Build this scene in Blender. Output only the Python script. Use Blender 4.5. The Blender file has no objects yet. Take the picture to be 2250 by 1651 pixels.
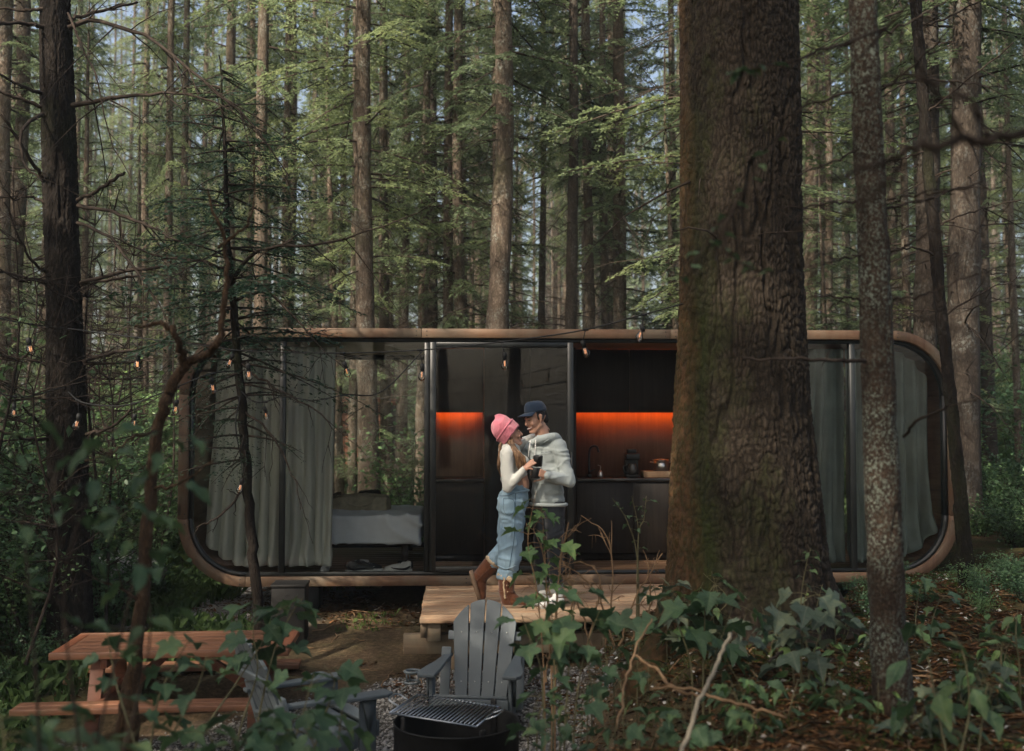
import bpy, bmesh, math, random
import numpy as np
from mathutils import Vector, Matrix, Euler

rnd = random.Random(11)
nr = np.random.default_rng(7)
C = bpy.context.scene.collection
SC = bpy.context.scene
R = math.radians
PI = math.pi

# ------------------------------------------------------------------ camera, world, sun, exposure
EYE = 2.32            # eye height above the sunken gravel sitting area
FPX = 2400.0          # focal length in photo pixels (photo is 2250 wide)
PITCH = math.atan((930 - 825.5) / FPX)
cam = bpy.data.cameras.new('camera')
cam.sensor_width = 36.0
cam.lens = 36.0 * FPX / 2250.0
cam.clip_start = 0.05
cam.clip_end = 2000
cam_ob = bpy.data.objects.new('camera', cam)
C.objects.link(cam_ob)
cam_ob.location = (0, 0, EYE)
cam_ob.rotation_euler = (PI / 2 + PITCH, 0, 0)
SC.camera = cam_ob
cam.dof.use_dof = True
cam.dof.focus_distance = 9.8
cam.dof.aperture_fstop = 1.8

SUN_AZ, SUN_EL = R(218), R(44)      # compass style: direction the light comes from (0 = +Y, 90 = +X)
sun_dir = Vector((math.sin(SUN_AZ) * math.cos(SUN_EL), math.cos(SUN_AZ) * math.cos(SUN_EL), math.sin(SUN_EL)))
world = bpy.data.worlds.new('World')
SC.world = world
world.use_nodes = True
wn = world.node_tree
sky = wn.nodes.new('ShaderNodeTexSky')
sky.sky_type = 'NISHITA'
sky.sun_disc = False
sky.sun_elevation = SUN_EL
sky.sun_rotation = SUN_AZ
sky.dust_density = 6.0
sky.air_density = 1.0
sky.ozone_density = 0.6
wn.links.new(sky.outputs[0], wn.nodes['Background'].inputs[0])
wn.nodes['Background'].inputs[1].default_value = 0.12

sl = bpy.data.lights.new('sun', 'SUN')
sl.energy = 5.0
sl.angle = R(0.6)
sl.color = (1.0, 0.88, 0.72)
sun = bpy.data.objects.new('sun', sl)
C.objects.link(sun)
sun.rotation_euler = sun_dir.to_track_quat('Z', 'Y').to_euler()

SC.view_settings.view_transform = 'Standard'
SC.view_settings.look = 'None'
SC.view_settings.gamma = 1.0
SC.view_settings.exposure = 1.17
SC.view_settings.use_curve_mapping = False
SC.render.engine = 'CYCLES'
SC.cycles.max_bounces = 7
SC.cycles.diffuse_bounces = 3
SC.cycles.glossy_bounces = 3
SC.cycles.transmission_bounces = 5
SC.cycles.transparent_max_bounces = 12
SC.cycles.caustics_reflective = False
SC.cycles.caustics_refractive = False
SC.cycles.sample_clamp_indirect = 4.0
SC.cycles.use_denoising = True


def W(px, py, d):
    """photo pixel + depth (metres in front of the camera, along the ground) -> world point"""
    xc = (px - 1125.0) / FPX
    yc = -(py - 825.5) / FPX
    dy = math.cos(PITCH) - yc * math.sin(PITCH)
    dz = math.sin(PITCH) + yc * math.cos(PITCH)
    k = d / dy
    return Vector((xc * k, d, EYE + dz * k))


# ------------------------------------------------------------------ object helpers
def prop(o, label=None, cat=None, group=None, kind=None):
    if label: o['label'] = label
    if cat: o['category'] = cat
    if group: o['group'] = group
    if kind: o['kind'] = kind
    return o


def thing(name, label, cat, loc=(0, 0, 0), rz=0.0, group=None):
    o = bpy.data.objects.new(name, None)
    o.empty_display_size = 0.2
    C.objects.link(o)
    o.location = loc
    o.rotation_euler = (0, 0, rz)
    return prop(o, label, cat, group)


def link(name, me, parent=None, mats=None):
    o = bpy.data.objects.new(name, me)
    C.objects.link(o)
    if mats is not None:
        for m in (mats if isinstance(mats, (list, tuple)) else [mats]):
            me.materials.append(m)
    if parent is not None:
        o.parent = parent
    return o


def copy_tree(o, parent=None):
    c = o.copy()
    C.objects.link(c)
    c.parent = parent
    for ch in list(o.children):
        copy_tree(ch, c)
    return c


def mesh_np(name, V, F, smooth=False, mi=None):
    """V (n,3); F = array (m,k) or a list of such arrays"""
    V = np.asarray(V, dtype=np.float32)
    Fs = F if isinstance(F, list) else [F]
    Fs = [np.asarray(f, dtype=np.int32) for f in Fs if len(f)]
    me = bpy.data.meshes.new(name)
    me.vertices.add(len(V))
    me.vertices.foreach_set('co', V.ravel())
    loops = np.concatenate([f.ravel() for f in Fs])
    tot = np.concatenate([np.full(len(f), f.shape[1], dtype=np.int32) for f in Fs])
    start = np.concatenate([[0], np.cumsum(tot)[:-1]]).astype(np.int32)
    me.loops.add(len(loops))
    me.loops.foreach_set('vertex_index', loops)
    me.polygons.add(len(tot))
    me.polygons.foreach_set('loop_start', start)
    me.polygons.foreach_set('loop_total', tot)
    if smooth:
        me.polygons.foreach_set('use_smooth', np.ones(len(tot), dtype=bool))
    if mi is not None:
        me.polygons.foreach_set('material_index', np.asarray(mi, dtype=np.int32))
    me.update(calc_edges=True)
    me.validate()
    return me


class MB:
    """collects quads / tris into one mesh"""
    def __init__(s):
        s.v, s.q, s.t, s.n = [], [], [], 0

    def add(s, V, F):
        V = np.asarray(V, dtype=np.float64).reshape(-1, 3)
        F = np.asarray(F, dtype=np.int64)
        (s.q if F.shape[1] == 4 else s.t).append(F + s.n)
        s.v.append(V)
        s.n += len(V)
        return s

    def box(s, c, size, M=None):
        h = np.array(size) / 2.0
        k = np.array([[-1, -1, -1], [1, -1, -1], [1, 1, -1], [-1, 1, -1], [-1, -1, 1], [1, -1, 1], [1, 1, 1], [-1, 1, 1]]) * h
        if M is not None:
            k = k @ np.array(M.to_3x3()).T
        return s.add(k + np.array(c), [[0, 3, 2, 1], [4, 5, 6, 7], [0, 1, 5, 4], [1, 2, 6, 5], [2, 3, 7, 6], [3, 0, 4, 7]])

    def tube(s, pts, rad, n=8, caps=True):
        P = np.array([tuple(p) for p in pts], dtype=float)
        m = len(P)
        r = np.full(m, rad, dtype=float) if np.isscalar(rad) else np.array(rad, dtype=float)
        T = np.gradient(P, axis=0)
        T /= np.linalg.norm(T, axis=1)[:, None] + 1e-12
        a = np.array([0., 0., 1.]) if abs(T[0][2]) < .9 else np.array([1., 0., 0.])
        N = np.zeros_like(P)
        x = np.cross(T[0], a); x /= np.linalg.norm(x)
        for i in range(m):
            x = x - T[i] * x.dot(T[i]); x /= np.linalg.norm(x) + 1e-12
            N[i] = x
        B = np.cross(T, N)
        th = np.arange(n) * 2 * PI / n
        ring = (N[:, None, :] * np.cos(th)[None, :, None] + B[:, None, :] * np.sin(th)[None, :, None]) * r[:, None, None] + P[:, None, :]
        i, j = np.meshgrid(np.arange(m - 1), np.arange(n), indexing='ij')
        a_ = i * n + j; b_ = i * n + (j + 1) % n
        F = np.stack([a_, b_, b_ + n, a_ + n], -1).reshape(-1, 4)
        n0 = s.n
        s.add(ring.reshape(-1, 3), F)
        if caps:
            s.v.append(np.array([P[0], P[-1]]))
            c0, c1 = s.n, s.n + 1
            s.n += 2
            jj = np.arange(n); kk = (jj + 1) % n
            s.t.append(np.stack([n0 + kk, n0 + jj, np.full(n, c0)], -1))
            o = n0 + (m - 1) * n
            s.t.append(np.stack([o + jj, o + kk, np.full(n, c1)], -1))
        return s

    def ell(s, c, r, M=None, nu=16, nv=10):
        th = np.linspace(0, PI, nv + 1)[1:-1]
        ph = np.arange(nu) * 2 * PI / nu
        v = np.stack([np.outer(np.sin(th), np.cos(ph)), np.outer(np.sin(th), np.sin(ph)), np.outer(np.cos(th), np.ones(nu))], -1).reshape(-1, 3)
        v = np.vstack([v, [[0, 0, 1], [0, 0, -1]]]) * np.array(r)
        if M is not None:
            v = v @ np.array(M.to_3x3()).T
        v = v + np.array(tuple(c))
        m = nv - 1
        i, j = np.meshgrid(np.arange(m - 1), np.arange(nu), indexing='ij')
        a = i * nu + j; b = i * nu + (j + 1) % nu
        F = np.stack([a, a + nu, b + nu, b], -1).reshape(-1, 4)
        n0 = s.n
        s.add(v, F)
        jj = np.arange(nu); kk = (jj + 1) % nu
        s.t.append(np.stack([np.full(nu, n0 + m * nu), n0 + jj, n0 + kk], -1))
        o = n0 + (m - 1) * nu
        s.t.append(np.stack([np.full(nu, n0 + m * nu + 1), o + kk, o + jj], -1))
        return s

    def cap(s, a, b, ra, rb, n=14):
        """tapered capsule"""
        a = np.array(tuple(a), float); b = np.array(tuple(b), float)
        d = b - a; L = np.linalg.norm(d) + 1e-9; d = d / L
        pts, rr = [], []
        for t in (-1, -.92, -.7, -.4, 0):
            pts.append(a + d * ra * t); rr.append(ra * math.sqrt(max(0.0004, 1 - t * t)))
        for t in (0, .4, .7, .92, 1):
            pts.append(b + d * rb * t); rr.append(rb * math.sqrt(max(0.0004, 1 - t * t)))
        return s.tube(pts, rr, n)

    def mesh(s, name, smooth=False):
        F = []
        if s.q: F.append(np.concatenate(s.q))
        if s.t: F.append(np.concatenate(s.t))
        return mesh_np(name, np.concatenate(s.v), F, smooth)

    def build(s, name, mat, parent=None, smooth=False):
        return link(name, s.mesh(name, smooth), parent, mat)


def bevel(o, w=0.006, seg=2):
    m = o.modifiers.new('bevel', 'BEVEL')
    m.width = w; m.segments = seg; m.limit_method = 'ANGLE'
    return o


def bake(o):
    """apply the modifiers of an object"""
    dg = bpy.context.evaluated_depsgraph_get()
    dg.update()
    me = bpy.data.meshes.new_from_object(o.evaluated_get(dg), depsgraph=dg)
    old = o.data
    o.modifiers.clear()
    o.data = me
    return o


def remesh(mb, name, mat, parent, voxel=.012, smooth_it=4, folds=None):
    """one continuous surface from overlapping volumes"""
    o = mb.build(name, mat, None, True)
    m = o.modifiers.new('r', 'REMESH'); m.mode = 'VOXEL'; m.voxel_size = voxel; m.use_smooth_shade = True
    if smooth_it:
        s = o.modifiers.new('s', 'SMOOTH'); s.factor = .5; s.iterations = smooth_it
    bake(o)
    if folds:
        me = o.data
        n = len(me.vertices)
        co = np.empty(n * 3, dtype=np.float32); no = np.empty(n * 3, dtype=np.float32)
        me.vertices.foreach_get('co', co); me.vertices.foreach_get('normal', no)
        co = co.reshape(-1, 3); no = no.reshape(-1, 3)
        co += no * folds(co)[:, None].astype(np.float32)
        me.vertices.foreach_set('co', co.ravel())
        me.update()
    if parent is not None:
        o.parent = parent
    return o


def vnoise(P, seed=0):
    """cheap smooth 3-D noise, -1..1"""
    P = np.asarray(P, dtype=np.float64)
    i = np.floor(P).astype(np.int64); f = P - i
    u = f * f * (3 - 2 * f)

    def h(ix, iy, iz):
        n = (ix * 374761393 + iy * 668265263 + iz * 2147483647 + seed * 1274126177) & 0xFFFFFFFF
        n = ((n ^ (n >> 13)) * 1274126177) & 0xFFFFFFFF
        n = n ^ (n >> 16)
        return (n & 0xFFFF) / 32767.5 - 1.0
    r = 0
    for a in (0, 1):
        for b in (0, 1):
            for c in (0, 1):
                w = (u[..., 0] if a else 1 - u[..., 0]) * (u[..., 1] if b else 1 - u[..., 1]) * (u[..., 2] if c else 1 - u[..., 2])
                r = r + w * h(i[..., 0] + a, i[..., 1] + b, i[..., 2] + c)
    return r


def sst(a, b, x):
    t = np.clip((np.asarray(x, float) - a) / (b - a), 0, 1)
    return t * t * (3 - 2 * t)


def spline(pts, n):
    """Catmull-Rom through pts (any dimension) -> n samples"""
    P = np.array([tuple(p) for p in pts], float)
    P = np.vstack([2 * P[0] - P[1], P, 2 * P[-1] - P[-2]])
    m = len(P) - 3
    out = []
    for k in range(n):
        t = k / (n - 1) * m
        i = min(int(t), m - 1); u = t - i
        a, b, c, d = P[i:i + 4]
        out.append(.5 * (2 * b + (c - a) * u + (2 * a - 5 * b + 4 * c - d) * u * u + (3 * b - a - 3 * c + d) * u ** 3))
    return np.array(out)


# ------------------------------------------------------------------ materials
class NT:
    def __init__(s, name):
        s.m = bpy.data.materials.new(name)
        s.m.use_nodes = True
        s.t = s.m.node_tree
        s.b = s.t.nodes['Principled BSDF']

    def n(s, kind, **kw):
        nd = s.t.nodes.new(kind)
        for k, v in kw.items():
            if k.startswith('i_'):
                nd.inputs[k[2:].replace('_', ' ')].default_value = v
            else:
                setattr(nd, k, v)
        return nd

    def l(s, a, b):
        s.t.links.new(a, b)

    def coord(s, scale=(1, 1, 1), rand=0.0, which='Object'):
        tc = s.n('ShaderNodeTexCoord')
        out = tc.outputs[which]
        if rand:
            oi = s.n('ShaderNodeObjectInfo')
            mul = s.n('ShaderNodeVectorMath', operation='SCALE'); mul.inputs[0].default_value = (rand, rand * .7, rand * 1.3)
            s.l(oi.outputs['Random'], mul.inputs['Scale'])
            ad = s.n('ShaderNodeVectorMath', operation='ADD')
            s.l(out, ad.inputs[0]); s.l(mul.outputs[0], ad.inputs[1]); out = ad.outputs[0]
        mp = s.n('ShaderNodeMapping'); mp.inputs['Scale'].default_value = scale
        s.l(out, mp.inputs['Vector'])
        return mp.outputs[0]

    def noise(s, vec, scale=5, detail=4, rough=.6, dist=0.0):
        nd = s.n('ShaderNodeTexNoise')
        nd.inputs['Scale'].default_value = scale; nd.inputs['Detail'].default_value = detail
        nd.inputs['Roughness'].default_value = rough; nd.inputs['Distortion'].default_value = dist
        if vec is not None: s.l(vec, nd.inputs['Vector'])
        return nd.outputs['Fac']

    def voro(s, vec, scale=5, feature='F1', out='Distance', rnd_=1.0):
        nd = s.n('ShaderNodeTexVoronoi', feature=feature)
        nd.inputs['Scale'].default_value = scale
        if 'Randomness' in nd.inputs: nd.inputs['Randomness'].default_value = rnd_
        if vec is not None: s.l(vec, nd.inputs['Vector'])
        return nd.outputs[out]

    def ramp(s, fac, stops):
        nd = s.n('ShaderNodeValToRGB')
        e = nd.color_ramp.elements
        while len(e) < len(stops): e.new(.5)
        for k, (p, c) in enumerate(stops):
            e[k].position = p
            e[k].color = (c, c, c, 1) if np.isscalar(c) else (*c, 1)
        s.l(fac, nd.inputs[0])
        return nd.outputs[0]

    def mix(s, fac, a, b, mode='MIX'):
        nd = s.n('ShaderNodeMix', data_type='RGBA', blend_type=mode)
        for sock, v in ((nd.inputs[0], fac), (nd.inputs[6], a), (nd.inputs[7], b)):
            if isinstance(v, bpy.types.NodeSocket): s.l(v, sock)
            elif np.isscalar(v): sock.default_value = v if sock is nd.inputs[0] else (v, v, v, 1)
            else: sock.default_value = (*v, 1)
        return nd.outputs[2]

    def math(s, op, a, b=0.0):
        nd = s.n('ShaderNodeMath', operation=op)
        for k, v in ((0, a), (1, b)):
            if isinstance(v, bpy.types.NodeSocket): s.l(v, nd.inputs[k])
            else: nd.inputs[k].default_value = v
        return nd.outputs[0]

    def bump(s, h, strength=.5, dist=.01):
        nd = s.n('ShaderNodeBump'); nd.inputs['Strength'].default_value = strength; nd.inputs['Distance'].default_value = dist
        s.l(h, nd.inputs['Height']); s.l(nd.outputs[0], s.b.inputs['Normal'])

    def out(s, col=None, rough=.7, spec=.3, metal=0.0):
        if col is not None:
            if isinstance(col, bpy.types.NodeSocket): s.l(col, s.b.inputs['Base Color'])
            else: s.b.inputs['Base Color'].default_value = (*col, 1)
        if isinstance(rough, bpy.types.NodeSocket): s.l(rough, s.b.inputs['Roughness'])
        else: s.b.inputs['Roughness'].default_value = rough
        s.b.inputs['Specular IOR Level'].default_value = spec
        s.b.inputs['Metallic'].default_value = metal
        return s.m


def m_plain(name, col, rough=.6, spec=.3, metal=0.0, var=.25, scale=12, bump=0.0, bscale=60, stretch=(1, 1, 1)):
    t = NT(name)
    v = t.coord(stretch, rand=5)
    n = t.noise(v, scale, 5)
    c = t.mix(t.ramp(n, [(.3, 0), (.7, 1)]), tuple(x * (1 - var) for x in col), tuple(min(1, x * (1 + var)) for x in col))
    if bump:
        t.bump(t.noise(v, bscale, 3), bump, .004)
    return t.out(c, rough, spec, metal)


def m_wood(name, c1, c2, axis=0, rough=.6, knots=True, grey=None, spec=.3, scale=1.0, stain=.35):
    t = NT(name)
    st = [9.0, 9.0, 9.0]; st[axis] = .55
    v = t.coord(tuple(x * scale for x in st), rand=30)
    n1 = t.noise(v, 2.2, 6, .62, .6)
    st2 = [60., 60., 60.]; st2[axis] = 1.6
    n2 = t.noise(t.coord(tuple(x * scale for x in st2), rand=30), 1.5, 4, .6)
    f = t.math('ADD', t.math('MULTIPLY', n1, .7), t.math('MULTIPLY', n2, .35))
    c = t.ramp(f, [(.36, c1), (.52, tuple((a + b) / 2 for a, b in zip(c1, c2))), (.68, c2)])
    oi = t.n('ShaderNodeObjectInfo')
    c = t.mix(t.math('MULTIPLY', oi.outputs['Random'], .45), c, tuple(x * .55 for x in c1))
    if grey is not None:
        g = t.noise(t.coord((1.2, 1.2, 1.2), rand=9), 2.0, 5, .65)
        c = t.mix(t.ramp(g, [(.42, 0), (.62, .85)]), c, grey)
    if knots:
        k = [6., 6., 6.]; k[axis] = 1.7
        kn = t.voro(t.coord(tuple(k), rand=17), 1.0)
        c = t.mix(t.ramp(kn, [(.05, .9), (.13, 0)]), c, tuple(x * .25 for x in c1))
    st_ = t.noise(t.coord((3.5, 3.5, 1.1), rand=11), 1.6, 6, .7)
    c = t.mix(t.ramp(st_, [(.52, 0), (.70, stain)]), c, tuple(x * .35 for x in c1))
    t.bump(f, .25, .004)
    return t.out(c, rough, spec)


def m_leaf(name, col, var=.5, trans=.35, rough=.5, spec=.35, hue=(1.25, 1.0, .6), back=None):
    """thin leaf: diffuse and translucent, tinted per piece by noise in space and per object"""
    t = NT(name)
    tc = t.n('ShaderNodeTexCoord')
    n = t.noise(tc.outputs['Object'], 1.1, 3)
    n2 = t.noise(tc.outputs['Object'], 14.0, 2)
    oi = t.n('ShaderNodeObjectInfo')
    f = t.math('ADD', t.math('MULTIPLY', n, .55), t.math('ADD', t.math('MULTIPLY', n2, .35), t.math('MULTIPLY', oi.outputs['Random'], .25)))
    c = t.ramp(f, [(.3, tuple(x * (1 - var) for x in col)), (.55, col), (.85, tuple(x * h * (1 + var) for x, h in zip(col, hue)))])
    t.out(c, rough, spec)
    tr = t.n('ShaderNodeBsdfTranslucent')
    t.l(c, tr.inputs['Color'])
    mx = t.n('ShaderNodeMixShader'); mx.inputs[0].default_value = trans
    t.l(t.b.outputs[0], mx.inputs[1]); t.l(tr.outputs[0], mx.inputs[2])
    t.l(mx.outputs[0], t.t.nodes['Material Output'].inputs['Surface'])
    return t.m


def m_bark(name, dark, mid, light, scale=1.0, moss=None, lichen=None, moss_amt=.5, lich_amt=.6, vz=.35, bump=.8, bdist=.02, lich_scale=30):
    t = NT(name)
    v = t.coord((scale, scale, scale * vz), rand=7)
    wv = t.n('ShaderNodeVectorMath', operation='ADD'); nw = t.n('ShaderNodeTexNoise'); nw.inputs['Scale'].default_value = 7; nw.inputs['Detail'].default_value = 4; t.l(v, nw.inputs['Vector']); sc_ = t.n('ShaderNodeVectorMath', operation='SCALE'); sc_.inputs['Scale'].default_value = .22; t.l(nw.outputs['Color'], sc_.inputs[0]); t.l(v, wv.inputs[0]); t.l(sc_.outputs[0], wv.inputs[1])
    ve = t.voro(wv.outputs[0], 30.0, 'DISTANCE_TO_EDGE')
    n1 = t.noise(v, 9.0, 7, .65, .3)
    n2 = t.noise(t.coord((1, 1, 1), rand=3), 30, 5, .7)
    big = t.noise(t.coord((1, 1, .5), rand=5), 1.6, 4)
    h = t.math('ADD', t.math('MULTIPLY', t.ramp(ve, [(0, 0), (.30, 1)]), .28), t.math('MULTIPLY', n1, 1.05))
    c = t.ramp(h, [(.28, dark), (.62, mid), (1.0, light)])
    c = t.mix(t.ramp(n2, [(.35, .55), (.7, 0)]), c, dark)
    c = t.mix(t.ramp(big, [(.4, 0), (.75, .45)]), c, tuple(x * 1.5 for x in mid))
    if moss is not None:
        mn = t.noise(t.coord((1, 1, .6), rand=4), 1.5, 8, .68)
        c = t.mix(t.ramp(mn, [(1 - moss_amt - .12, 0), (1 - moss_amt + .16, .95)]), c, t.mix(n2, tuple(x * .4 for x in moss), tuple(x * 1.6 for x in moss)))
    if lichen is not None:
        ln = t.noise(t.coord((1, 1, .8), rand=8), lich_scale, 6, .72)
        lb = t.noise(t.coord((1, 1, 1), rand=6), 3.2, 4)
        lf = t.math('MULTIPLY', t.ramp(ln, [(.5, 0), (.58, 1)]), t.ramp(lb, [(1 - lich_amt - .1, 0), (1 - lich_amt + .12, 1)]))
        c = t.mix(lf, c, t.mix(n2, tuple(x * .55 for x in lichen), lichen))
    t.bump(t.math('ADD', h, t.math('MULTIPLY', n2, .4)), bump, bdist)
    return t.out(c, .9, .15)

# ------------------------------------------------------------------ the ground
DECK_Z = 0.72


def gz(x, y):
    x = np.asarray(x, float); y = np.asarray(y, float)
    bank = sst(.25, 1.15, x - .30 * (7.6 - y) * 0.35)
    front = sst(5.7, 4.4, y + .12 * np.minimum(x, 0))
    m = 1 - (1 - bank) * (1 - front)
    under = sst(10.0, 10.7, y) * (1 - sst(13.6, 14.6, y)) * (1 - sst(4.55, 5.1, x))
    m = m * (1 - under)
    m = m * (1 - .95 * sst(8.35, 9.0, y) * (1 - sst(10.6, 10.9, y)) * (1 - sst(2.7, 3.3, x)))
    low = .28 * sst(7.9, 9.1, y) + .16 * sst(9.2, 11, y) + .22 * sst(-3.4, -5.5, x) * sst(5, 8, y)
    high = .93 + .05 * np.sin(x * 1.3 + 1) * np.cos(y * 1.1)
    z = low * (1 - m) + high * m
    z = z + .085 * np.maximum(0, np.minimum(y, 60) - 13.6) + .05 * np.maximum(0, np.minimum(x, 25) - 4.8) * sst(9, 16, y)
    far = sst(14, 20, y)
    P = np.stack([x, y, 0 * x], -1)
    z = z + .05 * vnoise(P * .9, 3) * (.35 + .65 * m) + .022 * vnoise(P * 3.1, 4) * (.3 + .7 * np.maximum(m, far)) + .28 * far * vnoise(P * .16, 5)
    return z


def gz1(x, y):
    return float(gz(np.array([x]), np.array([y]))[0])


def axis_pts(a, b, lo, hi, fine, growth=1.18):
    mid = list(np.arange(lo, hi + 1e-6, fine))
    out = []; s = fine; p = hi
    while p < b:
        s *= growth; p += s; out.append(min(p, b))
    pre = []; s = fine; p = lo
    while p > a:
        s *= growth; p -= s; pre.append(max(p, a))
    return np.array(pre[::-1] + mid + out)


gx = axis_pts(-160, 160, -5.5, 6.0, .06)
gy = axis_pts(-80, 240, 3.6, 14.0, .06)
GX, GY = np.meshgrid(gx, gy)
GZ = gz(GX, GY)
nx_, ny_ = len(gx), len(gy)
i, j = np.meshgrid(np.arange(ny_ - 1), np.arange(nx_ - 1), indexing='ij')
a = i * nx_ + j
GF = np.stack([a, a + 1, a + nx_ + 1, a + nx_], -1).reshape(-1, 4)
GV = np.stack([GX, GY, GZ], -1).reshape(-1, 3)
gn = vnoise(np.stack([GX, GY, 0 * GX], -1) * 2.3, 9).ravel() * .22 + vnoise(np.stack([GX, GY, 0 * GX], -1) * 7, 2).ravel() * .07
vx, vy = GV[:, 0], GV[:, 1]
A_gravel = sst(-.12, .12, np.minimum.reduce([vx + 3.3, .62 - vx - .1 * (8 - vy), vy - 5.4, (9.1 + .42 * np.minimum(0, vx + .6) - vy)]) + gn)
A_path = sst(-.3, .3, np.minimum.reduce([vx + 5.2 + .3 * (vy - 11), -2.0 - vx + .25 * (vy - 11), vy - 10.6, 13.3 - vy]) + gn * 1.5)
A_path = np.maximum(A_path, sst(-.4, .4, np.minimum.reduce([vx - 7.2 - .12 * (vy - 16), 9.6 + .35 * (vy - 16) - vx, vy - 14.0, 21 - vy]) + gn * 2))
A_green = sst(13.4, 15, vy) * .75 + sst(-2.7, -4.2, vx) * .5 * (1 - sst(13.4, 15, vy)) + .16
A_green = np.clip(A_green * (1 - A_path) + gn * .5, 0, 1)
A_litter = sst(.4, 1.2, vx - .1 * (7.6 - vy)) * (1 - sst(12, 15, vy))

ground_me = mesh_np('ground', GV, GF, True)
for nm, arr in (('gravel', A_gravel), ('path', A_path), ('green', A_green), ('litter', A_litter)):
    at = ground_me.attributes.new(nm, 'FLOAT', 'POINT')
    at.data.foreach_set('value', arr.astype(np.float32))
t = NT('forest_floor')
ob = t.n('ShaderNodeTexCoord').outputs['Object']
att = {k: t.n('ShaderNodeAttribute', attribute_name=k).outputs['Fac'] for k in ('gravel', 'path', 'green', 'litter')}
n1 = t.noise(ob, 3.0, 7, .7); n2 = t.noise(ob, 26, 6, .75); n3 = t.noise(ob, 90, 4, .7)
vo = t.voro(ob, 34.0); voc = t.voro(ob, 34.0, out='Color')
soil = t.ramp(n2, [(.3, (.028, .019, .013)), (.5, (.095, .062, .040)), (.68, (.18, .12, .075))])
soil = t.mix(t.ramp(n3, [(.5, 0), (.75, .6)]), soil, (.17, .10, .055))
litter = t.ramp(n2, [(.28, (.008, .006, .004)), (.46, (.028, .016, .009)), (.62, (.075, .038, .017)), (.8, (.15, .085, .04))])
moss = t.ramp(n2, [(.3, (.010, .018, .006)), (.6, (.042, .062, .016)), (.8, (.085, .105, .03))])
litter = t.mix(t.ramp(n1, [(.47, 0), (.62, .8)]), litter, moss)
green = t.ramp(n2, [(.28, (.012, .022, .008)), (.55, (.045, .075, .024)), (.8, (.10, .13, .045))])
grav = t.mix(t.ramp(vo, [(.0, 1), (.55, 0)]), (.03, .028, .025), t.mix(n3, (.17, .165, .155), (.40, .39, .37)))
grav = t.mix(t.ramp(voc, [(.2, 0), (.9, .6)]), grav, (.11, .10, .09))
pth = t.mix(n2, (.22, .21, .20), (.52, .51, .50))
c = t.mix(t.ramp(n1, [(.5, 0), (.7, .35)]), soil, moss)
c = t.mix(att['litter'], c, litter)
c = t.mix(att['green'], c, green)
c = t.mix(att['path'], c, pth)
c = t.mix(att['gravel'], c, grav)
hb = t.math('ADD', t.math('MULTIPLY', n2, .6), t.math('MULTIPLY', t.mix(att['gravel'], n3, t.math('SUBTRACT', 1.0, vo)), .55))
t.bump(hb, .9, .03)
ground = link('ground', ground_me, None, t.out(c, .92, .12))
prop(ground, kind='structure')

# ------------------------------------------------------------------ tree parts
M_bark_far = m_bark('spruce_bark', (.026, .019, .014), (.100, .076, .056), (.27, .215, .165), 1.0, lichen=(.34, .36, .31), lich_amt=.42, moss=(.05, .06, .025), moss_amt=.33)
M_twig = m_plain('twig_bark', (.040, .030, .023), .9, .1, var=.5)
M_needle = m_leaf('spruce_needles', (.150, .205, .108), .45, .5, .55, .25, (1.35, 1.12, .85))
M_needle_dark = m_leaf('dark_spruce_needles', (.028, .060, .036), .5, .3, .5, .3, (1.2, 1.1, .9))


def spray(rng, L=1.8, step=.055, nl=.062, nw=.013, droop=.22, hang=.35, wide=.42):
    """one conifer branch along +X: returns (axis points, diamonds (n,4,3))"""
    ts = np.arange(.14 * L, L, step)
    quads = []
    ax = lambda d: np.stack([d, 0 * d + .04 * np.sin(d * 3), -droop * d * d / L + .05 * d], -1)
    sides = np.where(np.arange(len(ts)) % 2 == 0, 1, -1)
    for tt, sd in zip(ts, sides):
        u = tt / L
        l = wide * L * (1 - u) ** .75 * rng.uniform(.55, 1.1) * min(1, u * 3.2) + .07
        if rng.random() < .12: continue
        ang = rng.uniform(.75, 1.15) * sd
        d0 = np.array([math.cos(ang), math.sin(ang), rng.uniform(-.25, .12)])
        k = max(2, int(l / (nl * .42)))
        s = (np.arange(k) + rng.random(k) * .6) / k * l
        p = ax(np.array([tt]))[0] + d0[None, :] * s[:, None]
        p[:, 2] -= hang * s * s / max(.3, l) * rng.uniform(.5, 1.4)
        p += rng.normal(0, .008, p.shape)
        for flip in (1, -1):
            th = flip * rng.uniform(.45, .95, k)
            dx = d0[0] * np.cos(th) - d0[1] * np.sin(th); dy = d0[0] * np.sin(th) + d0[1] * np.cos(th)
            D = np.stack([dx, dy, rng.uniform(-.55, .15, k)], -1)
            D /= np.linalg.norm(D, axis=1)[:, None]
            U = rng.normal(0, .5, (k, 3)) + np.array([0, 0, 1.])
            S = np.cross(D, U); S /= np.linalg.norm(S, axis=1)[:, None] + 1e-9
            ln = nl * rng.uniform(.7, 1.3, k)[:, None]; w = nw * rng.uniform(.7, 1.4, k)[:, None]
            quads.append(np.stack([p, p + D * ln * .5 + S * w, p + D * ln, p + D * ln * .5 - S * w], 1))
    Q = np.concatenate(quads)
    axis = ax(np.linspace(0, L, 6))
    return axis, Q


def rot_z(a):
    c, s = math.cos(a), math.sin(a)
    return np.array([[c, -s, 0], [s, c, 0], [0, 0, 1.]])


def rot_y(a):
    c, s = math.cos(a), math.sin(a)
    return np.array([[c, 0, s], [0, 1, 0], [-s, 0, c]])


def rot_x(a):
    c, s = math.cos(a), math.sin(a)
    return np.array([[1, 0, 0], [0, c, -s], [0, s, c]])


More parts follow.
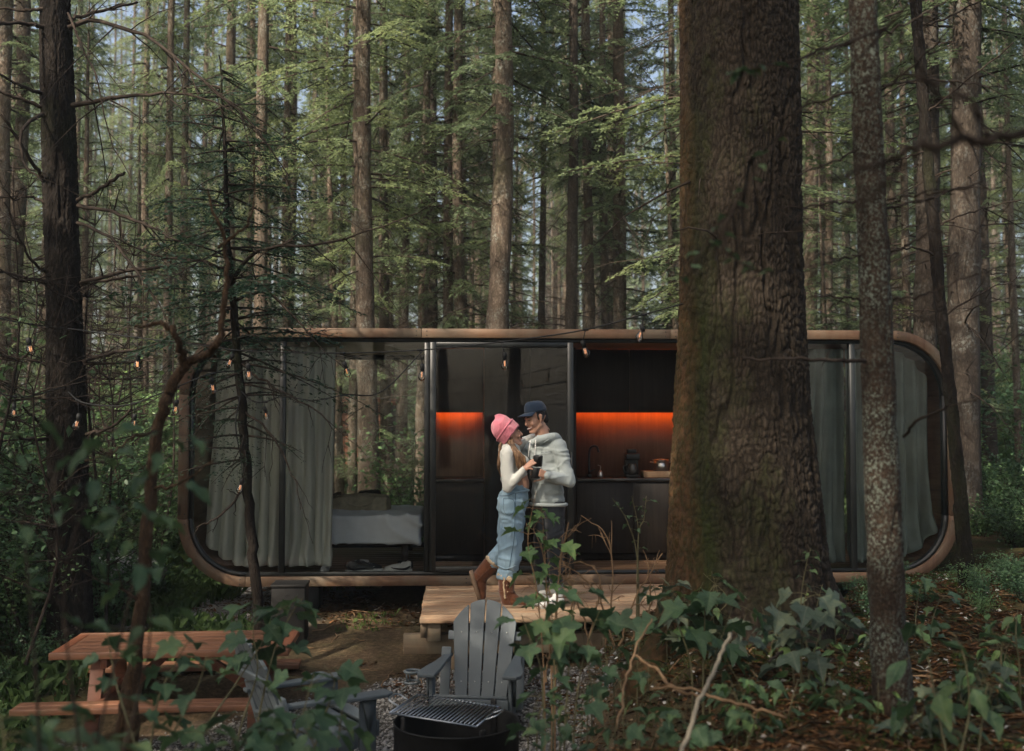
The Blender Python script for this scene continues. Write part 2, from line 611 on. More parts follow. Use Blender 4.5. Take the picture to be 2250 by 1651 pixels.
def conifer_meshes(seed, H=22., r0=.15, z0=3., zd=1.2, nb=90, Lmax=2.2, ndead=26, kw=None, top_pow=.75, lean=.25, trunk_n=10, keep=1.0):
    """(trunk mesh, branches mesh, crown mesh) of one spruce standing at the origin"""
    rng = np.random.default_rng(seed)
    base = [spray(rng, **(kw or {})) for _ in range(5)]
    zz = np.array([0, .12, .35, .8, 2, 4, 7, 10, 14, 18, 22., 26.]); zz = zz[zz < H]; zz = np.append(zz, H)
    wob = np.stack([vnoise(np.stack([zz * .13, 0 * zz, 0 * zz], -1), seed) * lean, vnoise(np.stack([zz * .13, 0 * zz + 5, 0 * zz], -1), seed + 1) * lean, zz], -1)
    wob[:, :2] -= wob[0, :2]
    rr = r0 * (1 - zz / H) ** .8 + .012
    rr[0] *= 1.55; rr[1] *= 1.28; rr[2] *= 1.12
    fine = np.linspace(0, H, 60)
    P = np.stack([np.interp(fine, zz, wob[:, k]) for k in range(3)], -1); P[:, 2] = fine
    P[0, 2] = -.35
    tm = MB(); tm.tube(P, np.interp(fine, zz, rr) * (1 + .05 * rng.normal(0, 1, 60)), trunk_n, False)
    trunk = tm.mesh('trunk', True)
    at = lambda z: np.array([np.interp(z, fine, P[:, 0]), np.interp(z, fine, P[:, 1]), z])
    bm = MB(); Qs = []
    for k in range(nb):
        z = z0 + (H - z0 - .3) * ((k + rng.random() * .8) / nb) ** 1.05
        u = (z - z0) / (H - z0)
        L = Lmax * ((1 - u) ** top_pow) * rng.uniform(.6, 1.12) * min(1, .45 + u * 4) + .25
        ax, Q = base[rng.integers(5)]
        sc = L / ax[-1, 0]
        M = rot_z(rng.uniform(0, 2 * PI)) @ rot_y(rng.uniform(-.12, .32) - .35 * u) @ rot_x(rng.uniform(-.3, .3))
        o = at(z)
        if keep < 1: Q = Q[rng.random(len(Q)) < keep]
        s3 = np.array([sc, sc ** .8, sc ** .8])
        Qs.append((Q.reshape(-1, 3) * s3) @ M.T + o)
        bm.tube((ax * s3) @ M.T + o, np.linspace(.022, .004, 6) * min(1.3, sc + .3), 3, False)
    for k in range(ndead):
        z = rng.uniform(zd, max(zd + 1, z0 + 5)); L = rng.uniform(.4, 1.7)
        a = rng.uniform(0, 2 * PI); d = np.array([math.cos(a), math.sin(a), rng.uniform(-.35, .35)])
        s = np.linspace(0, 1, 5)
        pts = at(z) + d * (s * L)[:, None] + np.stack([0 * s, 0 * s, -.25 * L * s * s], -1) + rng.normal(0, .02, (5, 3)) * s[:, None]
        bm.tube(pts, np.linspace(.014, .003, 5), 3, False)
        for q in range(rng.integers(1, 5)):
            b = pts[rng.integers(1, 4)]; d2 = d + rng.normal(0, .7, 3); l2 = L * rng.uniform(.2, .5)
            bm.tube([b, b + d2 * l2 * .5, b + d2 * l2 + [0, 0, -.1 * l2]], [.006, .004, .002], 3, False)
    branches = bm.mesh('branches', False)
    V = np.concatenate(Qs)
    crown = mesh_np('crown', V, np.arange(len(V)).reshape(-1, 4))
    return trunk, branches, crown


def make_tree(name, label, cat, meshes, loc, mats, group=None, rz=0.0, sc=1.0, parts=('trunk', 'branches', 'crown')):
    t = thing(name, label, cat, loc, rz, group)
    t.scale = (sc, sc, sc) if np.isscalar(sc) else sc
    for nm, me, m in zip(parts, meshes, mats):
        if me is None: continue
        if not me.materials: me.materials.append(m)
        c_ = link(nm, me, t)
        if nm in ('branches', 'crown', 'foliage', 'twigs'): c_['kind'] = 'stuff'
    return t


FK = dict(L=1.9, step=.07, nl=.075, nw=.0155)
kinds = [
    conifer_meshes(1, H=25, r0=.17, z0=4.6, nb=92, Lmax=2.4, ndead=44, kw=FK, lean=.15),
    conifer_meshes(2, H=27, r0=.19, z0=7.0, nb=86, Lmax=2.6, ndead=50, kw=FK, lean=.2),
    conifer_meshes(3, H=23, r0=.15, z0=3.0, nb=92, Lmax=2.1, ndead=34, kw=dict(FK, hang=.6), lean=.15),
    conifer_meshes(4, H=21, r0=.13, z0=6.0, nb=76, Lmax=2.0, ndead=54, kw=FK, lean=.25),
]
young = conifer_meshes(5, H=8.5, r0=.07, z0=.5, nb=62, Lmax=1.5, ndead=10, kw=dict(FK, hang=.25), top_pow=.9)
FM = (M_bark_far, M_twig, M_needle)


def forest_tree(px, d, wpx=None, kind=None, label=None, group=None, rz=None, sc=None, name='spruce_tree', gzoff=0.0, py=700):
    p = W(px, py, d)
    k = rnd.randrange(4) if kind is None else kind
    ms = kinds[k] if k < 4 else young
    r_at = (.17, .19, .15, .13, .07)[k] * .86
    if sc is None:
        sc = rnd.uniform(.85, 1.15)
        if wpx is not None:
            s = wpx / (FPX / d) / 2 / r_at
            sc = (s, s, max(.8, min(1.25, s)))
    return make_tree(name, label, 'tree', ms, (p.x, d, gz1(p.x, d) + gzoff), FM, group, rnd.uniform(0, 6.28) if rz is None else rz, sc)


# trunks one can tell apart behind the cabin: photo x at mid height, depth, width in photo pixels
named = [
    (814, 15.6, 38, 0, 'sunlit orange-brown trunk rising above the bed end of the cabin, pale plates of bark'),
    (1076, 15.2, 42, 1, 'stout pale-barked trunk rising behind the middle of the cabin, left of its thinner twin'),
    (1112, 16.8, 26, 3, 'thinner brown trunk standing close against the right side of the stout pale trunk'),
    (986, 17.0, 22, 2, 'slightly curved slim trunk third to the left of the stout pale trunk'),
    (951, 18.5, 26, 0, 'dark trunk in shade just left of the slim curved trunk behind the glass door'),
    (924, 17.5, 20, 3, 'warm-lit slim trunk above the black door post of the cabin'),
    (850, 19.0, 22, 1, 'dull brown trunk just right of the sunlit orange trunk behind the bed'),
    (1248, 16.5, 22, 3, 'dark straight trunk rising behind the open doorway, above the hanging bulbs'),
    (1362, 18.0, 27, 2, 'reddish trunk with a forked side limb halfway between doorway and big mossy trunk'),
    (1335, 20.5, 18, 0, 'slim shaded trunk just left of the reddish forked trunk'),
    (1470, 20.0, 16, 3, 'thin trunk next to the left edge of the big mossy trunk'),
    (776, 18.0, 18, 2, 'slim dark trunk just left of the sunlit orange trunk'),
    (742, 20.0, 15, 3, 'thin trunk above the curtain end, second left of the sunlit orange trunk'),
    (633, 19.5, 18, 0, 'grey-brown trunk above the left curtains of the cabin'),
    (512, 21.0, 24, 1, 'pale sunlit trunk high above the rounded left corner of the cabin'),
    (376, 22.0, 14, 3, 'thin straight trunk between the black foreground trunk and the dark young spruce'),
    (14, 16.0, 32, 2, 'red-brown trunk cut by the left edge of the picture'),
    (2022, 14.6, 44, 1, 'pale grey-brown trunk behind the right end of the cabin, left of a wider grey one'),
    (2108, 14.0, 58, 0, 'wide grey-brown trunk behind the right end of the cabin beside the leafy bank'),
    (2170, 19.0, 24, 3, 'dark trunk standing on the leafy bank at the right'),
    (1815, 18.5, 16, 2, 'slim trunk seen in the gap right of the big mossy trunk'),
    (1185, 21.0, 14, 3, 'thin lit trunk between the stout pale trunk and the dark straight one'),
]
M_bark_grey = m_bark('grey_brown_bark', (.014, .011, .008), (.055, .043, .034), (.14, .115, .09), 1.0, lichen=(.20, .21, .19), lich_amt=.4)
for px, d, w, k, lab in named:
    t_ = forest_tree(px, d, w, k, lab, 'spruce trunks behind the cabin')
    if px > 2000 or lab.startswith('dark'):
        tr_ = [c_ for c_ in t_.children if c_.name.startswith('trunk')][0]
        tr_.material_slots[0].link = 'OBJECT'; tr_.material_slots[0].material = M_bark_grey

# the many slender trees further back
used = [(px, d) for px, d, *_ in named]
GRP = 'slender spruces standing in the depth of the forest'
LAB = 'slender brown spruce standing far back in the forest behind the cabin'
pts = []
tries = 0
while len(pts) < 278 and tries < 9000:
    tries += 1
    y = 16.8 + 48 * rnd.random() ** 1.25
    x = rnd.uniform(-1, 1) * (.56 * y + 4)
    if any((x - a) ** 2 + (y - b) ** 2 < 1.3 for a, b in pts): continue
    if y < 19 and abs(x) < 7 and rnd.random() < .5: continue
    pts.append((x, y))
for x, y in pts:
    k = rnd.choice((0, 1, 2, 3, 3))
    make_tree('spruce_tree', LAB, 'tree', kinds[k], (x, y, gz1(x, y)), FM, GRP, rnd.uniform(0, 6.28), (rnd.uniform(.38, .70),) * 2 + (rnd.uniform(.75, 1.1),))
for n in range(30):
    y = rnd.uniform(15.5, 34); x = rnd.uniform(-1, 1) * (.5 * y + 2)
    make_tree('young_spruce', 'young bushy spruce growing among the trunks behind the cabin', 'tree', young, (x, y, gz1(x, y)), FM, 'young spruces in the understorey', rnd.uniform(0, 6.28), rnd.uniform(.45, 1.1))


# ---- shrubs of the understorey (broad leaves, hundreds per bush, too small to pick apart)
def leaf_cloud(rng, n, r, h, size=.05, stems=9, lo=.15):
    """(stem mesh, foliage mesh) of a bush: stems fan out from the base and carry leaf diamonds"""
    mb = MB(); L = []
    for k in range(stems):
        a = rng.uniform(0, 2 * PI); rr = r * math.sqrt(rng.random()); hh = h * rng.uniform(.55, 1.0)
        pts = spline([(0.06 * math.cos(a), .06 * math.sin(a), -.15), (rr * .35 * math.cos(a), rr * .35 * math.sin(a), hh * .45), (rr * math.cos(a + .3), rr * math.sin(a + .3), hh)], 8)
        pts[1:] += rng.normal(0, .02, (7, 3))
        mb.tube(pts, np.linspace(.011, .003, 8), 4, False)
        m = n // stems
        tt = lo + (1 - lo) * rng.random(m) ** .7
        base = np.stack([np.interp(tt, np.linspace(0, 1, 8), pts[:, q]) for q in range(3)], -1)
        base += rng.normal(0, 1, (m, 3)) * np.array([.16, .16, .11]) * r * (.35 + tt)[:, None]
        L.append(base)
    P = np.concatenate(L); P = P[P[:, 2] > .03]
    m = len(P)
    D = rng.normal(0, 1, (m, 3)); D[:, 2] = D[:, 2] * .45 - .15; D /= np.linalg.norm(D, axis=1)[:, None]
    U = rng.normal(0, .45, (m, 3)) + [0, 0, 1]
    S = np.cross(D, U); S /= np.linalg.norm(S, axis=1)[:, None]
    N = np.cross(S, D)
    ln = size * rng.uniform(.6, 1.5, m)[:, None]; w = ln * rng.uniform(.28, .42, m)[:, None]
    q = np.stack([P, P + D * ln * .42 + S * w + N * w * .3, P + D * ln, P + D * ln * .42 - S * w + N * w * .3], 1).reshape(-1, 3)
    k = np.arange(m) * 4
    F = np.concatenate([np.stack([k, k + 1, k + 2], -1), np.stack([k, k + 2, k + 3], -1)])
    return mb.mesh('twigs'), mesh_np('foliage', q, F)


M_shrub = m_leaf('shrub_leaves', (.062, .122, .060), .55, .4, .45, .35)
M_shrub_pale = m_leaf('pale_shrub_leaves', (.125, .225, .105), .5, .42, .45, .35)
shrub_kinds = [leaf_cloud(np.random.default_rng(40 + q), n_, r_, h_, sz, st) for q, (n_, r_, h_, sz, st) in enumerate([(1500, .8, 1.3, .065, 12), (1900, 1.0, 1.9, .07, 14), (1100, .7, .8, .06, 12), (2400, 1.2, 2.6, .075, 15)])]


def shrub(x, y, label, group, k=None, sc=1.0, mat=None, name='leafy_shrub'):
    k = rnd.randrange(4) if k is None else k
    t = thing(name, label, 'shrub', (x, y, gz1(x, y)), rnd.uniform(0, 6.28), group)
    t.scale = (sc, sc, sc * rnd.uniform(.85, 1.15))
    for nm, me, m in zip(('twigs', 'foliage'), shrub_kinds[k], (M_twig, mat or M_shrub)):
        if not me.materials: me.materials.append(m)
        c_ = link(nm, me, t); c_['kind'] = 'stuff'
        if mat is not None and nm == 'foliage':
            c_.material_slots[0].link = 'OBJECT'; c_.material_slots[0].material = mat
    return t


for n in range(60):
    y = rnd.uniform(14.6, 32); x = rnd.uniform(-1, 1) * (.5 * y + 2)
    shrub(x, y, 'leafy shrub between the trunks behind the cabin', 'shrubs under the trees behind the cabin', rnd.choice((0, 1, 2, 3)), rnd.uniform(.6, 1.15), rnd.choice((M_shrub, M_shrub_pale)))

# ---- the far wood: a mass of trunks and foliage that closes the view
far = MB()
frng = np.random.default_rng(77)
M_far_needle = m_leaf('far_foliage', (.16, .21, .125), .45, .5, .6, .2, (1.35, 1.1, .85))
for n in range(230):
    y = frng.uniform(66, 105); x = frng.uniform(-1, 1) * (.6 * y + 8)
    z = gz1(x, y); h = frng.uniform(18, 30)
    far.tube([(x, y, z - .5), (x + frng.normal(0, .3), y, z + h * .5), (x + frng.normal(0, .5), y, z + h)], [.22, .15, .02], 5, False)
fo = far.build('far_trunks', M_bark_far); prop(fo, 'mass of distant trunks closing the view through the forest', None, None, 'stuff')
m = 170000
y = frng.uniform(62, 108, m); x = frng.uniform(-1, 1, m) * (.6 * y + 8)
z = 30 * frng.random(m) ** 1.15
dens = vnoise(np.stack([x * .35, y * .35, z * .16], -1), 31) + .5 * vnoise(np.stack([x * .9, y * .9, z * .5], -1), 32)
ok = dens > -.12 + .016 * (z - 8)
x, y, z = x[ok], y[ok], z[ok]; m = len(x)
P = np.stack([x, y, gz(x, y) + z], -1)
D = frng.normal(0, 1, (m, 3)); D[:, 2] = D[:, 2] * .5 - .4; D /= np.linalg.norm(D, axis=1)[:, None]
S = np.cross(D, frng.normal(0, 1, (m, 3))); S /= np.linalg.norm(S, axis=1)[:, None]
ln = frng.uniform(.35, .9, m)[:, None]
q = np.stack([P, P + D * ln * .5 + S * ln * .18, P + D * ln, P + D * ln * .5 - S * ln * .18], 1).reshape(-1, 3)
fo = link('far_wood', mesh_np('far_wood', q, np.arange(m * 4).reshape(-1, 4)), None, M_far_needle)
prop(fo, 'mass of distant spruce foliage closing the view through the forest', None, None, 'stuff')

# ---- the forest goes on around and behind the photographer (shows in the glass; more spruces added to shade the clearing)
for x, y, k, s in ((-5.6, 1.0, 2, 1.15), (-6.164, -3.585, 0, 1.2), (-8.9, -1.0, 2, 1.2), (-8.2, -8.2, 2, 1.2), (-11.4, -4.4, 2, 1.1), (-3.0, -3.0, 2, 1.1), (-8.6, 4.5, 0, 1.1), (-7.2, -1.5, 2, 1.0), (-4.6, -5.5, 0, 1.1), (-10, -7, 1, 1.1), (-1.6, -6.5, 2, 1.05), (2.0, -8.0, 0, 1.0), (-6.5, -11, 3, 1.1), (5.2, -5.0, 1, 1.0), (-13, 1.5, 2, 1.1),
                   (8.5, -1.5, 0, 1.0), (9.5, 5.0, 2, 1.1), (-3.2, -12, 1, 1.1), (0.4, -14, 0, 1.0), (-14, -4, 0, 1.0), (-9.5, -15, 2, 1.1), (6, -13, 2, 1.0), (-18, 6, 0, 1.1), (-17, -10, 1, 1.0), (13, -6, 0, 1), (-12, 9.5, 1, 1.05)):
    rz_ = rnd.uniform(0, 6.28)  # one spruce set and turned to let dappled sun onto the big trunk
    make_tree('spruce_tree', 'spruce of the forest around the clearing, outside the picture, shading it and mirrored in the glass', 'tree', kinds[k], (x, y, gz1(x, y)), FM, 'spruces around the clearing', 1.0 if x == -6.164 else rz_, s)

# ------------------------------------------------------------------ the cabin
M_frame = m_wood('weathered_larch', (.105, .055, .032), (.19, .112, .066), 0, .6, True, (.145, .115, .08))
M_frame_v = m_wood('weathered_larch_upright', (.105, .055, .032), (.19, .112, .066), 2, .6, True, (.145, .115, .08))
M_inwood = m_wood('interior_pine', (.30, .15, .075), (.48, .28, .15), 0, .45, False)
M_floor = m_wood('interior_floor_oak', (.15, .085, .05), (.26, .16, .095), 0, .45, False)
M_blackwood = m_wood('black_stained_wood', (.010, .008, .006), (.030, .022, .017), 2, .55, False, spec=.25)
M_splash = m_wood('backsplash_veneer', (.17, .075, .045), (.30, .15, .09), 2, .6, False)
M_blackmetal = m_plain('black_powder_coat', (.012, .014, .014), .4, .4, var=.2)
M_counter = m_plain('black_counter', (.008, .008, .008), .25, .5)
M_deck = m_wood('deck_larch', (.26, .15, .085), (.43, .28, .17), 0, .65, True, (.36, .27, .18))
M_beam = m_wood('deck_beam', (.16, .11, .07), (.27, .19, .12), 0, .75, True, (.16, .14, .10))
M_curtain = NT('linen_curtain')
_v = M_curtain.coord((1, 1, 1), rand=3)
_wv = M_curtain.noise(M_curtain.coord((160, 160, 30)), 1.0, 2)
M_curtain.bump(_wv, .25, .003)
M_curtain = M_curtain.out(M_curtain.mix(M_curtain.noise(_v, 3.0, 4), (.50, .515, .455), (.64, .655, .59)), .9, .15)

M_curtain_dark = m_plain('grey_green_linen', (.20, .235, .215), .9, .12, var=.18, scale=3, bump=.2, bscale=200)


def glass(name, tint=(.94, .96, .95), boost=1.0):
    t = NT(name)
    fr = t.n('ShaderNodeFresnel'); fr.inputs['IOR'].default_value = 1.5
    gl = t.n('ShaderNodeBsdfGlossy'); gl.inputs['Roughness'].default_value = .012
    tr = t.n('ShaderNodeBsdfTransparent'); tr.inputs['Color'].default_value = (*tint, 1)
    mx = t.n('ShaderNodeMixShader')
    t.l(t.math('MULTIPLY', fr.outputs[0], boost), mx.inputs[0]); t.l(tr.outputs[0], mx.inputs[1]); t.l(gl.outputs[0], mx.inputs[2])
    t.l(mx.outputs[0], t.t.nodes['Material Output'].inputs['Surface'])
    return t.m


M_glass = glass('window_glass', boost=1.3)

CAB_RZ = R(3.0)
CAB_Y = 10.88
cabin = thing('cabin', 'long low wooden cabin with rounded corners and black framed glass front', 'cabin', (0, CAB_Y, DECK_Z), CAB_RZ)
X0, X1, ZH, RC, TH = -3.27, 4.54, 2.54, .66, .093     # outer left, right, height, corner radius, board thickness


def arc(cx, cz, r, a0, a1, n=14):
    a = np.linspace(a0, a1, n)
    return np.stack([cx + r * np.cos(a), cz + r * np.sin(a)], -1)


def band(outer, inner, y0, y1):
    """prism between two poly-lines in the XZ plane"""
    o = np.asarray(outer); i = np.asarray(inner); n = len(o)
    V = np.concatenate([np.stack([p[:, 0], np.full(n, y), p[:, 1]], -1) for p, y in ((o, y0), (i, y0), (o, y1), (i, y1))])
    k = np.arange(n - 1)
    F = [np.stack([k, k + 1, n + k + 1, n + k], -1), np.stack([2 * n + k, 3 * n + k, 3 * n + k + 1, 2 * n + k + 1], -1),
         np.stack([k, 2 * n + k, 2 * n + k + 1, k + 1], -1), np.stack([n + k, n + k + 1, 3 * n + k + 1, 3 * n + k], -1),
         np.array([[0, n, 3 * n, 2 * n], [n - 1, 3 * n - 1, 4 * n - 1, 2 * n - 1]])]
    return V, np.concatenate(F)


def ring_pieces(inset, th, gap=.0015, splits_top=(-.9, 1.6), splits_bot=(-.4, 2.2)):
    """(name, outer, inner, axis) pieces of a rounded rectangle band"""
    x0, x1, z0, z1, r = X0 + inset, X1 - inset, inset, ZH - inset, RC - inset
    ri = r - th
    out = []
    for cx, cz, a in ((x0 + r, z0 + r, PI), (x1 - r, z0 + r, 1.5 * PI), (x1 - r, z1 - r, 0), (x0 + r, z1 - r, .5 * PI)):
        out.append(('corner', arc(cx, cz, r, a + gap, a + PI / 2 - gap), arc(cx, cz, ri, a + gap, a + PI / 2 - gap)))
    xs = [x0 + r, *splits_top, x1 - r]
    for p, q in zip(xs[:-1], xs[1:]):
        out.append(('top', np.array([[q - gap, z1], [p + gap, z1]]), np.array([[q - gap, z1 - th], [p + gap, z1 - th]])))
    xs = [x0 + r, *splits_bot, x1 - r]
    for p, q in zip(xs[:-1], xs[1:]):
        out.append(('bottom', np.array([[p + gap, z0], [q - gap, z0]]), np.array([[p + gap, z0 + th], [q - gap, z0 + th]])))
    out.append(('left', np.array([[x0, z1 - r - gap], [x0, z0 + r + gap]]), np.array([[x0 + th, z1 - r - gap], [x0 + th, z0 + r + gap]])))
    out.append(('right', np.array([[x1, z0 + r + gap], [x1, z1 - r - gap]]), np.array([[x1 - th, z0 + r + gap], [x1 - th, z1 - r - gap]])))
    return out


for nm, o_, i_ in ring_pieces(0, TH):
    V, F = band(o_, i_, 0.0, .16)
    bevel(MB().add(V, F).build('frame_board', M_frame if nm in ('top', 'bottom') else M_frame_v, cabin), .004, 1)
for nm, o_, i_ in ring_pieces(0, TH):      # screw heads near the board ends
    a = (o_ + i_) / 2 if len(o_) > 2 else None
    for e in (0, -1):
        c0 = (o_[e] + i_[e]) / 2; c1 = (o_[e - 1 if e else 1] + i_[e - 1 if e else 1]) / 2
        d = (c1 - c0) / np.linalg.norm(c1 - c0); c0 = c0 + d * .05
        for q in (-.022, .022):
            pz = c0 + np.array([-d[1], d[0]]) * q
            MB().tube([(pz[0], -.0015, pz[1]), (pz[0], .004, pz[1])], .0065, 8).build('screw', M_blackmetal, cabin)
sh = MB()
for nm, o_, i_ in ring_pieces(.012, .07, 0, (), ()):
    V, F = band(o_, i_, .162, 2.5)
    sh.add(V, F)
sh.build('shell', m_wood('shell_wood', (.10, .055, .035), (.20, .12, .075), 1, .7, False), cabin)
# black metal liner round the glass
fm = MB()
for nm, o_, i_ in ring_pieces(TH + .002, .035, 0, (), ()):
    V, F = band(o_, i_, .045, .125)
    fm.add(V, F)
fm.build('window_frame', M_blackmetal, cabin)
IN0, INT = TH + .004, ZH - TH                 # inner floor and ceiling heights
GZ0, GZ1 = TH + .037, ZH - TH - .037          # glass bottom / top


def vbar(name, x, w, y0=.04, y1=.11, z0=None, z1=None, mat=None, parent=None):
    z0 = GZ0 if z0 is None else z0; z1 = GZ1 if z1 is None else z1
    return bevel(MB().box((x, (y0 + y1) / 2, (z0 + z1) / 2), (w, y1 - y0, z1 - z0)).build(name, mat or M_blackmetal, parent or cabin), .003, 1)


for x in (-2.27, -.845, 3.47, 2.65):
    vbar('mullion', x, .055)


def pane(outline, y=.085, parent=None, name='window_pane'):
    """flat pane: outline in XZ, 8 mm thick"""
    o = np.asarray(outline); n = len(o)
    bm = bmesh.new()
    f = bm.faces.new([bm.verts.new((p[0], y, p[1])) for p in o])
    bm.normal_update()
    me = bpy.data.meshes.new(name); bm.to_mesh(me); bm.free()
    return link(name, me, parent or cabin, M_glass)


ri_ = RC - TH - .037
left_edge = np.concatenate([arc(X0 + RC, ZH - RC, ri_, PI / 2, PI), arc(X0 + RC, RC, ri_, PI, 1.5 * PI)])
pane(np.concatenate([[[-2.2975, GZ1]], left_edge, [[-2.2975, GZ0]]]))
pane([[-2.2425, GZ0], [-.8725, GZ0], [-.8725, GZ1], [-2.2425, GZ1]])
right_edge = np.concatenate([arc(X1 - RC, RC, ri_, -PI / 2, 0), arc(X1 - RC, ZH - RC, ri_, 0, PI / 2)])
pane(np.concatenate([[[3.4975, GZ0]], right_edge, [[3.4975, GZ1]]]))
pane([[2.6775, GZ0], [3.4425, GZ0], [3.4425, GZ1], [2.6775, GZ1]])
# sliding door leaf, pushed open to the left
door = MB().build('sliding_door', M_blackmetal, cabin) if False else link('sliding_door', None, cabin)
DX0, DX1 = -.815, .615
dm = MB()
for cx, w in ((DX0 + .03, .06), (DX1 - .03, .06)):
    dm.box((cx, .012, (GZ0 + GZ1) / 2), (w, .045, GZ1 - GZ0 - .01))
dm.box(((DX0 + DX1) / 2, .012, GZ0 + .03), (DX1 - DX0 - .1202, .043, .05))
dm.box(((DX0 + DX1) / 2, .012, GZ1 - .03), (DX1 - DX0 - .1202, .043, .05))
bpy.data.objects.remove(door)
door = bevel(dm.build('sliding_door', M_blackmetal, cabin), .003, 1)
pane([[DX0 + .06, GZ0 + .055], [DX1 - .06, GZ0 + .055], [DX1 - .06, GZ1 - .055], [DX0 + .06, GZ1 - .055]], .012, door, 'door_pane')
MB().box((DX1 - .022, -.026, 1.15), (.018, .03, .32)).build('door_handle', M_blackmetal, door)
# floor and ceiling boards (run along the cabin)
nb_ = 12
for k in range(nb_):
    y0 = .13 + k * (2.3 / nb_); w = 2.3 / nb_ - .004
    for xa, xb in ((X0 + .62, -.5 + (k % 3) * .7), (-.497 + (k % 3) * .7, X1 - .62)):
        bevel(MB().box(((xa + xb) / 2, y0 + w / 2, IN0 - .002), (xb - xa, w, .02)).build('floor_plank', M_floor, cabin), .002, 1)
        bevel(MB().box(((xa + xb) / 2, y0 + w / 2, INT - .012), (xb - xa, w, .02)).build('ceiling_plank', M_inwood, cabin), .002, 1)
# rear wall right of the big rear window, window frame and pane
def wallbox(name, x0, x1, y0, y1, z0, z1, mat, parent=None, bev=.0):
    o = MB().box(((x0 + x1) / 2, (y0 + y1) / 2, (z0 + z1) / 2), (x1 - x0, y1 - y0, z1 - z0)).build(name, mat, parent or cabin)
    return bevel(o, bev, 1) if bev else o


wallbox('rear_wall', -.78, 3.9, 2.43, 2.495, IN0 + .02, INT - .03, M_blackwood)
for x in (-2.85, -.81):
    wallbox('rear_mullion', x - .03, x + .03, 2.40, 2.47, IN0 + .01, INT - .025, M_blackmetal)
wallbox('rear_rail', -2.82, -.84, 2.40, 2.47, INT - .08, INT - .024, M_blackmetal)
wallbox('rear_rail', -2.82, -.84, 2.40, 2.47, IN0 + .01, IN0 + .06, M_blackmetal)
pane([[-2.82, IN0 + .06], [-.84, IN0 + .06], [-.84, INT - .08], [-2.82, INT - .08]], 2.44, cabin, 'rear_pane')
# support under the left end, small bracket
for x, y, w, d_ in ((-2.12, .55, .36, .36), (-2.12, 2.0, .34, .3), (2.9, .8, .34, .34), (2.9, 2.0, .34, .3)):
    zb = gz1(x, CAB_Y + y) - DECK_Z - .1
    wallbox('support_pier', x - w / 2, x + w / 2, y - d_ / 2, y + d_ / 2, zb, -.004, M_blackmetal, None, .004)
wallbox('bracket', -1.42, -1.30, .25, .4, -.055, -.004, M_blackmetal)

# kitchen units built into the cabin
KY, KW = .95, 1.55
CT = IN0 + .905
UB = CT + .715
wallbox('kitchen_side_panel', -.885, -.85, KY, 2.42, IN0 + .012, INT - .025, M_blackwood)
wallbox('backsplash', -.848, -.252, KW, KW + .02, CT, UB + .1, M_splash)
wallbox('backsplash', .752, 2.6, KW, KW + .02, CT, UB + .1, M_splash)
for x0, x1, nd in ((-.848, -.252, 1), (.752, 2.6, 3)):
    wallbox('countertop', x0, x1, KY - .02, KW - .002, CT - .04, CT, M_counter, None, .003)
    w = (x1 - x0) / nd
    for k in range(nd):
        wallbox('cabinet_door', x0 + k * w + .002, x0 + (k + 1) * w - .002, KY, KY + .02, IN0 + .10, CT - .05, M_blackwood, None, .002)
        wallbox('wall_cabinet_door', x0 + k * w + .002, x0 + (k + 1) * w - .002, KW - .38, KW - .36, UB, INT - .03, M_blackwood, None, .002)
    wallbox('plinth', x0, x1, KY + .06, KY + .08, IN0 + .012, IN0 + .10, M_blackwood)
    wallbox('cabinet_underside', x0, x1, KW - .358, KW - .06, UB + .004, UB + .02, M_blackwood)
for x0, x1 in ((-.25, .25), (.25, .75)):
    wallbox('tall_cabinet_door', x0 + .002, x1 - .002, KY, KY + .02, IN0 + .02, INT - .03, M_blackwood, None, .002)
for x in (-.249, .731):
    wallbox('tall_cabinet_side', x, x + .018, KY + .021, KW + .02, IN0 + .02, INT - .03, M_splash)
M_led = NT('led_light')
M_led.b.inputs['Emission Color'].default_value = (1.0, .19, .025, 1)
M_led.b.inputs['Emission Strength'].default_value = 14
M_led = M_led.out((.9, .5, .3), .5)
for x0, x1 in ((-.84, -.26), (.76, 2.59)):
    wallbox('led_strip', x0, x1, KW - .062, KW - .044, UB + .012, UB + .020, M_led)
# right hand room: timber wall and lintel
wallbox('partition', 2.60, 2.64, .75, 2.42, IN0 + .012, INT - .025, M_inwood)
wallbox('lintel', 2.66, 4.2, 1.1, 1.16, INT - .22, INT - .025, M_inwood)


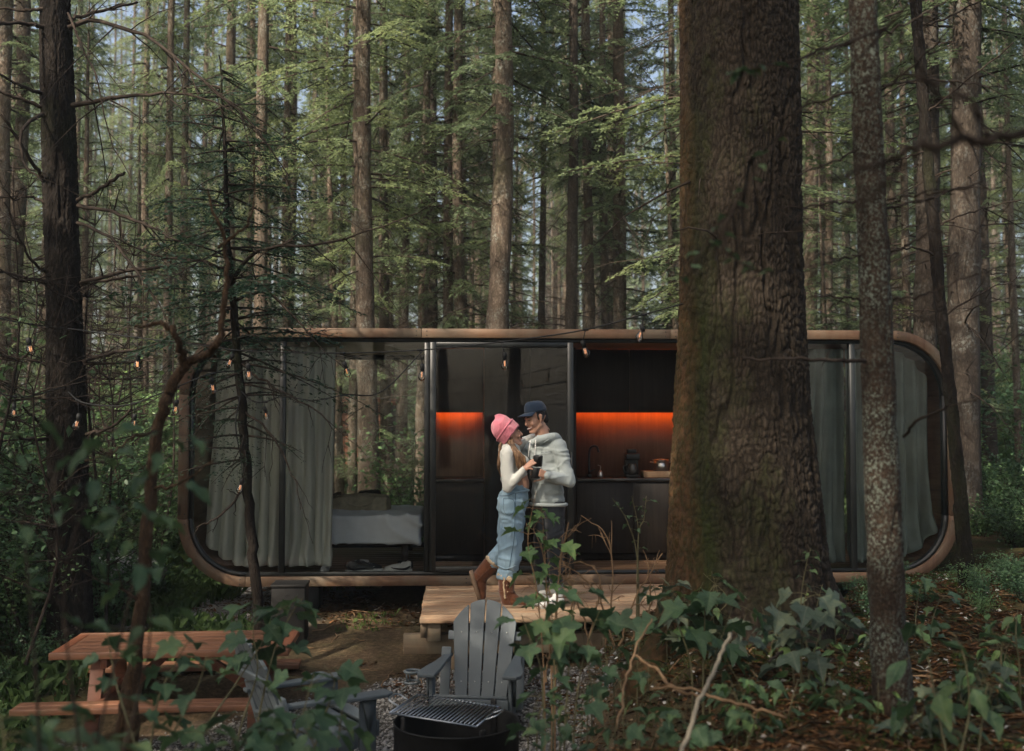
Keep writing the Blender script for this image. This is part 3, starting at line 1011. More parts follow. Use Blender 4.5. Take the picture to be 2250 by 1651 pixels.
# ---- curtains
def curtain(label, top, bot, zt, zb, y, nf, amp, seed, yb=None, name='curtain', group='linen curtains behind the cabin glass', slump=0.0, tilt=None, mat=None):
    """pleated sheet; top / bot = (x0, x1) local; zt, zb functions of u"""
    rng = np.random.default_rng(seed)
    nu, nv = nf * 14, 60
    u = np.linspace(0, 1, nu); v = np.linspace(0, 1, nv)
    U, Vv = np.meshgrid(u, v)
    ph = np.cumsum(rng.uniform(.55, 1.5, nu)); ph = ph / ph[-1] * nf * 2 * PI
    PH = ph[None, :] + .9 * vnoise(np.stack([U * 4, Vv * 1.3, 0 * U], -1), seed)
    wave = np.sin(PH) + .35 * np.sin(2 * PH + 1) + .25 * vnoise(np.stack([U * 30, Vv * 3, 0 * U], -1), seed + 1)
    A = amp * (.65 + .5 * Vv) * (.7 + .5 * vnoise(np.stack([U * 5, Vv * 2, 0 * U + 3], -1), seed + 2))
    ease = Vv ** 1.25
    X = (top[0] + (top[1] - top[0]) * U) * (1 - ease) + (bot[0] + (bot[1] - bot[0]) * U) * ease
    X = X + .35 * A * np.cos(PH)
    zt_ = np.array([zt(a) for a in u]); zb_ = np.array([zb(a) for a in u])
    Z = zt_[None, :] * (1 - Vv) + zb_[None, :] * Vv
    Y = y + A * wave + (0 if yb is None else (yb - y) * Vv)
    pool = sst(.86, 1, Vv)
    Y = Y + slump * pool * (.05 * vnoise(np.stack([U * 14, Vv * 16, 0 * U], -1), seed + 5) - .03)
    X = X + slump * pool * .03 * vnoise(np.stack([U * 12, Vv * 14, 0 * U + 9], -1), seed + 6)
    i, j = np.meshgrid(np.arange(nv - 1), np.arange(nu - 1), indexing='ij')
    a = i * nu + j
    F = np.stack([a, a + 1, a + nu + 1, a + nu], -1).reshape(-1, 4)
    o = link(name, mesh_np(name, np.stack([X, Y, Z], -1).reshape(-1, 3), F, True), None, mat or M_curtain)
    m = o.modifiers.new('t', 'SOLIDIFY'); m.thickness = .004
    o.location = (0, CAB_Y, DECK_Z); o.rotation_euler = (0, 0, CAB_RZ)
    return prop(o, label, 'curtain', group)


def corner_top(x, inset=.17):
    xl = X0 + RC
    r = RC - inset
    if x < xl: return ZH - RC + math.sqrt(max(0, r * r - (x - xl) ** 2))
    if x > X1 - RC: return ZH - RC + math.sqrt(max(0, r * r - (x - X1 + RC) ** 2))
    return ZH - inset


def corner_bot(x, inset=.17): return ZH - corner_top(x, inset)


def ct(a, b): return lambda u: corner_top(a + (b - a) * u)
def cb(a, b): return lambda u: corner_bot(a + (b - a) * u) + .004


curtain('wide grey linen curtain flaring down to the rounded lower left corner', (-2.98, -2.20), (-3.08, -2.23), ct(-2.98, -2.20), cb(-3.08, -2.23), .30, 7, .075, 3, slump=1)
curtain('grey linen curtain hanging beside the bed, right of the black mullion', (-2.22, -1.78), (-2.23, -1.82), ct(-2.22, -1.78), cb(-2.23, -1.82), .27, 4, .06, 8, slump=1)
curtain('dark grey rear curtain drawn aside behind the left end of the bed', (-2.85, -2.35), (-2.85, -2.22), lambda u: 2.40, lambda u: .45, 2.30, 5, .04, 5)
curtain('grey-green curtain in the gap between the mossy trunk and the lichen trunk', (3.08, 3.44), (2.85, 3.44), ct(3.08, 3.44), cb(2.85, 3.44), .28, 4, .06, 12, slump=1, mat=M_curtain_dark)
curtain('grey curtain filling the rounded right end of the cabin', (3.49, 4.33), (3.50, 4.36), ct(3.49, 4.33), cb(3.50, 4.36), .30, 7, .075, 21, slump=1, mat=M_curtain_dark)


def CL(x, y, z):
    """cabin local -> world"""
    c, s = math.cos(CAB_RZ), math.sin(CAB_RZ)
    return Vector((x * c - y * s, CAB_Y + x * s + y * c, DECK_Z + z))


# ---- bed, pillow, bag
def place(o, x, y, z, rz=0.0):
    o.location = CL(x, y, z); o.rotation_euler = (0, 0, CAB_RZ + rz)
    return o


M_duvet = m_plain('white_cotton', (.80, .84, .87), .9, .1, var=.05, bump=.1, bscale=300)
M_darkwood = m_wood('dark_bed_wood', (.02, .014, .01), (.05, .035, .025), 0, .6, False)
bed = thing('bed', 'low bed under a rumpled white duvet at the left end of the cabin', 'bed')
place(bed, 0, 0, IN0 + .01)
bevel(MB().box((-1.92, 1.5, .235), (1.86, 1.40, .07)).build('bed_base', M_darkwood, bed), .006)
for x in (-2.75, -1.1):
    for y in (.95, 2.1):
        MB().box((x, y, .1), (.07, .07, .199)).build('leg', M_darkwood, bed)
mb = MB()
mb.box((-1.91, 1.5, .365), (1.96, 1.46, .29))
mb.ell((-1.93, 1.5, .50), (.98, .76, .05))
rngf = 3


def duvet_folds(co):
    x, y, z = co[:, 0], co[:, 1], co[:, 2]
    front = sst(1.1, .8, y)
    q = np.stack([x * 5 + (.55 - z) * 6.5 * np.sin(x * 2.2), y * 2.2, z * 2.6], -1)
    r = 1 - np.abs(vnoise(q, 4)); r2 = 1 - np.abs(vnoise(np.stack([x * 8, y * 7, z * 5], -1), 9))
    return (r ** 3 * .045 - .012) * (.35 + .65 * front) + r2 ** 4 * .014 + .012 * vnoise(co * 3.5, 8)


duv = remesh(mb, 'duvet', M_duvet, bed, .022, 10, duvet_folds)
plw = MB(); plw.ell((0, 0, 0), (.34, .22, .075)); plw.box((0, 0, 0), (.52, .30, .06))
pl = remesh(plw, 'pillow', M_duvet, None, .02, 8, lambda co: .008 * vnoise(co * 9, 4))
place(pl, -2.42, 1.9, .625)
prop(pl, 'flat white pillow lying at the left end of the bed', 'pillow')
M_canvas = m_plain('olive_canvas', (.30, .265, .185), .9, .1, var=.3, bump=.3, bscale=120)
M_black = m_plain('black_cloth', (.012, .012, .013), .8, .2)
bag = thing('duffel_bag', 'olive canvas duffel bag standing on the white bed', 'bag')
place(bag, -1.62, 1.28, .575, R(4))
mb = MB(); mb.box((0, 0, .12), (.62, .30, .20)); mb.ell((-.30, 0, .12), (.07, .15, .12)); mb.ell((.29, 0, .11), (.06, .15, .11)); mb.ell((.02, 0, .205), (.31, .14, .05))
remesh(mb, 'bag_body', M_canvas, bag, .012, 6, lambda co: .016 * vnoise(co * 7, 3) + .008 * (1 - np.abs(vnoise(co * [9, 9, 16], 6))) ** 3)
mb = MB(); mb.cap((.02, .02, .25), (.20, .03, .25), .035, .045)
remesh(mb, 'bag_flap', M_black, bag, .012, 4)
MB().tube(spline([(-.33, -.16, .06), (-.34, -.165, .16), (-.25, -.17, .25), (-.2, -.12, .262)], 12), .02, 6).build('end_panel', M_black, bag)
MB().tube(spline([(-.18, -.15, .22), (-.1, -.172, .14), (.08, -.172, .13), (.2, -.15, .22)], 16), .009, 6).build('strap', M_canvas, bag)


# ---- shoes left on the floor inside the glass
def sneaker(name, label, cmain, csole, caccent, x, y, rz, sc=1.0, group='shoes left inside the glass front'):
    t = thing(name, label, 'shoe', group=group)
    place(t, x, y, IN0 + .009, rz)
    t.scale = (sc,) * 3
    mm = m_plain(name + '_upper', cmain, .7, .2); ms = m_plain(name + '_sole', csole, .7, .2); ma = m_plain(name + '_accent', caccent, .7, .2)
    so = MB()
    pts = [(-.14, .0), (-.135, -.03), (-.09, -.037), (-.02, -.032), (.06, -.043), (.12, -.038), (.155, -.012), (.155, .012), (.12, .035), (.06, .042), (-.02, .033), (-.09, .036), (-.135, .03)]
    n = len(pts)
    V = np.array([(a, b, z) for z in (.0, .026) for a, b in pts]); k = np.arange(n)
    so.add(V, np.stack([k, (k + 1) % n, n + (k + 1) % n, n + k], -1))
    c0 = len(V); so.add([(0, 0, 0)], np.array([[0, 0, 0]])) if False else None
    so.v.append(np.array([(0, 0, .0), (0, 0, .026)])); so.t.append(np.stack([(k + 1) % n, k, np.full(n, 2 * n)], -1)); so.t.append(np.stack([n + k, n + (k + 1) % n, np.full(n, 2 * n + 1)], -1)); so.n += 2
    so.build('sole', ms, t)
    up = MB()
    up.cap((-.09, 0, .055), (-.03, 0, .058), .038, .036); up.cap((-.10, 0, .085), (-.045, 0, .082), .030, .030)
    up.cap((-.03, 0, .055), (.06, 0, .045), .036, .034); up.cap((.06, 0, .042), (.12, 0, .036), .034, .024)
    remesh(up, 'upper', mm, t, .007, 4)
    ac = MB()
    for sgn in (-1, 1):
        ac.tube(spline([(-.12, .036 * sgn, .06), (-.06, .04 * sgn, .034), (.03, .043 * sgn, .04), (.075, .034 * sgn, .05)], 12), [.006, .010, .012, .012, .011, .010, .009, .008, .007, .006, .005, .003], 6)
    ac.cap((-.135, 0, .05), (-.13, 0, .095), .012, .012)
    ac.build('stripe', ma, t, True)
    lc = MB()
    for q in range(4):
        lc.tube([(-.005 + q * .02, -.022, .088 - q * .007), (-.005 + q * .02, .022, .088 - q * .007)], .004, 5)
    lc.build('lace', ma if cmain[0] < .3 else ms, t)
    MB().cap((-.075, 0, .095), (-.01, 0, .095), .022, .018).build('tongue', ma, t, True)
    return t


W_, K_ = (.62, .62, .60), (.02, .02, .022)
sneaker('sneaker', 'small white sneaker seen toe-on beside the curtain hem', W_, W_, W_, -1.87, .24, R(-95), .85)
sneaker('sneaker', 'black and grey running shoe with white sole in front of the bed', (.10, .105, .10), W_, K_, -1.52, .22, R(8), 1.0)
sneaker('sneaker', 'second black running shoe just behind the first one', (.03, .03, .03), W_, (.4, .4, .4), -1.44, .33, R(-10), 1.0)
sneaker('sneaker', 'white low sneaker with a black side stripe near the door post', W_, W_, K_, -1.13, .22, R(184), 1.0)

# ---- things on the kitchen counter
M_steel = m_plain('brushed_steel', (.55, .52, .50), .28, .5, 1.0, var=.1)
CZ = CT
fa = thing('kitchen_tap', 'tall black gooseneck tap at the sink, catching orange light', 'tap'); place(fa, .93, 1.30, CZ)
MB().tube([(0, 0, 0), (0, 0, .03)], .028, 12).build('base', M_blackmetal, fa)
MB().tube(spline([(0, 0, .03), (0, 0, .25), (.02, -.03, .33), (.07, -.10, .34), (.09, -.14, .28)], 22), .013, 10).build('spout', M_blackmetal, fa, True)
MB().tube([(.012, 0, .06), (.07, 0, .085)], .007, 8).build('handle', M_blackmetal, fa)
so_ = thing('soap_pump', 'small brass-coloured soap pump beside the sink', 'soap dispenser'); place(so_, 1.05, 1.25, CZ)
MB().tube([(0, 0, 0), (0, 0, .012), (0, 0, .05), (0, 0, .075)], [.03, .032, .026, .01], 12).build('bottle', M_steel, so_, True)
MB().tube(spline([(0, 0, .075), (0, 0, .12), (-.03, -.02, .13)], 8), .006, 8).build('nozzle', M_steel, so_)
cm = thing('coffee_maker', 'black coffee maker with a glass jug on the kitchen counter', 'coffee maker'); place(cm, 1.40, 1.24, CZ)
bevel(MB().box((0, .05, .13), (.15, .09, .26)).build('body', M_blackmetal, cm), .01)
bevel(MB().box((0, -.03, .225), (.15, .16, .07)).build('filter_head', M_blackmetal, cm), .01)
bevel(MB().box((0, -.03, .012), (.15, .16, .024)).build('hot_plate', M_blackmetal, cm), .006)
bevel(MB().box((0, .02, .285), (.10, .10, .05)).build('lid', M_blackmetal, cm), .01)
jug = NT('jug_glass'); jug = jug.out((.05, .045, .04), .08, .6)
MB().tube([(0, -.04, .026), (0, -.04, .04), (0, -.04, .09), (0, -.04, .13), (0, -.04, .15)], [.045, .056, .06, .045, .04], 18).build('jug', jug, cm, True)
MB().tube(spline([(-.055, -.05, .13), (-.10, -.07, .12), (-.10, -.07, .06), (-.058, -.05, .05)], 10), .008, 6).build('handle', M_blackmetal, cm)
cbd = bevel(MB().box((0, 0, .034), (.34, .24, .068)).build('wooden_box', M_deck, None), .004)
place(cbd, 1.68, 1.20, CZ); prop(cbd, 'pale wooden box on the counter under the steel pot', 'box')
pot = thing('cooking_pot', 'small steel cooking pot with a lid standing on the wooden box', 'pot'); place(pot, 1.72, 1.20, CZ + .068)
MB().tube([(0, 0, .001), (0, 0, .01), (0, 0, .115)], [.075, .085, .085], 24).build('pot_body', M_steel, pot, True)
MB().tube([(0, 0, .116), (0, 0, .122), (0, 0, .135)], [.095, .095, .03], 24).build('lid', M_steel, pot)
for sx in (-1, 1):
    MB().tube(spline([(sx * .085, -.025, .095), (sx * .12, 0, .098), (sx * .085, .025, .095)], 8), .006, 6).build('handle', M_steel, pot)

# ------------------------------------------------------------------ the deck
deck = thing('deck', 'low wooden deck of long larch boards in front of the open cabin door', 'deck', (0, CAB_Y, DECK_Z), CAB_RZ)
DL, DR, DD = -.85, 2.75, 1.86
npk = 13
for k in range(npk):
    w = DD / npk
    yc = -.004 - (k + .5) * w
    o = bevel(MB().box(((DL + DR) / 2 + rnd.uniform(-.006, .006), yc, -.017 + rnd.uniform(-.002, .002)), (DR - DL, w - .006, .034)).build('plank', M_deck, deck), .003, 1)
for x in (DL + .03, .35, 1.5, DR - .05):
    MB().box((x, -DD / 2, -.095), (.05, DD - .06, .118)).build('joist', M_beam, deck)
bevel(MB().box(((DL + DR) / 2 - .06, -DD + .22, -.235), (DR - DL + .16, .10, .16)).build('beam', M_beam, deck), .004, 1)
bevel(MB().box((DL + .11, -DD + .09, -.11), (.12, .10, .15)).build('block', M_beam, deck), .004, 1)
for x in (DL + .3, 1.2, 2.5):
    MB().box((x, -DD + .22, -.45), (.11, .11, .268)).build('post', M_beam, deck)

# ------------------------------------------------------------------ the near trees
M_big_bark = NT('old_spruce_bark')
t = M_big_bark
_o = t.n('ShaderNodeTexCoord').outputs['Object']
_hat = t.n('ShaderNodeAttribute', attribute_name='plate').outputs['Fac']
_n1 = t.noise(t.coord((1, 1, .6)), 24, 6, .7); _n2 = t.noise(_o, 90, 4, .7); _nb = t.noise(t.coord((1, 1, .45)), 2.2, 7, .65)
_h = t.math('ADD', t.math('MULTIPLY', _hat, .45), t.math('MULTIPLY', _n1, .75))
_c = t.ramp(_h, [(.25, (.004, .0032, .0026)), (.52, (.016, .0128, .0096)), (.95, (.058, .046, .034))])
_c = t.mix(t.ramp(_n2, [(.4, 0), (.75, .5)]), _c, (.055, .040, .028))
_sx = t.n('ShaderNodeSeparateXYZ'); t.l(_o, _sx.inputs[0])
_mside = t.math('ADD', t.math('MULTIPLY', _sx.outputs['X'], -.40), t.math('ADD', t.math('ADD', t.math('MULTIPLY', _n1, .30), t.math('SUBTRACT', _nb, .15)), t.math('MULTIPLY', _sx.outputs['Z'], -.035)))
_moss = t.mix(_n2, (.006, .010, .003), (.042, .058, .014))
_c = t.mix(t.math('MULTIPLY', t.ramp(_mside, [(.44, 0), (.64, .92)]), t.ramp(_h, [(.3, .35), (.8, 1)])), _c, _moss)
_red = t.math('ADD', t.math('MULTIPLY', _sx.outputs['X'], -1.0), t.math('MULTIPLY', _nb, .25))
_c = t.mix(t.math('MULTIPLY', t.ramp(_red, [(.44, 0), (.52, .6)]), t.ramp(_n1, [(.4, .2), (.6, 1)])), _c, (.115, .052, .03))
t.bump(t.math('ADD', _n1, t.math('MULTIPLY', _n2, .5)), .7, .012)
M_big_bark = t.out(_c, .95, .12)

M_dark_bark = m_bark('silhouette_bark', (.004, .003, .0025), (.013, .010, .008), (.038, .030, .023), 1.2, moss=(.03, .036, .015), moss_amt=.35, lichen=(.12, .13, .11), lich_amt=.24)  # near-black bark colour makes the trunks read as silhouettes
M_lichen_bark = m_bark('lichen_bark', (.010, .007, .0055), (.036, .024, .017), (.09, .062, .043), 1.6, lichen=(.20, .23, .19), lich_amt=.54, lich_scale=75, vz=.8, bump=.6, bdist=.012)
M_sap_bark = m_bark('sapling_bark', (.014, .009, .006), (.060, .036, .021), (.16, .10, .06), 2.2, moss=(.04, .05, .02), moss_amt=.3)
M_dead = m_plain('dead_twigs', (.034, .026, .021), .9, .1, var=.5)
M_dry = m_plain('dry_stems', (.20, .125, .07), .85, .15, var=.35)


def worley(u, v, su, sv, seed, wrap_u=None):
    """F1, F2 and cell value for points (u, v) on a jittered grid of cell size su x sv"""
    gu = u / su; gv = v / sv
    iu = np.floor(gu).astype(int); iv = np.floor(gv).astype(int)
    f1 = np.full(u.shape, 9.); f2 = np.full(u.shape, 9.); cell = np.zeros(u.shape)

    def hsh(a, b, k):
        if wrap_u: a = np.mod(a, wrap_u)
        n = (a * 73856093 ^ b * 19349663 ^ (k + seed) * 83492791) & 0xFFFFFFFF
        n = ((n ^ (n >> 13)) * 1274126177) & 0xFFFFFFFF
        return ((n ^ (n >> 16)) & 0xFFFF) / 65535.
    for du in (-1, 0, 1):
        for dv in (-1, 0, 1):
            a = iu + du; b = iv + dv
            d = np.hypot(a + .15 + .7 * hsh(a, b, 1) - gu, b + .15 + .7 * hsh(a, b, 2) - gv)
            c = hsh(a, b, 3)
            near = d < f1
            f2 = np.where(near, f1, np.minimum(f2, d)); cell = np.where(near, c, cell); f1 = np.where(near, d, f1)
    return f1, f2, cell


def lofted_trunk(name, prof, d, seed, nth, nz, plate=(.05, .085), depth=.018, roots=0.0, mat=None, parent=None, zbot=None, ztop=None, origin=None):
    """trunk with real bark relief; prof = [(photo x centre, photo y, photo width)] top to bottom at depth d"""
    pr = sorted(prof, key=lambda q: -q[1])
    cs = np.array([tuple(W(x, y, d)) for x, y, w in pr]); rs = np.array([w / 2 / (FPX / d) for x, y, w in pr]) * .965
    z0 = cs[0, 2] if zbot is None else zbot
    z1 = cs[-1, 2] if ztop is None else ztop
    Z = z0 + (z1 - z0) * np.linspace(0, 1, nz)
    cx = np.interp(Z, cs[:, 2], cs[:, 0]); r = np.interp(Z, cs[:, 2], rs)
    hi = Z > cs[-1, 2]
    if hi.any():
        sl_ = (cs[-1, 0] - cs[-2, 0]) / (cs[-1, 2] - cs[-2, 2])
        cx[hi] = cs[-1, 0] + sl_ * (Z[hi] - cs[-1, 2]); r[hi] = rs[-1] * np.clip(1 - (Z[hi] - cs[-1, 2]) / 30, .3, 1)
    k9 = np.ones(9) / 9
    r = np.convolve(np.pad(r, 4, 'edge'), k9, 'valid'); cx = np.convolve(np.pad(cx, 4, 'edge'), k9, 'valid')
    th = np.linspace(0, 2 * PI, nth, endpoint=False)
    TH_, ZZ = np.meshgrid(th, Z)
    RR = np.repeat(r[:, None], nth, 1); rm = float(np.median(r))
    circ = 2 * PI * rm; ncell = max(6, int(round(circ / plate[0])))
    cyl = lambda k, kz: np.stack([np.cos(TH_) * rm * k, np.sin(TH_) * rm * k, ZZ * kz], -1)
    warp = (vnoise(cyl(9, 6), seed) + .6 * vnoise(cyl(22, 15), seed + 11)) * plate[0] * 1.1
    warp2 = (vnoise(cyl(9, 6), seed + 21) + .6 * vnoise(cyl(22, 15), seed + 22)) * plate[1] * .9
    uu = TH_ / (2 * PI) * circ
    f1, f2, cell = worley(uu + warp, ZZ + warp2, circ / ncell, plate[1], seed, ncell)
    nc2 = int(ncell * 2.1)
    g1, g2, cell2 = worley(uu + warp * .8, ZZ + warp2 * .6, circ / nc2, plate[1] * .45, seed + 40, nc2)
    e = sst(.0, .42, f2 - f1) * (.45 + .55 * sst(.0, .35, g2 - g1))
    cell = .6 * cell + .4 * cell2
    big = vnoise(np.stack([np.cos(TH_) * 2.2, np.sin(TH_) * 2.2, ZZ * .8], -1), seed + 3)
    fine = vnoise(np.stack([np.cos(TH_) * rm * 70, np.sin(TH_) * rm * 70, ZZ * 45], -1), seed + 4)
    mid = vnoise(np.stack([np.cos(TH_) * rm * 28, np.sin(TH_) * rm * 28, ZZ * 12], -1), seed + 5)
    fur = sst(.80, .97, 1 - np.abs(vnoise(cyl(11, 1.9), seed + 31) + .35 * vnoise(cyl(26, 7), seed + 32))) * (.4 + .6 * sst(-.3, .5, vnoise(cyl(5, 1.2), seed + 33)))
    e = e * (1 - .85 * fur)
    H = depth * (e * (.55 + .6 * cell) + .3 * fine * e + .35 * mid - 1.5 * fur) + .06 * rm * big
    if roots:
        g = np.clip(1 - (ZZ - cs[0, 2]) / roots, 0, 1.08) ** 2.4
        lob = .5 + .5 * np.cos(TH_ * 5 + 1.2 + .6 * np.sin(TH_ * 2)) + .4 * vnoise(np.stack([np.cos(TH_) * 2, np.sin(TH_) * 2, ZZ], -1), seed + 8)
        H = H + g * rm * (.12 + .62 * lob)
    Q = np.stack([cx[:, None] + (RR + H) * np.cos(TH_), d + (RR + H) * np.sin(TH_), ZZ], -1).reshape(-1, 3)
    i, j = np.meshgrid(np.arange(nz - 1), np.arange(nth), indexing='ij')
    a = i * nth + j; b = i * nth + (j + 1) % nth
    F = np.stack([a, b, b + nth, a + nth], -1).reshape(-1, 4)
    if origin is not None: Q = Q - np.array(tuple(origin))
    me = mesh_np(name, Q, F, True)
    at = me.attributes.new('plate', 'FLOAT', 'POINT')
    at.data.foreach_set('value', (e * (.55 + .6 * cell)).ravel().astype(np.float32))
    return link(name, me, parent, mat)


def branch_px(mb, pts, twigs=0, rng=None, dd=0.0, n=16, sub=.35, seg=6):
    """branch through (photo x, photo y, photo width, depth) points with side twigs"""
    P = np.array([tuple(W(a, b, d)) for a, b, w, d in pts]); r = np.array([w / 2 * d / FPX for a, b, w, d in pts])
    S = spline(P, n); rr = np.interp(np.linspace(0, 1, n), np.linspace(0, 1, len(r)), r)
    if rng is not None: S[1:] += rng.normal(0, .006, (n - 1, 3))
    mb.tube(S, rr, seg, False)
    L = np.linalg.norm(np.diff(S, axis=0), axis=1).sum()
    for q in range(twigs):
        k = rng.integers(2, n - 1); b = S[k]; T = S[k] - S[k - 1]; T /= np.linalg.norm(T)
        d = T * .8 + rng.normal(0, .55, 3); d[2] -= .15; d /= np.linalg.norm(d); l = L * sub * rng.uniform(.3, 1)
        m = 6
        tw = b + d * (np.linspace(0, l, m))[:, None] + np.stack([0 * np.arange(m), 0 * np.arange(m), -.12 * l * np.linspace(0, 1, m) ** 2], -1) + rng.normal(0, .008, (m, 3)) * np.linspace(0, 1, m)[:, None]
        mb.tube(tw, np.linspace(min(rr[k] * .6, .008), .0018, m), 4, False)
        for z in range(rng.integers(0, 3)):
            b2 = tw[rng.integers(2, m - 1)]; d2 = d + rng.normal(0, .6, 3)
            mb.tube([b2, b2 + d2 * l * .18, b2 + d2 * l * .36 + [0, 0, -.02]], [.0035, .0025, .0012], 3, False)
    return S


def stuff(o):
    o['kind'] = 'stuff'
    return o


# --- the big mossy trunk
bx = W(1625, 1375, 7.5)
big = thing('spruce_tree', 'huge old mossy spruce trunk standing in front of the right half of the cabin', 'tree', (bx.x, 7.5, gz1(bx.x, 7.5)))
prof_big = [(1620, -250, 250), (1620, 0, 258), (1625, 300, 262), (1626, 500, 262), (1629, 700, 272), (1630, 900, 294), (1636, 1100, 330), (1642, 1250, 352), (1648, 1330, 372), (1650, 1440, 380)]
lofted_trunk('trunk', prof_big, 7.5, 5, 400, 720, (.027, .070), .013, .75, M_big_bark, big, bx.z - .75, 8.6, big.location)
bigk = conifer_meshes(21, H=30, r0=.36, z0=8.5, nb=90, Lmax=4.2, ndead=20, kw=FK, trunk_n=16, lean=.1, keep=.6)
for nm, me, m in zip(('branches', 'crown'), bigk[1:], (M_twig, M_needle)):
    me.materials.append(m); stuff(link(nm, me, big))
_ut = MB(); _p = np.array([(0.0 + .04, 0, z) for z in (7.6, 12, 18, 24, 30)]); _ut.tube(_p, [.36, .32, .24, .14, .02], 16, False)
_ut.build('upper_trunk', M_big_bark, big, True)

# --- the lichen covered trunk on the right
lx = W(1965, 1560, 5.2)
lich = thing('spruce_tree', 'slim trunk spotted with pale lichen on the mound, right of the big mossy trunk', 'tree', (lx.x, 5.2, gz1(lx.x, 5.2)))
lofted_trunk('trunk', [(1880, -400, 56), (1895, 0, 62), (1909, 330, 66), (1921, 560, 69), (1925, 700, 70), (1938, 1050, 76), (1952, 1400, 80), (1965, 1560, 92), (1970, 1640, 110)], 5.2, 9, 150, 620, (.018, .016), .0045, .22, M_lichen_bark, lich, None, 7.5, lich.location)
mb = MB(); q_ = np.random.default_rng(3)
for pts, tw in (
        ([(1900, 795, 11, 5.15), (1830, 790, 9, 5.0), (1740, 792, 8, 4.9), (1630, 788, 6, 4.85)], 1),
        ([(1870, 95, 7, 5.2), (1800, 110, 5, 5.1), (1740, 140, 3, 5.0)], 5), ([(1880, 200, 7, 5.2), (1800, 225, 5, 5.2), (1690, 270, 3, 5.3)], 6),
        ([(1885, 330, 6, 5.2), (1800, 370, 5, 5.0), (1660, 415, 2, 4.9)], 6), ([(1890, 440, 7, 5.2), (1820, 450, 5, 5.2), (1700, 462, 3, 5.2)], 3),
        ([(1895, 560, 6, 5.2), (1830, 575, 4, 5.0), (1765, 600, 2, 4.9)], 3), ([(1890, 660, 7, 5.2), (1830, 652, 5, 5.2), (1770, 653, 3, 5.3)], 2),
        ([(1930, 75, 6, 5.2), (2000, 50, 5, 5.3), (2100, -10, 3, 5.5)], 5), ([(1935, 200, 6, 5.2), (2010, 140, 5, 5.0), (2090, 60, 3, 4.9)], 5),
        ([(1940, 190, 6, 5.2), (2040, 175, 5, 5.4), (2180, 190, 3, 5.6)], 4), ([(1945, 460, 7, 5.2), (2030, 440, 5, 5.3), (2160, 400, 4, 5.4)], 5),
        ([(1950, 440, 5, 5.2), (2050, 425, 5, 5.0), (2200, 410, 3, 4.8)], 3), ([(1955, 560, 6, 5.2), (2010, 530, 5, 5.2), (2060, 490, 3, 5.2)], 3),
        ([(1962, 660, 6, 5.2), (2050, 640, 4, 5.0), (2150, 600, 2, 4.9)], 3), ([(1985, 960, 7, 5.25), (2010, 930, 7, 5.1), (2050, 905, 6, 4.9), (2100, 890, 4, 4.7), (2180, 870, 3, 4.6)], 2)):
    branch_px(mb, pts, tw, q_)
o = mb.build('branches', M_dead); o.data.transform(Matrix.Translation(-lich.location)); o.parent = lich; stuff(o)

# --- thin dark trunk at the right end of the cabin
tx = W(2128, 1310, 9.0)
thin = thing('spruce_tree', 'thin dark trunk leaning in front of the rounded right end of the cabin', 'tree', (tx.x, 9.0, gz1(tx.x, 9.0)))
lofted_trunk('trunk', [(2000, -260, 22), (2012, 0, 24), (2036, 330, 25), (2065, 650, 26), (2082, 820, 26), (2101, 1000, 28), (2118, 1200, 32), (2128, 1310, 38), (2130, 1350, 46)], 9.0, 14, 60, 300, (.03, .04), .006, .2, M_dark_bark, thin, None, 8.5, thin.location)
mb = MB()
for pts, tw in (([(2015, 60, 6, 9), (2080, 40, 5, 9), (2190, -20, 3, 9)], 5), ([(2028, 250, 6, 9), (2100, 200, 4, 8.8), (2230, 90, 3, 8.5)], 6), ([(2040, 330, 6, 9), (1980, 350, 4, 9), (1900, 370, 2, 9)], 5),
                ([(2050, 500, 5, 9), (2120, 470, 4, 9), (2240, 440, 3, 9)], 5), ([(2058, 560, 6, 9), (1990, 545, 4, 8.8), (1935, 560, 3, 8.7)], 3), ([(2070, 700, 5, 9), (2160, 640, 4, 9), (2245, 610, 2, 9)], 5), ([(2030, 180, 5, 9), (1975, 190, 4, 9), (1905, 240, 2, 9)], 5)):
    branch_px(mb, pts, tw, q_)
o = mb.build('branches', M_dead); o.data.transform(Matrix.Translation(-thin.location)); o.parent = thin; stuff(o)

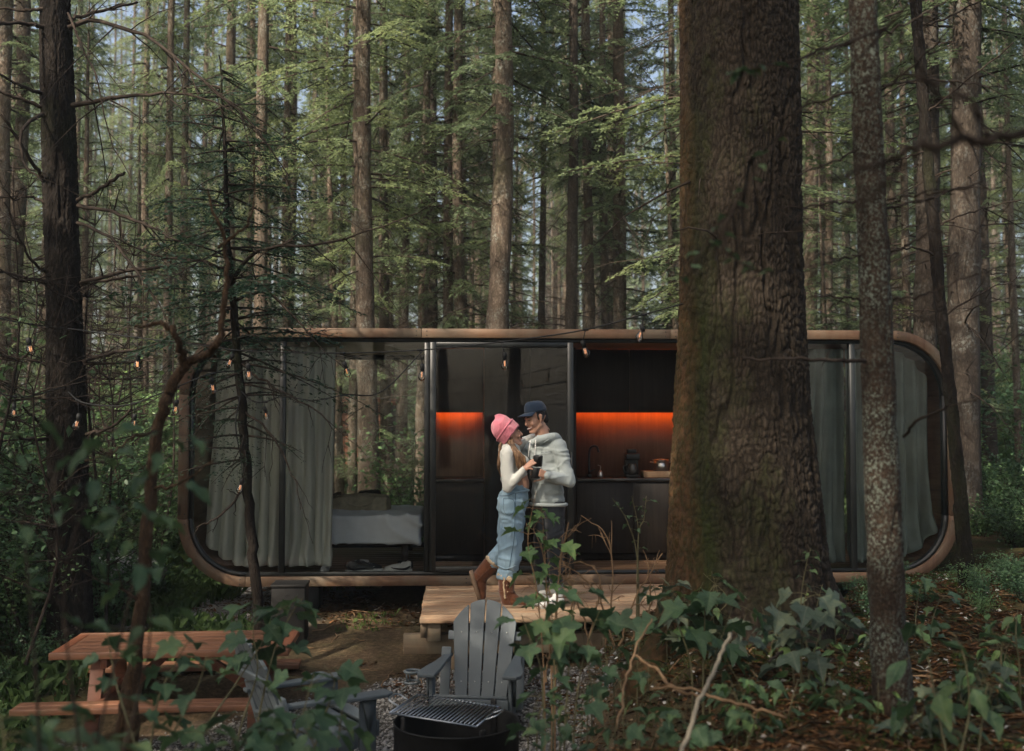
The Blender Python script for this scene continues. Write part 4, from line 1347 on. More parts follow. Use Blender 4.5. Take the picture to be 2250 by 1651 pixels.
# --- black trunk at the left
bl = W(152, 1430, 9.6)
left = thing('spruce_tree', 'tall black trunk with bare crooked branches at the left, behind the picnic table', 'tree', (bl.x, 9.6, gz1(bl.x, 9.6)))
lofted_trunk('trunk', [(116, -260, 62), (121, 0, 67), (128, 250, 72), (135, 500, 76), (142, 750, 78), (149, 1000, 82), (153, 1250, 86), (155, 1430, 104), (156, 1480, 128)], 9.6, 19, 160, 520, (.035, .05), .010, .35, M_dark_bark, left, None, 8.5, left.location)
mb = MB(); q_ = np.random.default_rng(8)
D = 9.5
for pts, tw in (
        ([(150, 62, 12, D), (200, 45, 10, D), (260, 60, 9, D - .3), (330, 85, 8, D - .5), (400, 140, 7, D - .8), (470, 200, 6, D - 1), (560, 280, 4, D - 1.2), (640, 390, 2, D - 1.4)], 14),
        ([(150, 45, 9, D), (220, 25, 7, D + .2), (300, 5, 5, D + .4)], 5),
        ([(100, 60, 10, D), (40, 50, 9, D - .2), (-40, 58, 7, D - .5)], 3), ([(95, 20, 8, D), (40, 22, 6, D), (-30, 15, 5, D)], 3),
        ([(160, 232, 12, D), (220, 222, 10, D - .3), (300, 210, 8, D - .5), (370, 203, 6, D - .7), (440, 215, 5, D - .9), (520, 250, 3, D - 1.1), (600, 330, 2, D - 1.2)], 12),
        ([(92, 235, 10, D), (40, 215, 8, D - .1), (-20, 195, 6, D - .2)], 3), ([(92, 205, 9, D), (50, 190, 7, D - .3), (-10, 160, 5, D - .5)], 3),
        ([(95, 250, 9, D), (60, 270, 8, D - .4), (45, 310, 7, D - .6), (60, 370, 5, D - .7), (95, 395, 4, D - .8)], 3), ([(97, 400, 9, D), (60, 340, 8, D - .2), (0, 250, 5, D - .4)], 2),
        ([(170, 440, 9, D), (210, 420, 8, D - .2), (250, 395, 8, D - .4), (275, 380, 6, D - .5)], 2),
        ([(100, 445, 8, D), (60, 432, 6, D), (-20, 436, 4, D)], 4),
        ([(172, 452, 11, D), (230, 460, 9, D - .3), (280, 478, 8, D - .5), (330, 500, 6, D - .7), (390, 530, 4, D - 1), (450, 545, 2, D - 1.2)], 9),
        ([(170, 490, 8, D), (240, 520, 7, D - .4), (280, 570, 6, D - .7), (330, 640, 5, D - 1), (365, 700, 3, D - 1.2)], 5),
        ([(178, 622, 10, D), (260, 600, 8, D - .4), (360, 585, 7, D - .7), (440, 570, 6, D - .9)], 6), ([(178, 628, 7, D), (270, 610, 6, D - .2), (390, 605, 4, D - .4)], 5),
        ([(105, 625, 9, D), (60, 610, 7, D - .2), (-20, 590, 5, D - .4)], 4), ([(103, 600, 7, D), (60, 560, 6, D - .4), (10, 445, 4, D - .6)], 3),
        ([(185, 795, 10, D), (240, 778, 8, D - .3), (310, 765, 6, D - .5), (380, 745, 3, D - .6)], 4), ([(185, 800, 8, D), (260, 798, 6, D - .2), (340, 792, 4, D - .4)], 3),
        ([(105, 800, 9, D), (60, 790, 7, D), (-10, 765, 5, D)], 2), ([(190, 955, 9, D), (240, 940, 7, D - .3), (290, 900, 5, D - .5)], 4),
        ([(105, 965, 9, D), (60, 965, 8, D - .3), (-10, 945, 6, D - .5)], 2), ([(108, 955, 8, D), (75, 920, 6, D - .4), (50, 895, 4, D - .6)], 2),
        ([(150, 30, 6, D), (180, 100, 5, D - .3), (210, 170, 4, D - .5), (240, 300, 3, D - .7), (300, 420, 2, D - .9)], 6)):
    branch_px(mb, pts, tw, q_)
o = mb.build('branches', M_dead); o.data.transform(Matrix.Translation(-left.location)); o.parent = left; stuff(o)

# --- crooked sapling in front of the table
sp = W(280, 1690, 5.2)
sap = thing('sapling', 'crooked bare sapling rising in front of the picnic table at the left', 'sapling', (sp.x, 5.2, gz1(sp.x, 5.2)))
mb = MB(); q_ = np.random.default_rng(4)
branch_px(mb, [(282, 1760, 38, 5.2), (284, 1651, 33, 5.2), (296, 1450, 31, 5.2), (318, 1250, 29, 5.2), (331, 1050, 27, 5.2), (345, 950, 26, 5.2), (368, 880, 25, 5.2), (388, 830, 24, 5.2), (415, 796, 21, 5.2), (452, 778, 17, 5.15), (478, 752, 17, 5.1), (488, 700, 14, 5.1), (498, 620, 12, 5.1), (490, 520, 9, 5.1), (470, 470, 6, 5.1), (455, 420, 4, 5.1)], 2, q_, n=70, seg=14, sub=.12)
o = mb.build('trunk', M_sap_bark, None, True); o.data.transform(Matrix.Translation(-sap.location)); o.parent = sap
for pts, tw, n_ in (([(406, 804, 20, 5.2), (394, 768, 16, 5.15), (388, 742, 15, 5.1), (370, 718, 13, 5.1), (342, 711, 10, 5.1), (312, 716, 7, 5.1), (296, 720, 4, 5.1)], 0, 26),
                    ([(480, 545, 8, 5.1), (510, 520, 7, 5.0), (545, 490, 6, 5.0), (560, 440, 4, 5.0), (556, 330, 3, 5.0)], 0, 16), ([(345, 945, 8, 5.2), (290, 960, 6, 5.0), (240, 1000, 4, 4.8), (190, 1010, 3, 4.7)], 0, 16),
                    ([(330, 1080, 8, 5.2), (400, 1060, 6, 5.1), (470, 1010, 4, 5.0)], 0, 16)):
    mbr = MB(); branch_px(mbr, pts, tw, q_, n=n_, seg=8)
    o = mbr.build('limb', M_sap_bark, None, True); o.data.transform(Matrix.Translation(-sap.location)); o.parent = sap
mb = MB()
branch_px(mb, [(256, 1760, 30, 5.25), (262, 1651, 24, 5.25), (276, 1540, 22, 5.25), (292, 1440, 18, 5.22), (303, 1370, 9, 5.2)], 0, q_, n=20, seg=10)
o = mb.build('second_stem', M_sap_bark, None, True); o.data.transform(Matrix.Translation(-sap.location)); o.parent = sap

# --- young dark spruce between the table and the curtains
yp = W(574, 1385, 9.0)
ys = thing('young_spruce', 'dark slender young spruce standing in front of the left curtains', 'tree', (yp.x, 9.0, gz1(yp.x, 9.0)))
mb = MB()
S = branch_px(mb, [(576, 1420, 30, 9), (572, 1380, 25, 9), (560, 1250, 23, 9), (548, 1130, 22, 9), (540, 1000, 20, 9), (527, 850, 19, 9), (517, 720, 18, 9), (508, 600, 15, 9), (498, 480, 12, 9), (496, 350, 9, 9), (488, 220, 6, 9), (486, 120, 3, 9)], 0, q_, n=60, seg=10)
o = mb.build('trunk', M_dark_bark, None, True); o.data.transform(Matrix.Translation(-ys.location)); o.parent = ys
rng = np.random.default_rng(15)
bs = [spray(rng, L=1.2, step=.05, nl=.05, nw=.009, hang=.3, wide=.40) for _ in range(4)]
Qs = []; mbb = MB()
for k in range(120):
    u = .36 + .62 * (k + rng.random()) / 120
    b = S[int(u * 59)]
    L = 1.9 * (1.02 - u) ** .55 * rng.uniform(.45, 1.05) * (.55 if u < .5 else 1) + .06
    ax, Q = bs[rng.integers(4)]
    Mx = rot_z(rng.uniform(0, 2 * PI)) @ rot_y(rng.uniform(-.25, .35)) @ rot_x(rng.uniform(-.4, .4))
    s = L / 1.2
    dens = .2 if u < .55 else .6
    Q = Q[rng.random(len(Q)) < dens]
    Qs.append((Q.reshape(-1, 3) * s) @ Mx.T + b)
    mbb.tube((ax * s) @ Mx.T + b, np.linspace(.010, .002, 6), 4, False)
V = np.concatenate(Qs) - np.array(tuple(ys.location))
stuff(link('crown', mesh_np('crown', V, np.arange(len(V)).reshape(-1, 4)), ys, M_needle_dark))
for pts, tw in (([(515, 610, 10, 9), (560, 555, 8, 8.8), (620, 540, 7, 8.6), (700, 540, 6, 8.4), (800, 510, 4, 8.2), (900, 475, 3, 8.0), (960, 440, 2, 7.9)], 8),
                ([(510, 600, 9, 9), (440, 575, 7, 8.9), (330, 560, 5, 8.8), (250, 520, 3, 8.7)], 7), ([(520, 660, 8, 9), (580, 640, 7, 8.8), (640, 690, 5, 8.7), (700, 760, 3, 8.6), (760, 810, 2, 8.5)], 6),
                ([(530, 800, 7, 9), (600, 850, 5, 8.9), (690, 900, 4, 8.8), (740, 950, 2, 8.7)], 6), ([(545, 1060, 6, 9), (490, 1130, 5, 8.9), (430, 1160, 3, 8.8)], 4), ([(535, 900, 6, 9), (600, 960, 4, 8.8), (650, 1060, 3, 8.7), (660, 1120, 2, 8.7)], 5)):
    branch_px(mbb, pts, tw, rng)
o = mbb.build('branches', M_dead); o.data.transform(Matrix.Translation(-ys.location)); o.parent = ys; stuff(o)

# --- dark spruce just behind the big trunk, its boughs hang into the picture
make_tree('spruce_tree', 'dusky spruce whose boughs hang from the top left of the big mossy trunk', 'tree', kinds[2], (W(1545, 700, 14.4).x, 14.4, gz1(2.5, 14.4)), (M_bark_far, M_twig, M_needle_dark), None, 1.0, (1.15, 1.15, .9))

# --- out of focus dead boughs reaching in from the right, on a spruce beside the photographer
rs = thing('spruce_tree', 'spruce standing just outside the right edge, its blurred dead boughs cross the picture', 'tree', (2.3, 2.5, gz1(2.3, 2.5)))
mb = MB(); mb.tube([(0, 0, -.3), (0, 0, .1), (.02, 0, 3), (.05, 0, 9), (.08, 0, 16)], [.19, .14, .12, .09, .03], 18, False)
mb.build('trunk', M_dark_bark, rs, True)
mb = MB(); q_ = np.random.default_rng(12)
branch_px(mb, [(3150, 190, 34, 2.5), (2700, 240, 29, 2.4), (2250, 292, 23, 2.3), (2120, 312, 22, 2.25), (2010, 322, 18, 2.2), (1940, 352, 15, 2.2), (1835, 398, 10, 2.15)], 1, q_, n=40, seg=10)
branch_px(mb, [(2165, 300, 13, 2.26), (2158, 262, 12, 2.3), (2130, 220, 11, 2.3), (2060, 182, 10, 2.35), (1965, 166, 9, 2.4), (1885, 176, 6, 2.4)], 0, q_, n=30, seg=8)
branch_px(mb, [(2010, 330, 10, 2.2), (1960, 400, 10, 2.25), (1870, 465, 10, 2.3), (1770, 502, 8, 2.4), (1695, 522, 6, 2.4)], 1, q_, n=30, seg=8)
o = mb.build('boughs', M_dead, None, True); o.data.transform(Matrix.Translation(-rs.location)); o.parent = rs

# ------------------------------------------------------------------ picnic table
M_table = m_wood('red_cedar', (.14, .060, .032), (.27, .130, .074), 0, .45, False, spec=.4)
M_table_leg = m_wood('red_cedar_leg', (.13, .048, .028), (.25, .105, .062), 2, .5, False)
M_chair = m_plain('grey_poly_lumber', (.092, .110, .120), .5, .35, var=.14, scale=4, bump=.15, bscale=90, stretch=(1, 1, .2))
M_cast = m_plain('blackened_steel', (.008, .0075, .007), .6, .35, .2, var=.6, scale=9, bump=.3, bscale=40)
M_screw = m_plain('screw_heads', (.45, .45, .43), .35, .5, 1.0)

A_ = W(106, 1451, 7.95); B_ = W(634, 1424, 8.10)     # near corners of the table top
tz = .66
A_.z = B_.z = tz
yaw = math.atan2(B_.y - A_.y, B_.x - A_.x)
Lt = (B_ - A_).length
Wt = .78
table = thing('picnic_table', 'red-brown cedar picnic table with attached benches standing on the gravel at the left', 'table', (A_.x, A_.y, 0), yaw)


def part(name, c, size, mat, parent, bev=.004, M=None):
    o = MB().box((0, 0, 0), size).build(name, mat, parent)
    o.location = c
    if M is not None: o.rotation_euler = M
    return bevel(o, bev, 2) if bev else o


def bar(name, a, b, w, h, mat, parent, bev=.003, up=(0, 0, 1)):
    """straight timber from a to b: width w (sideways), height h"""
    a = Vector(a); b = Vector(b); d = b - a
    o = MB().box((0, 0, 0), (d.length, w, h)).build(name, mat, parent)
    x = d.normalized(); y = Vector(up).cross(x)
    y = y.normalized() if y.length > 1e-4 else Vector((0, 1, 0))
    z = x.cross(y)
    o.matrix_local = Matrix(((x.x, y.x, z.x, (a.x + b.x) / 2), (x.y, y.y, z.y, (a.y + b.y) / 2), (x.z, y.z, z.z, (a.z + b.z) / 2), (0, 0, 0, 1)))
    return bevel(o, bev, 2) if bev else o


n = 5
w = (Wt - .10) / n
for k in range(n):
    part('plank', (Lt / 2, .05 + (k + .5) * w, tz - .02), (Lt - .16, w - .003, .038), M_table, table)
for y in (.0235, Wt - .0235):
    part('edge_board', (Lt / 2, y, tz - .024), (Lt, .046, .05), M_table, table)
for x in (.04, Lt - .04):
    part('end_board', (x, Wt / 2, tz - .0245), (.076, Wt - .10, .049), m_wood('red_cedar_end', (.22, .075, .038), (.44, .175, .090), 1, .45, False) if x < .1 else bpy.data.materials['red_cedar_end'], table)
gl = gz1(A_.x + .5, A_.y) - .03
bz = tz - .31
for x in (.32, Lt - .24):
    for s in (-1, 1):
        yb = Wt / 2 + s * .50; yt = Wt / 2 + s * .26
        bar('leg', (x, yb, gl - .12), (x, yt, tz - .05), .05, .095, M_table_leg, table, up=(1, 0, 0))
    part('crossbeam', (x + .052, Wt / 2, bz - .07), (.05, 1.30, .09), M_table_leg, table)
    part('crossbeam', (x + .052, Wt / 2, tz - .09), (.05, Wt - .12, .075), M_table_leg, table)
bar('brace', (.42, Wt / 2, bz - .09), (Lt * .46, Wt / 2, tz - .06), .05, .07, M_table_leg, table)
bar('brace', (Lt - .26, Wt / 2, bz - .09), (Lt * .54, Wt / 2, tz - .06), .05, .07, M_table_leg, table)
for y0, sh_ in ((-.36, -.14), (Wt + .14, -.02)):
    for k in range(2):
        part('bench_plank', (Lt / 2 + sh_, y0 + .055 + k * .114, bz - .02), (Lt, .110, .04), M_table, table)


# ------------------------------------------------------------------ adirondack chairs
def adirondack(label, loc, rz, holder_side):
    """local: seat faces -Y, x to the sitter's left is +x"""
    c = thing('adirondack_chair', label, 'chair', loc, rz, 'grey adirondack chairs round the fire pit')
    seat_f, seat_b = -.28, .22
    zf, zb = .37, .24
    # back: four tapered slats with a rounded top edge
    bh = .80; lean = R(22)
    ca, sa = math.cos(lean), math.sin(lean)
    wt_, wb_ = .52, .40
    for k in range(4):
        q = []
        m = 9
        f = lambda xx, t: xx * (wb_ + (wt_ - wb_) * min(1, t * 1.25))
        e0, e1 = -.5 + k * .25 + .012, -.5 + (k + 1) * .25 - .012
        top = lambda e: bh - .19 * (abs(e) * 2) ** 2.3
        pts = [(f(e0, 0), 0.0), (f(e1, 0), 0.0)]
        for e in np.linspace(e1, e0, m):
            h = top(e); pts.append((f(e, h / bh), h))
        bm = bmesh.new()
        vs = [bm.verts.new((x, 0, z)) for x, z in pts]
        fc = bm.faces.new(vs)
        ex = bmesh.ops.extrude_face_region(bm, geom=[fc])
        for v in ex['geom']:
            if isinstance(v, bmesh.types.BMVert): v.co.y += .022
        bmesh.ops.recalc_face_normals(bm, faces=bm.faces)
        me = bpy.data.meshes.new('back_slat'); bm.to_mesh(me); bm.free()
        o = link('back_slat', me, c, M_chair)
        o.location = (0, seat_b - .04, zb - .03); o.rotation_euler = (-lean, 0, 0)
        bevel(o, .004, 2)
        for zz in (.16, .54):
            s_ = MB().tube([(f((e0 + e1) / 2, zz), -.0025, zz), (f((e0 + e1) / 2, zz), .004, zz)], .006, 8).build('screw', M_screw, o)
    back_at = lambda h, y=0.0: (0, seat_b - .04 + h * sa + y * ca, zb - .03 + h * ca - y * sa)
    for h, wd in ((.20, .46), (.52, .58)):
        p = back_at(h, .036)
        part('back_brace', p, (wd, .022, .07), M_chair, c, .004, (-lean, 0, 0))
    # seat slats following a gentle dip
    for k in range(6):
        t_ = k / 5
        y = seat_f + (seat_b - .02 - seat_f) * t_
        z = zf + (zb - zf) * t_ - .02 * math.sin(PI * t_)
        part('seat_slat', (0, y, z), (.54, .082, .022), M_chair, c, .004, (-R(14), 0, 0))
    part('front_apron', (0, seat_f - .052, zf - .055), (.56, .022, .10), M_chair, c, .004)
    # side rails run from the front leg back to the ground
    for sx in (-1, 1):
        bar('side_rail', (sx * .262, seat_f - .03, zf - .065), (sx * .262, .56, .045), .026, .115, M_chair, c)
        part('front_leg', (sx * .290, seat_f + .03, .262), (.026, .115, .524), M_chair, c, .004)
        bar('back_post', (sx * .290, .20, .14), (sx * .290, .335, .60), .026, .075, M_chair, c, up=(1, 0, 0))
        # arm: shaped board
        prof = [(-.40, -.030), (-.405, .075), (-.36, .105), (-.24, .105), (-.10, .085), (.05, .055), (.20, .04), (.36, .035), (.36, -.03), (.10, -.03), (-.2, -.035)]
        bm = bmesh.new()
        vs = [bm.verts.new((sx * (.275 + b), a, 0)) for a, b in prof]
        fc = bm.faces.new(vs)
        ex = bmesh.ops.extrude_face_region(bm, geom=[fc])
        for v in ex['geom']:
            if isinstance(v, bmesh.types.BMVert): v.co.z += .026
        bmesh.ops.recalc_face_normals(bm, faces=bm.faces)
        me = bpy.data.meshes.new('armrest'); bm.to_mesh(me); bm.free()
        o = link('armrest', me, c, M_chair); o.location = (0, 0, .526); bevel(o, .006, 2)
        bk = MB()
        V = np.array([(sx * (.304 + dx), y, z) for dx in (0, .024) for y, z in ((-.30, .524), (-.20, .524), (-.25, .30))])
        bk.t.append(np.array([[0, 1, 2], [3, 5, 4]])); bk.q.append(np.array([[0, 3, 4, 1], [1, 4, 5, 2], [2, 5, 3, 0]])); bk.v.append(V); bk.n = 6
        V2 = None
        o = bk.build('arm_bracket', M_chair, c)
        for zz in (.20, .33, .45):
            MB().tube([(sx * .3035, seat_f + .03, zz), (sx * .3065, seat_f + .03, zz)], .007, 8).build('screw', M_screw, c)
    sx = holder_side
    th = np.linspace(0, 2 * PI, 29)
    ring = np.stack([sx * .44 + .055 * np.cos(th), -.24 + .055 * np.sin(th), 0 * th + .532], -1)
    ch = MB(); ch.tube(ring, .011, 8, False)
    ch.tube(ring * [1, 1, 0] + [0, 0, .455], .008, 8, False)
    for a in (0.6, 2.2, 4.0):
        ch.tube([(sx * .44 + .055 * math.cos(a), -.24 + .055 * math.sin(a), .53), (sx * .44 + .05 * math.cos(a), -.24 + .05 * math.sin(a), .455)], .006, 6)
    ch.build('cup_holder', M_chair, c, True)
    return c


def ground_at(x, y): return gz1(x, y)


c2 = (-.265, 8.30)
adirondack('grey adirondack chair facing the fire pit, its back to the wooden deck', (c2[0], c2[1], ground_at(c2[0], 7.95) - .04), R(-7), -1)
c1 = (-1.30, 7.22)
adirondack('grey adirondack chair seen from the side, in front of the picnic table', (c1[0], c1[1], .03), R(124), 1)

# ------------------------------------------------------------------ fire pit with grill grate
fp = W(1003, 1575, 6.95)
pit = thing('fire_pit', 'round black steel fire pit in front of the grey chair', 'fire pit', (fp.x, 6.95, 0))
FR, FH = .392, .455
th = np.linspace(0, 2 * PI, 65)[:-1]
fb = MB()
prof = [(FR, -.08), (FR, FH - .012), (FR + .006, FH - .004), (FR + .003, FH), (FR - .006, FH), (FR - .009, FH - .01), (FR - .009, .02)]
V = np.array([(r * math.cos(a), r * math.sin(a), z) for r, z in prof for a in th])
nn = len(th); i, j = np.meshgrid(np.arange(len(prof) - 1), np.arange(nn), indexing='ij')
a = i * nn + j; b = i * nn + (j + 1) % nn
fb.add(V, np.stack([a, b, b + nn, a + nn], -1).reshape(-1, 4))
fb.build('steel_ring', M_cast, pit, True)
M_ash = m_plain('ash_bed', (.05, .046, .042), .95, .1, var=.6, scale=20)
ab = MB(); ab.ell((0, 0, .10), (FR - .012, FR - .012, .06)); ab.build('ash', M_ash, pit, True)
for a_, h in ((R(-148), .10), (R(-62), .06), (R(52), .09)):
    q = MB().box((0, 0, 0), (.045, .016, .30)).build('post', M_cast, pit)
    q.location = ((FR - .02) * math.cos(a_), (FR - .02) * math.sin(a_), FH - .15 + h - .03); q.rotation_euler = (0, 0, a_ + PI / 2)
    bevel(q, .003, 1)
grate = thing('grill_grate', 'steel wire grill grate resting across the black fire pit', 'grill', (fp.x - .07, 6.96, FH + .06), R(-20))
M_grate = m_plain('galvanised_wire', (.38, .41, .44), .38, .5, 1.0, var=.2)
gw, gd = .58, .40
pts = [(-gw / 2, -gd / 2, 0), (gw / 2, -gd / 2, 0), (gw / 2, gd / 2, 0), (-gw / 2, gd / 2, 0), (-gw / 2, -gd / 2, 0)]
fr_ = MB()
for p, q in zip(pts[:-1], pts[1:]): fr_.tube([p, q], .0065, 8)
fr_.build('wire_frame', M_grate, grate, True)
for k in range(21):
    x = -gw / 2 + gw * (k + 1) / 22
    MB().tube([(x, -gd / 2 - .004, .008), (x, gd / 2 + .004, .008)], .0034, 6).build('grill_bar', M_grate, grate, True)
for sx in (-1, 1):
    MB().tube(spline([(sx * gw / 2, -.07, 0), (sx * (gw / 2 + .075), -.06, .035), (sx * (gw / 2 + .075), .06, .035), (sx * gw / 2, .07, 0)], 14), .006, 8).build('handle', M_grate, grate, True)
grate.rotation_euler = (R(3), R(3), R(-20))

# ------------------------------------------------------------------ the couple
from mathutils.bvhtree import BVHTree
CD = 9.66


def PP(px, py, dd=0.0):
    return W(px, py, CD + dd)


M_skin = NT('warm_skin')
_nn = M_skin.noise(M_skin.coord((1, 1, 1)), 30, 3)
M_skin.b.inputs['Subsurface Weight'].default_value = .12
M_skin.b.inputs['Subsurface Radius'].default_value = (.012, .005, .003)
M_skin = M_skin.out(M_skin.mix(_nn, (.47, .255, .175), (.56, .32, .23)), .5, .35)
M_skin2 = NT('tan_skin')
M_skin2.b.inputs['Subsurface Weight'].default_value = .12
M_skin2.b.inputs['Subsurface Radius'].default_value = (.012, .005, .003)
M_skin2 = M_skin2.out((.52, .29, .20), .5, .35)
M_lip = m_plain('lips', (.36, .115, .10), .45, .4)
M_teeth = m_plain('teeth', (.72, .70, .66), .35, .4, var=.03)
M_darkhair = m_plain('dark_brown_hair', (.014, .010, .008), .5, .4, var=.5, scale=60)
M_eye = m_plain('eye_dark', (.02, .014, .010), .25, .5)


def m_cloth(name, col, var=.12, weave=420, bump=.25):
    t = NT(name)
    n = t.noise(t.coord((1, 1, 1)), 5, 5)
    w = t.noise(t.coord((1, 1, 1)), weave, 2)
    t.bump(w, bump, .002)
    t.b.inputs['Sheen Weight'].default_value = .2
    return t.out(t.mix(n, tuple(x * (1 - var) for x in col), tuple(x * (1 + var) for x in col)), .9, .12)


M_hoodie = m_cloth('grey_sweat_cotton', (.33, .37, .37))
M_knit_top = m_cloth('cream_rib_knit', (.54, .545, .51), .06)
M_navy = m_cloth('navy_cotton', (.022, .036, .062), .15)
M_darkjean = m_cloth('dark_denim', (.012, .015, .020), .3)
M_shoe_w = m_plain('white_leather', (.58, .58, .56), .5, .35, var=.06)
M_pink = NT('pink_knit')
_w = M_pink.n('ShaderNodeTexWave', wave_type='BANDS', bands_direction='X'); _w.inputs['Scale'].default_value = 42; _w.inputs['Distortion'].default_value = .4
_uv = M_pink.n('ShaderNodeAttribute', attribute_name='rib').outputs['Vector']
M_pink.l(_uv, _w.inputs['Vector'])
M_pink.bump(_w.outputs['Fac'], .5, .006)
M_pink.b.inputs['Sheen Weight'].default_value = .3
M_pink = M_pink.out(M_pink.mix(M_pink.noise(M_pink.coord((1, 1, 1)), 40, 3), (.42, .105, .15), (.54, .175, .225)), .95, .1)
_t = NT('light_washed_denim')
_a = _t.noise(_t.coord((1, 1, .5)), 4.5, 5, .6); _b = _t.noise(_t.coord((1, 1, 1)), 320, 2)
_c = _t.ramp(_a, [(.30, (.12, .21, .30)), (.5, (.20, .31, .40)), (.72, (.36, .47, .54))])
_t.bump(_b, .25, .002)
M_lightjean = _t.out(_t.mix(_t.math('MULTIPLY', _b, .25), _c, (.5, .6, .65)), .9, .12)
_t = NT('chestnut_suede')
_a = _t.noise(_t.coord((1, 1, 1)), 12, 5, .65)
_t.bump(_t.noise(_t.coord((1, 1, 1)), 260, 2), .2, .002)
_t.b.inputs['Sheen Weight'].default_value = .3
M_suede = _t.out(_t.ramp(_a, [(.3, (.070, .025, .011)), (.7, (.155, .056, .025))]), .9, .15)
M_fleece = m_plain('cream_fleece', (.50, .38, .25), .95, .1, var=.35, scale=70, bump=.8, bscale=150)
M_rubber = m_plain('tan_rubber_sole', (.20, .135, .09), .8, .2)
_t = NT('honey_hair')
_a = _t.noise(_t.coord((30, 30, 3)), 2.2, 4, .6)
_t.bump(_t.noise(_t.coord((170, 170, 10)), 1.4, 3), .6, .006)
M_hair = _t.out(_t.ramp(_a, [(.3, (.055, .028, .014)), (.52, (.16, .088, .045)), (.75, (.36, .22, .12))]), .5, .4)
M_mug = m_plain('black_mug', (.010, .010, .011), .3, .5)


def frame(fwd, up):
    """matrix with +X = fwd, +Z near up"""
    x = Vector(fwd).normalized(); y = Vector(up).cross(x).normalized(); z = x.cross(y)
    return Matrix(((x.x, y.x, z.x), (x.y, y.y, z.y), (x.z, y.z, z.z))).to_4x4()


def head_parts(mb, c, M, s=1.0, female=False):
    """adds a head (local: face +X, up +Z); c = centre at eye height"""
    def w(x, y, z): return np.array(tuple(Vector(c) + (M.to_3x3() @ (Vector((x, y, z)) * s))))
    def e(x, y, z, rx, ry, rz): mb.ell(w(x, y, z), (rx * s, ry * s, rz * s), M)
    j = .92 if female else 1.0
    e(-.012, 0, .035, .098, .076, .088)               # cranium
    e(.030, 0, -.010, .062, .064 * j, .080)           # face
    e(.036, 0, -.065, .050, .048 * j, .050)           # lower face
    mb.cap(w(-.012, .046 * j, -.055), w(.055, .018, -.105), .022 * s * j, .019 * s)   # jaw
    mb.cap(w(-.012, -.046 * j, -.055), w(.055, -.018, -.105), .022 * s * j, .019 * s)
    e(.068, 0, -.103, .022, .024 * j, .018)           # chin
    for sy in (-1, 1):
        e(.066, sy * .040, -.035, .020, .022, .020)   # cheeks
        e(.078, sy * .030, .020, .014, .024, .010)    # brow
        mb.cap(w(-.005, sy * .074, -.028), w(-.012, sy * .082, .022), .010 * s, .014 * s)   # ear
    mb.cap(w(.088, 0, .012), w(.108, 0, -.028), .008 * s, .011 * s)                      # nose
    mb.cap(w(.104, -.009, -.034), w(.104, .009, -.034), .008 * s, .008 * s)
    mb.cap(w(-.030, 0, -.05), w(-.050, 0, -.16), .050 * s * j, .052 * s * j)            # neck
    return w


def face_bits(parent, w, s, female, smile):
    for sy in (-1, 1):
        pts = spline([w(.079, sy * .046, .004), w(.088, sy * .034, .0015), w(.090, sy * .024, .001), w(.088, sy * .015, .004)], 8)
        MB().tube(pts, np.array([.001, .0028, .0032, .0036, .0036, .0032, .0028, .001]) * s, 6).build('eye', M_eye, parent, True)
        pts = spline([w(.074, sy * .052, .022), w(.090, sy * .036, .030), w(.093, sy * .015, .025)], 8)
        MB().tube(pts, np.array([.0015, .0035, .0045, .005, .005, .005, .0045, .003]) * s, 6).build('eyebrow', M_darkhair, parent, True)
    if smile:
        pts = spline([w(.070, .034, -.058), w(.088, .018, -.069), w(.094, 0, -.072), w(.088, -.018, -.069), w(.070, -.034, -.058)], 15)
        r = (np.sin(np.linspace(0, PI, 15)) * .0052 + .001) * s
        MB().tube(pts, r, 8).build('teeth', M_teeth, parent, True)
        up_ = pts + np.array(tuple(Vector((0, 0, .0056 * s))))
        MB().tube(up_, r * .55, 6).build('lip', M_lip, parent, True)
        MB().tube(pts - np.array([0, 0, .0062 * s]), r * .8, 6).build('lip', M_lip, parent, True)
    else:
        pts = spline([w(.080, .021, -.066), w(.093, .008, -.064), w(.096, 0, -.066), w(.093, -.008, -.064), w(.080, -.021, -.066)], 11)
        r = (np.sin(np.linspace(0, PI, 11)) * .0055 + .001) * s
        MB().tube(pts, r, 8).build('lip', M_lip, parent, True)


def hand_vol(mb, wrist, knuckle, palm_n, curl, spread=.012, thumb_side=1, s=1.0, thumb_out=.6):
    """hand from wrist towards the knuckles; palm_n = direction the palm faces; curl = bend per joint (radians)"""
    w = Vector(wrist); k = Vector(knuckle)
    x = (k - w).normalized(); n = Vector(palm_n); n = (n - x * n.dot(x)).normalized(); y = n.cross(x) * thumb_side
    L = (k - w).length
    for q in (-1.3, -.45, .4, 1.2):
        mb.cap(w + y * q * .013 * s, k + y * q * .019 * s, .017 * s, .0135 * s, 10)
    for f, (ln, off) in enumerate(((.068, 1.5), (.076, .5), (.071, -.5), (.055, -1.5))):
        p = k + y * off * .0195 * s; d = (x + y * off * spread).normalized()
        r = (.0088, .0090, .0086, .0076)[f] * s
        for seg, fr in enumerate((.46, .31, .25)):
            ang = curl[min(seg, len(curl) - 1)]
            d = (d * math.cos(ang) + n * math.sin(ang)).normalized(); n2 = n
            q = p + d * ln * fr * 1.05 * s
            mb.cap(p, q, r, r * .9, 8); r *= .92; p = q
            # keep bending in the same plane
            n = (n * math.cos(ang) - (x * 0)).normalized() if False else n
    p = w + y * .026 * s + x * L * .28
    d = (x * .55 + y * thumb_out + n * .45).normalized()
    for ln, r in ((.040, .0115), (.030, .0100), (.024, .0088)):
        q = p + d * ln * s
        mb.cap(p, q, r * s, r * .9 * s, 8); p = q; d = (d + x * .25 + n * .22).normalized()


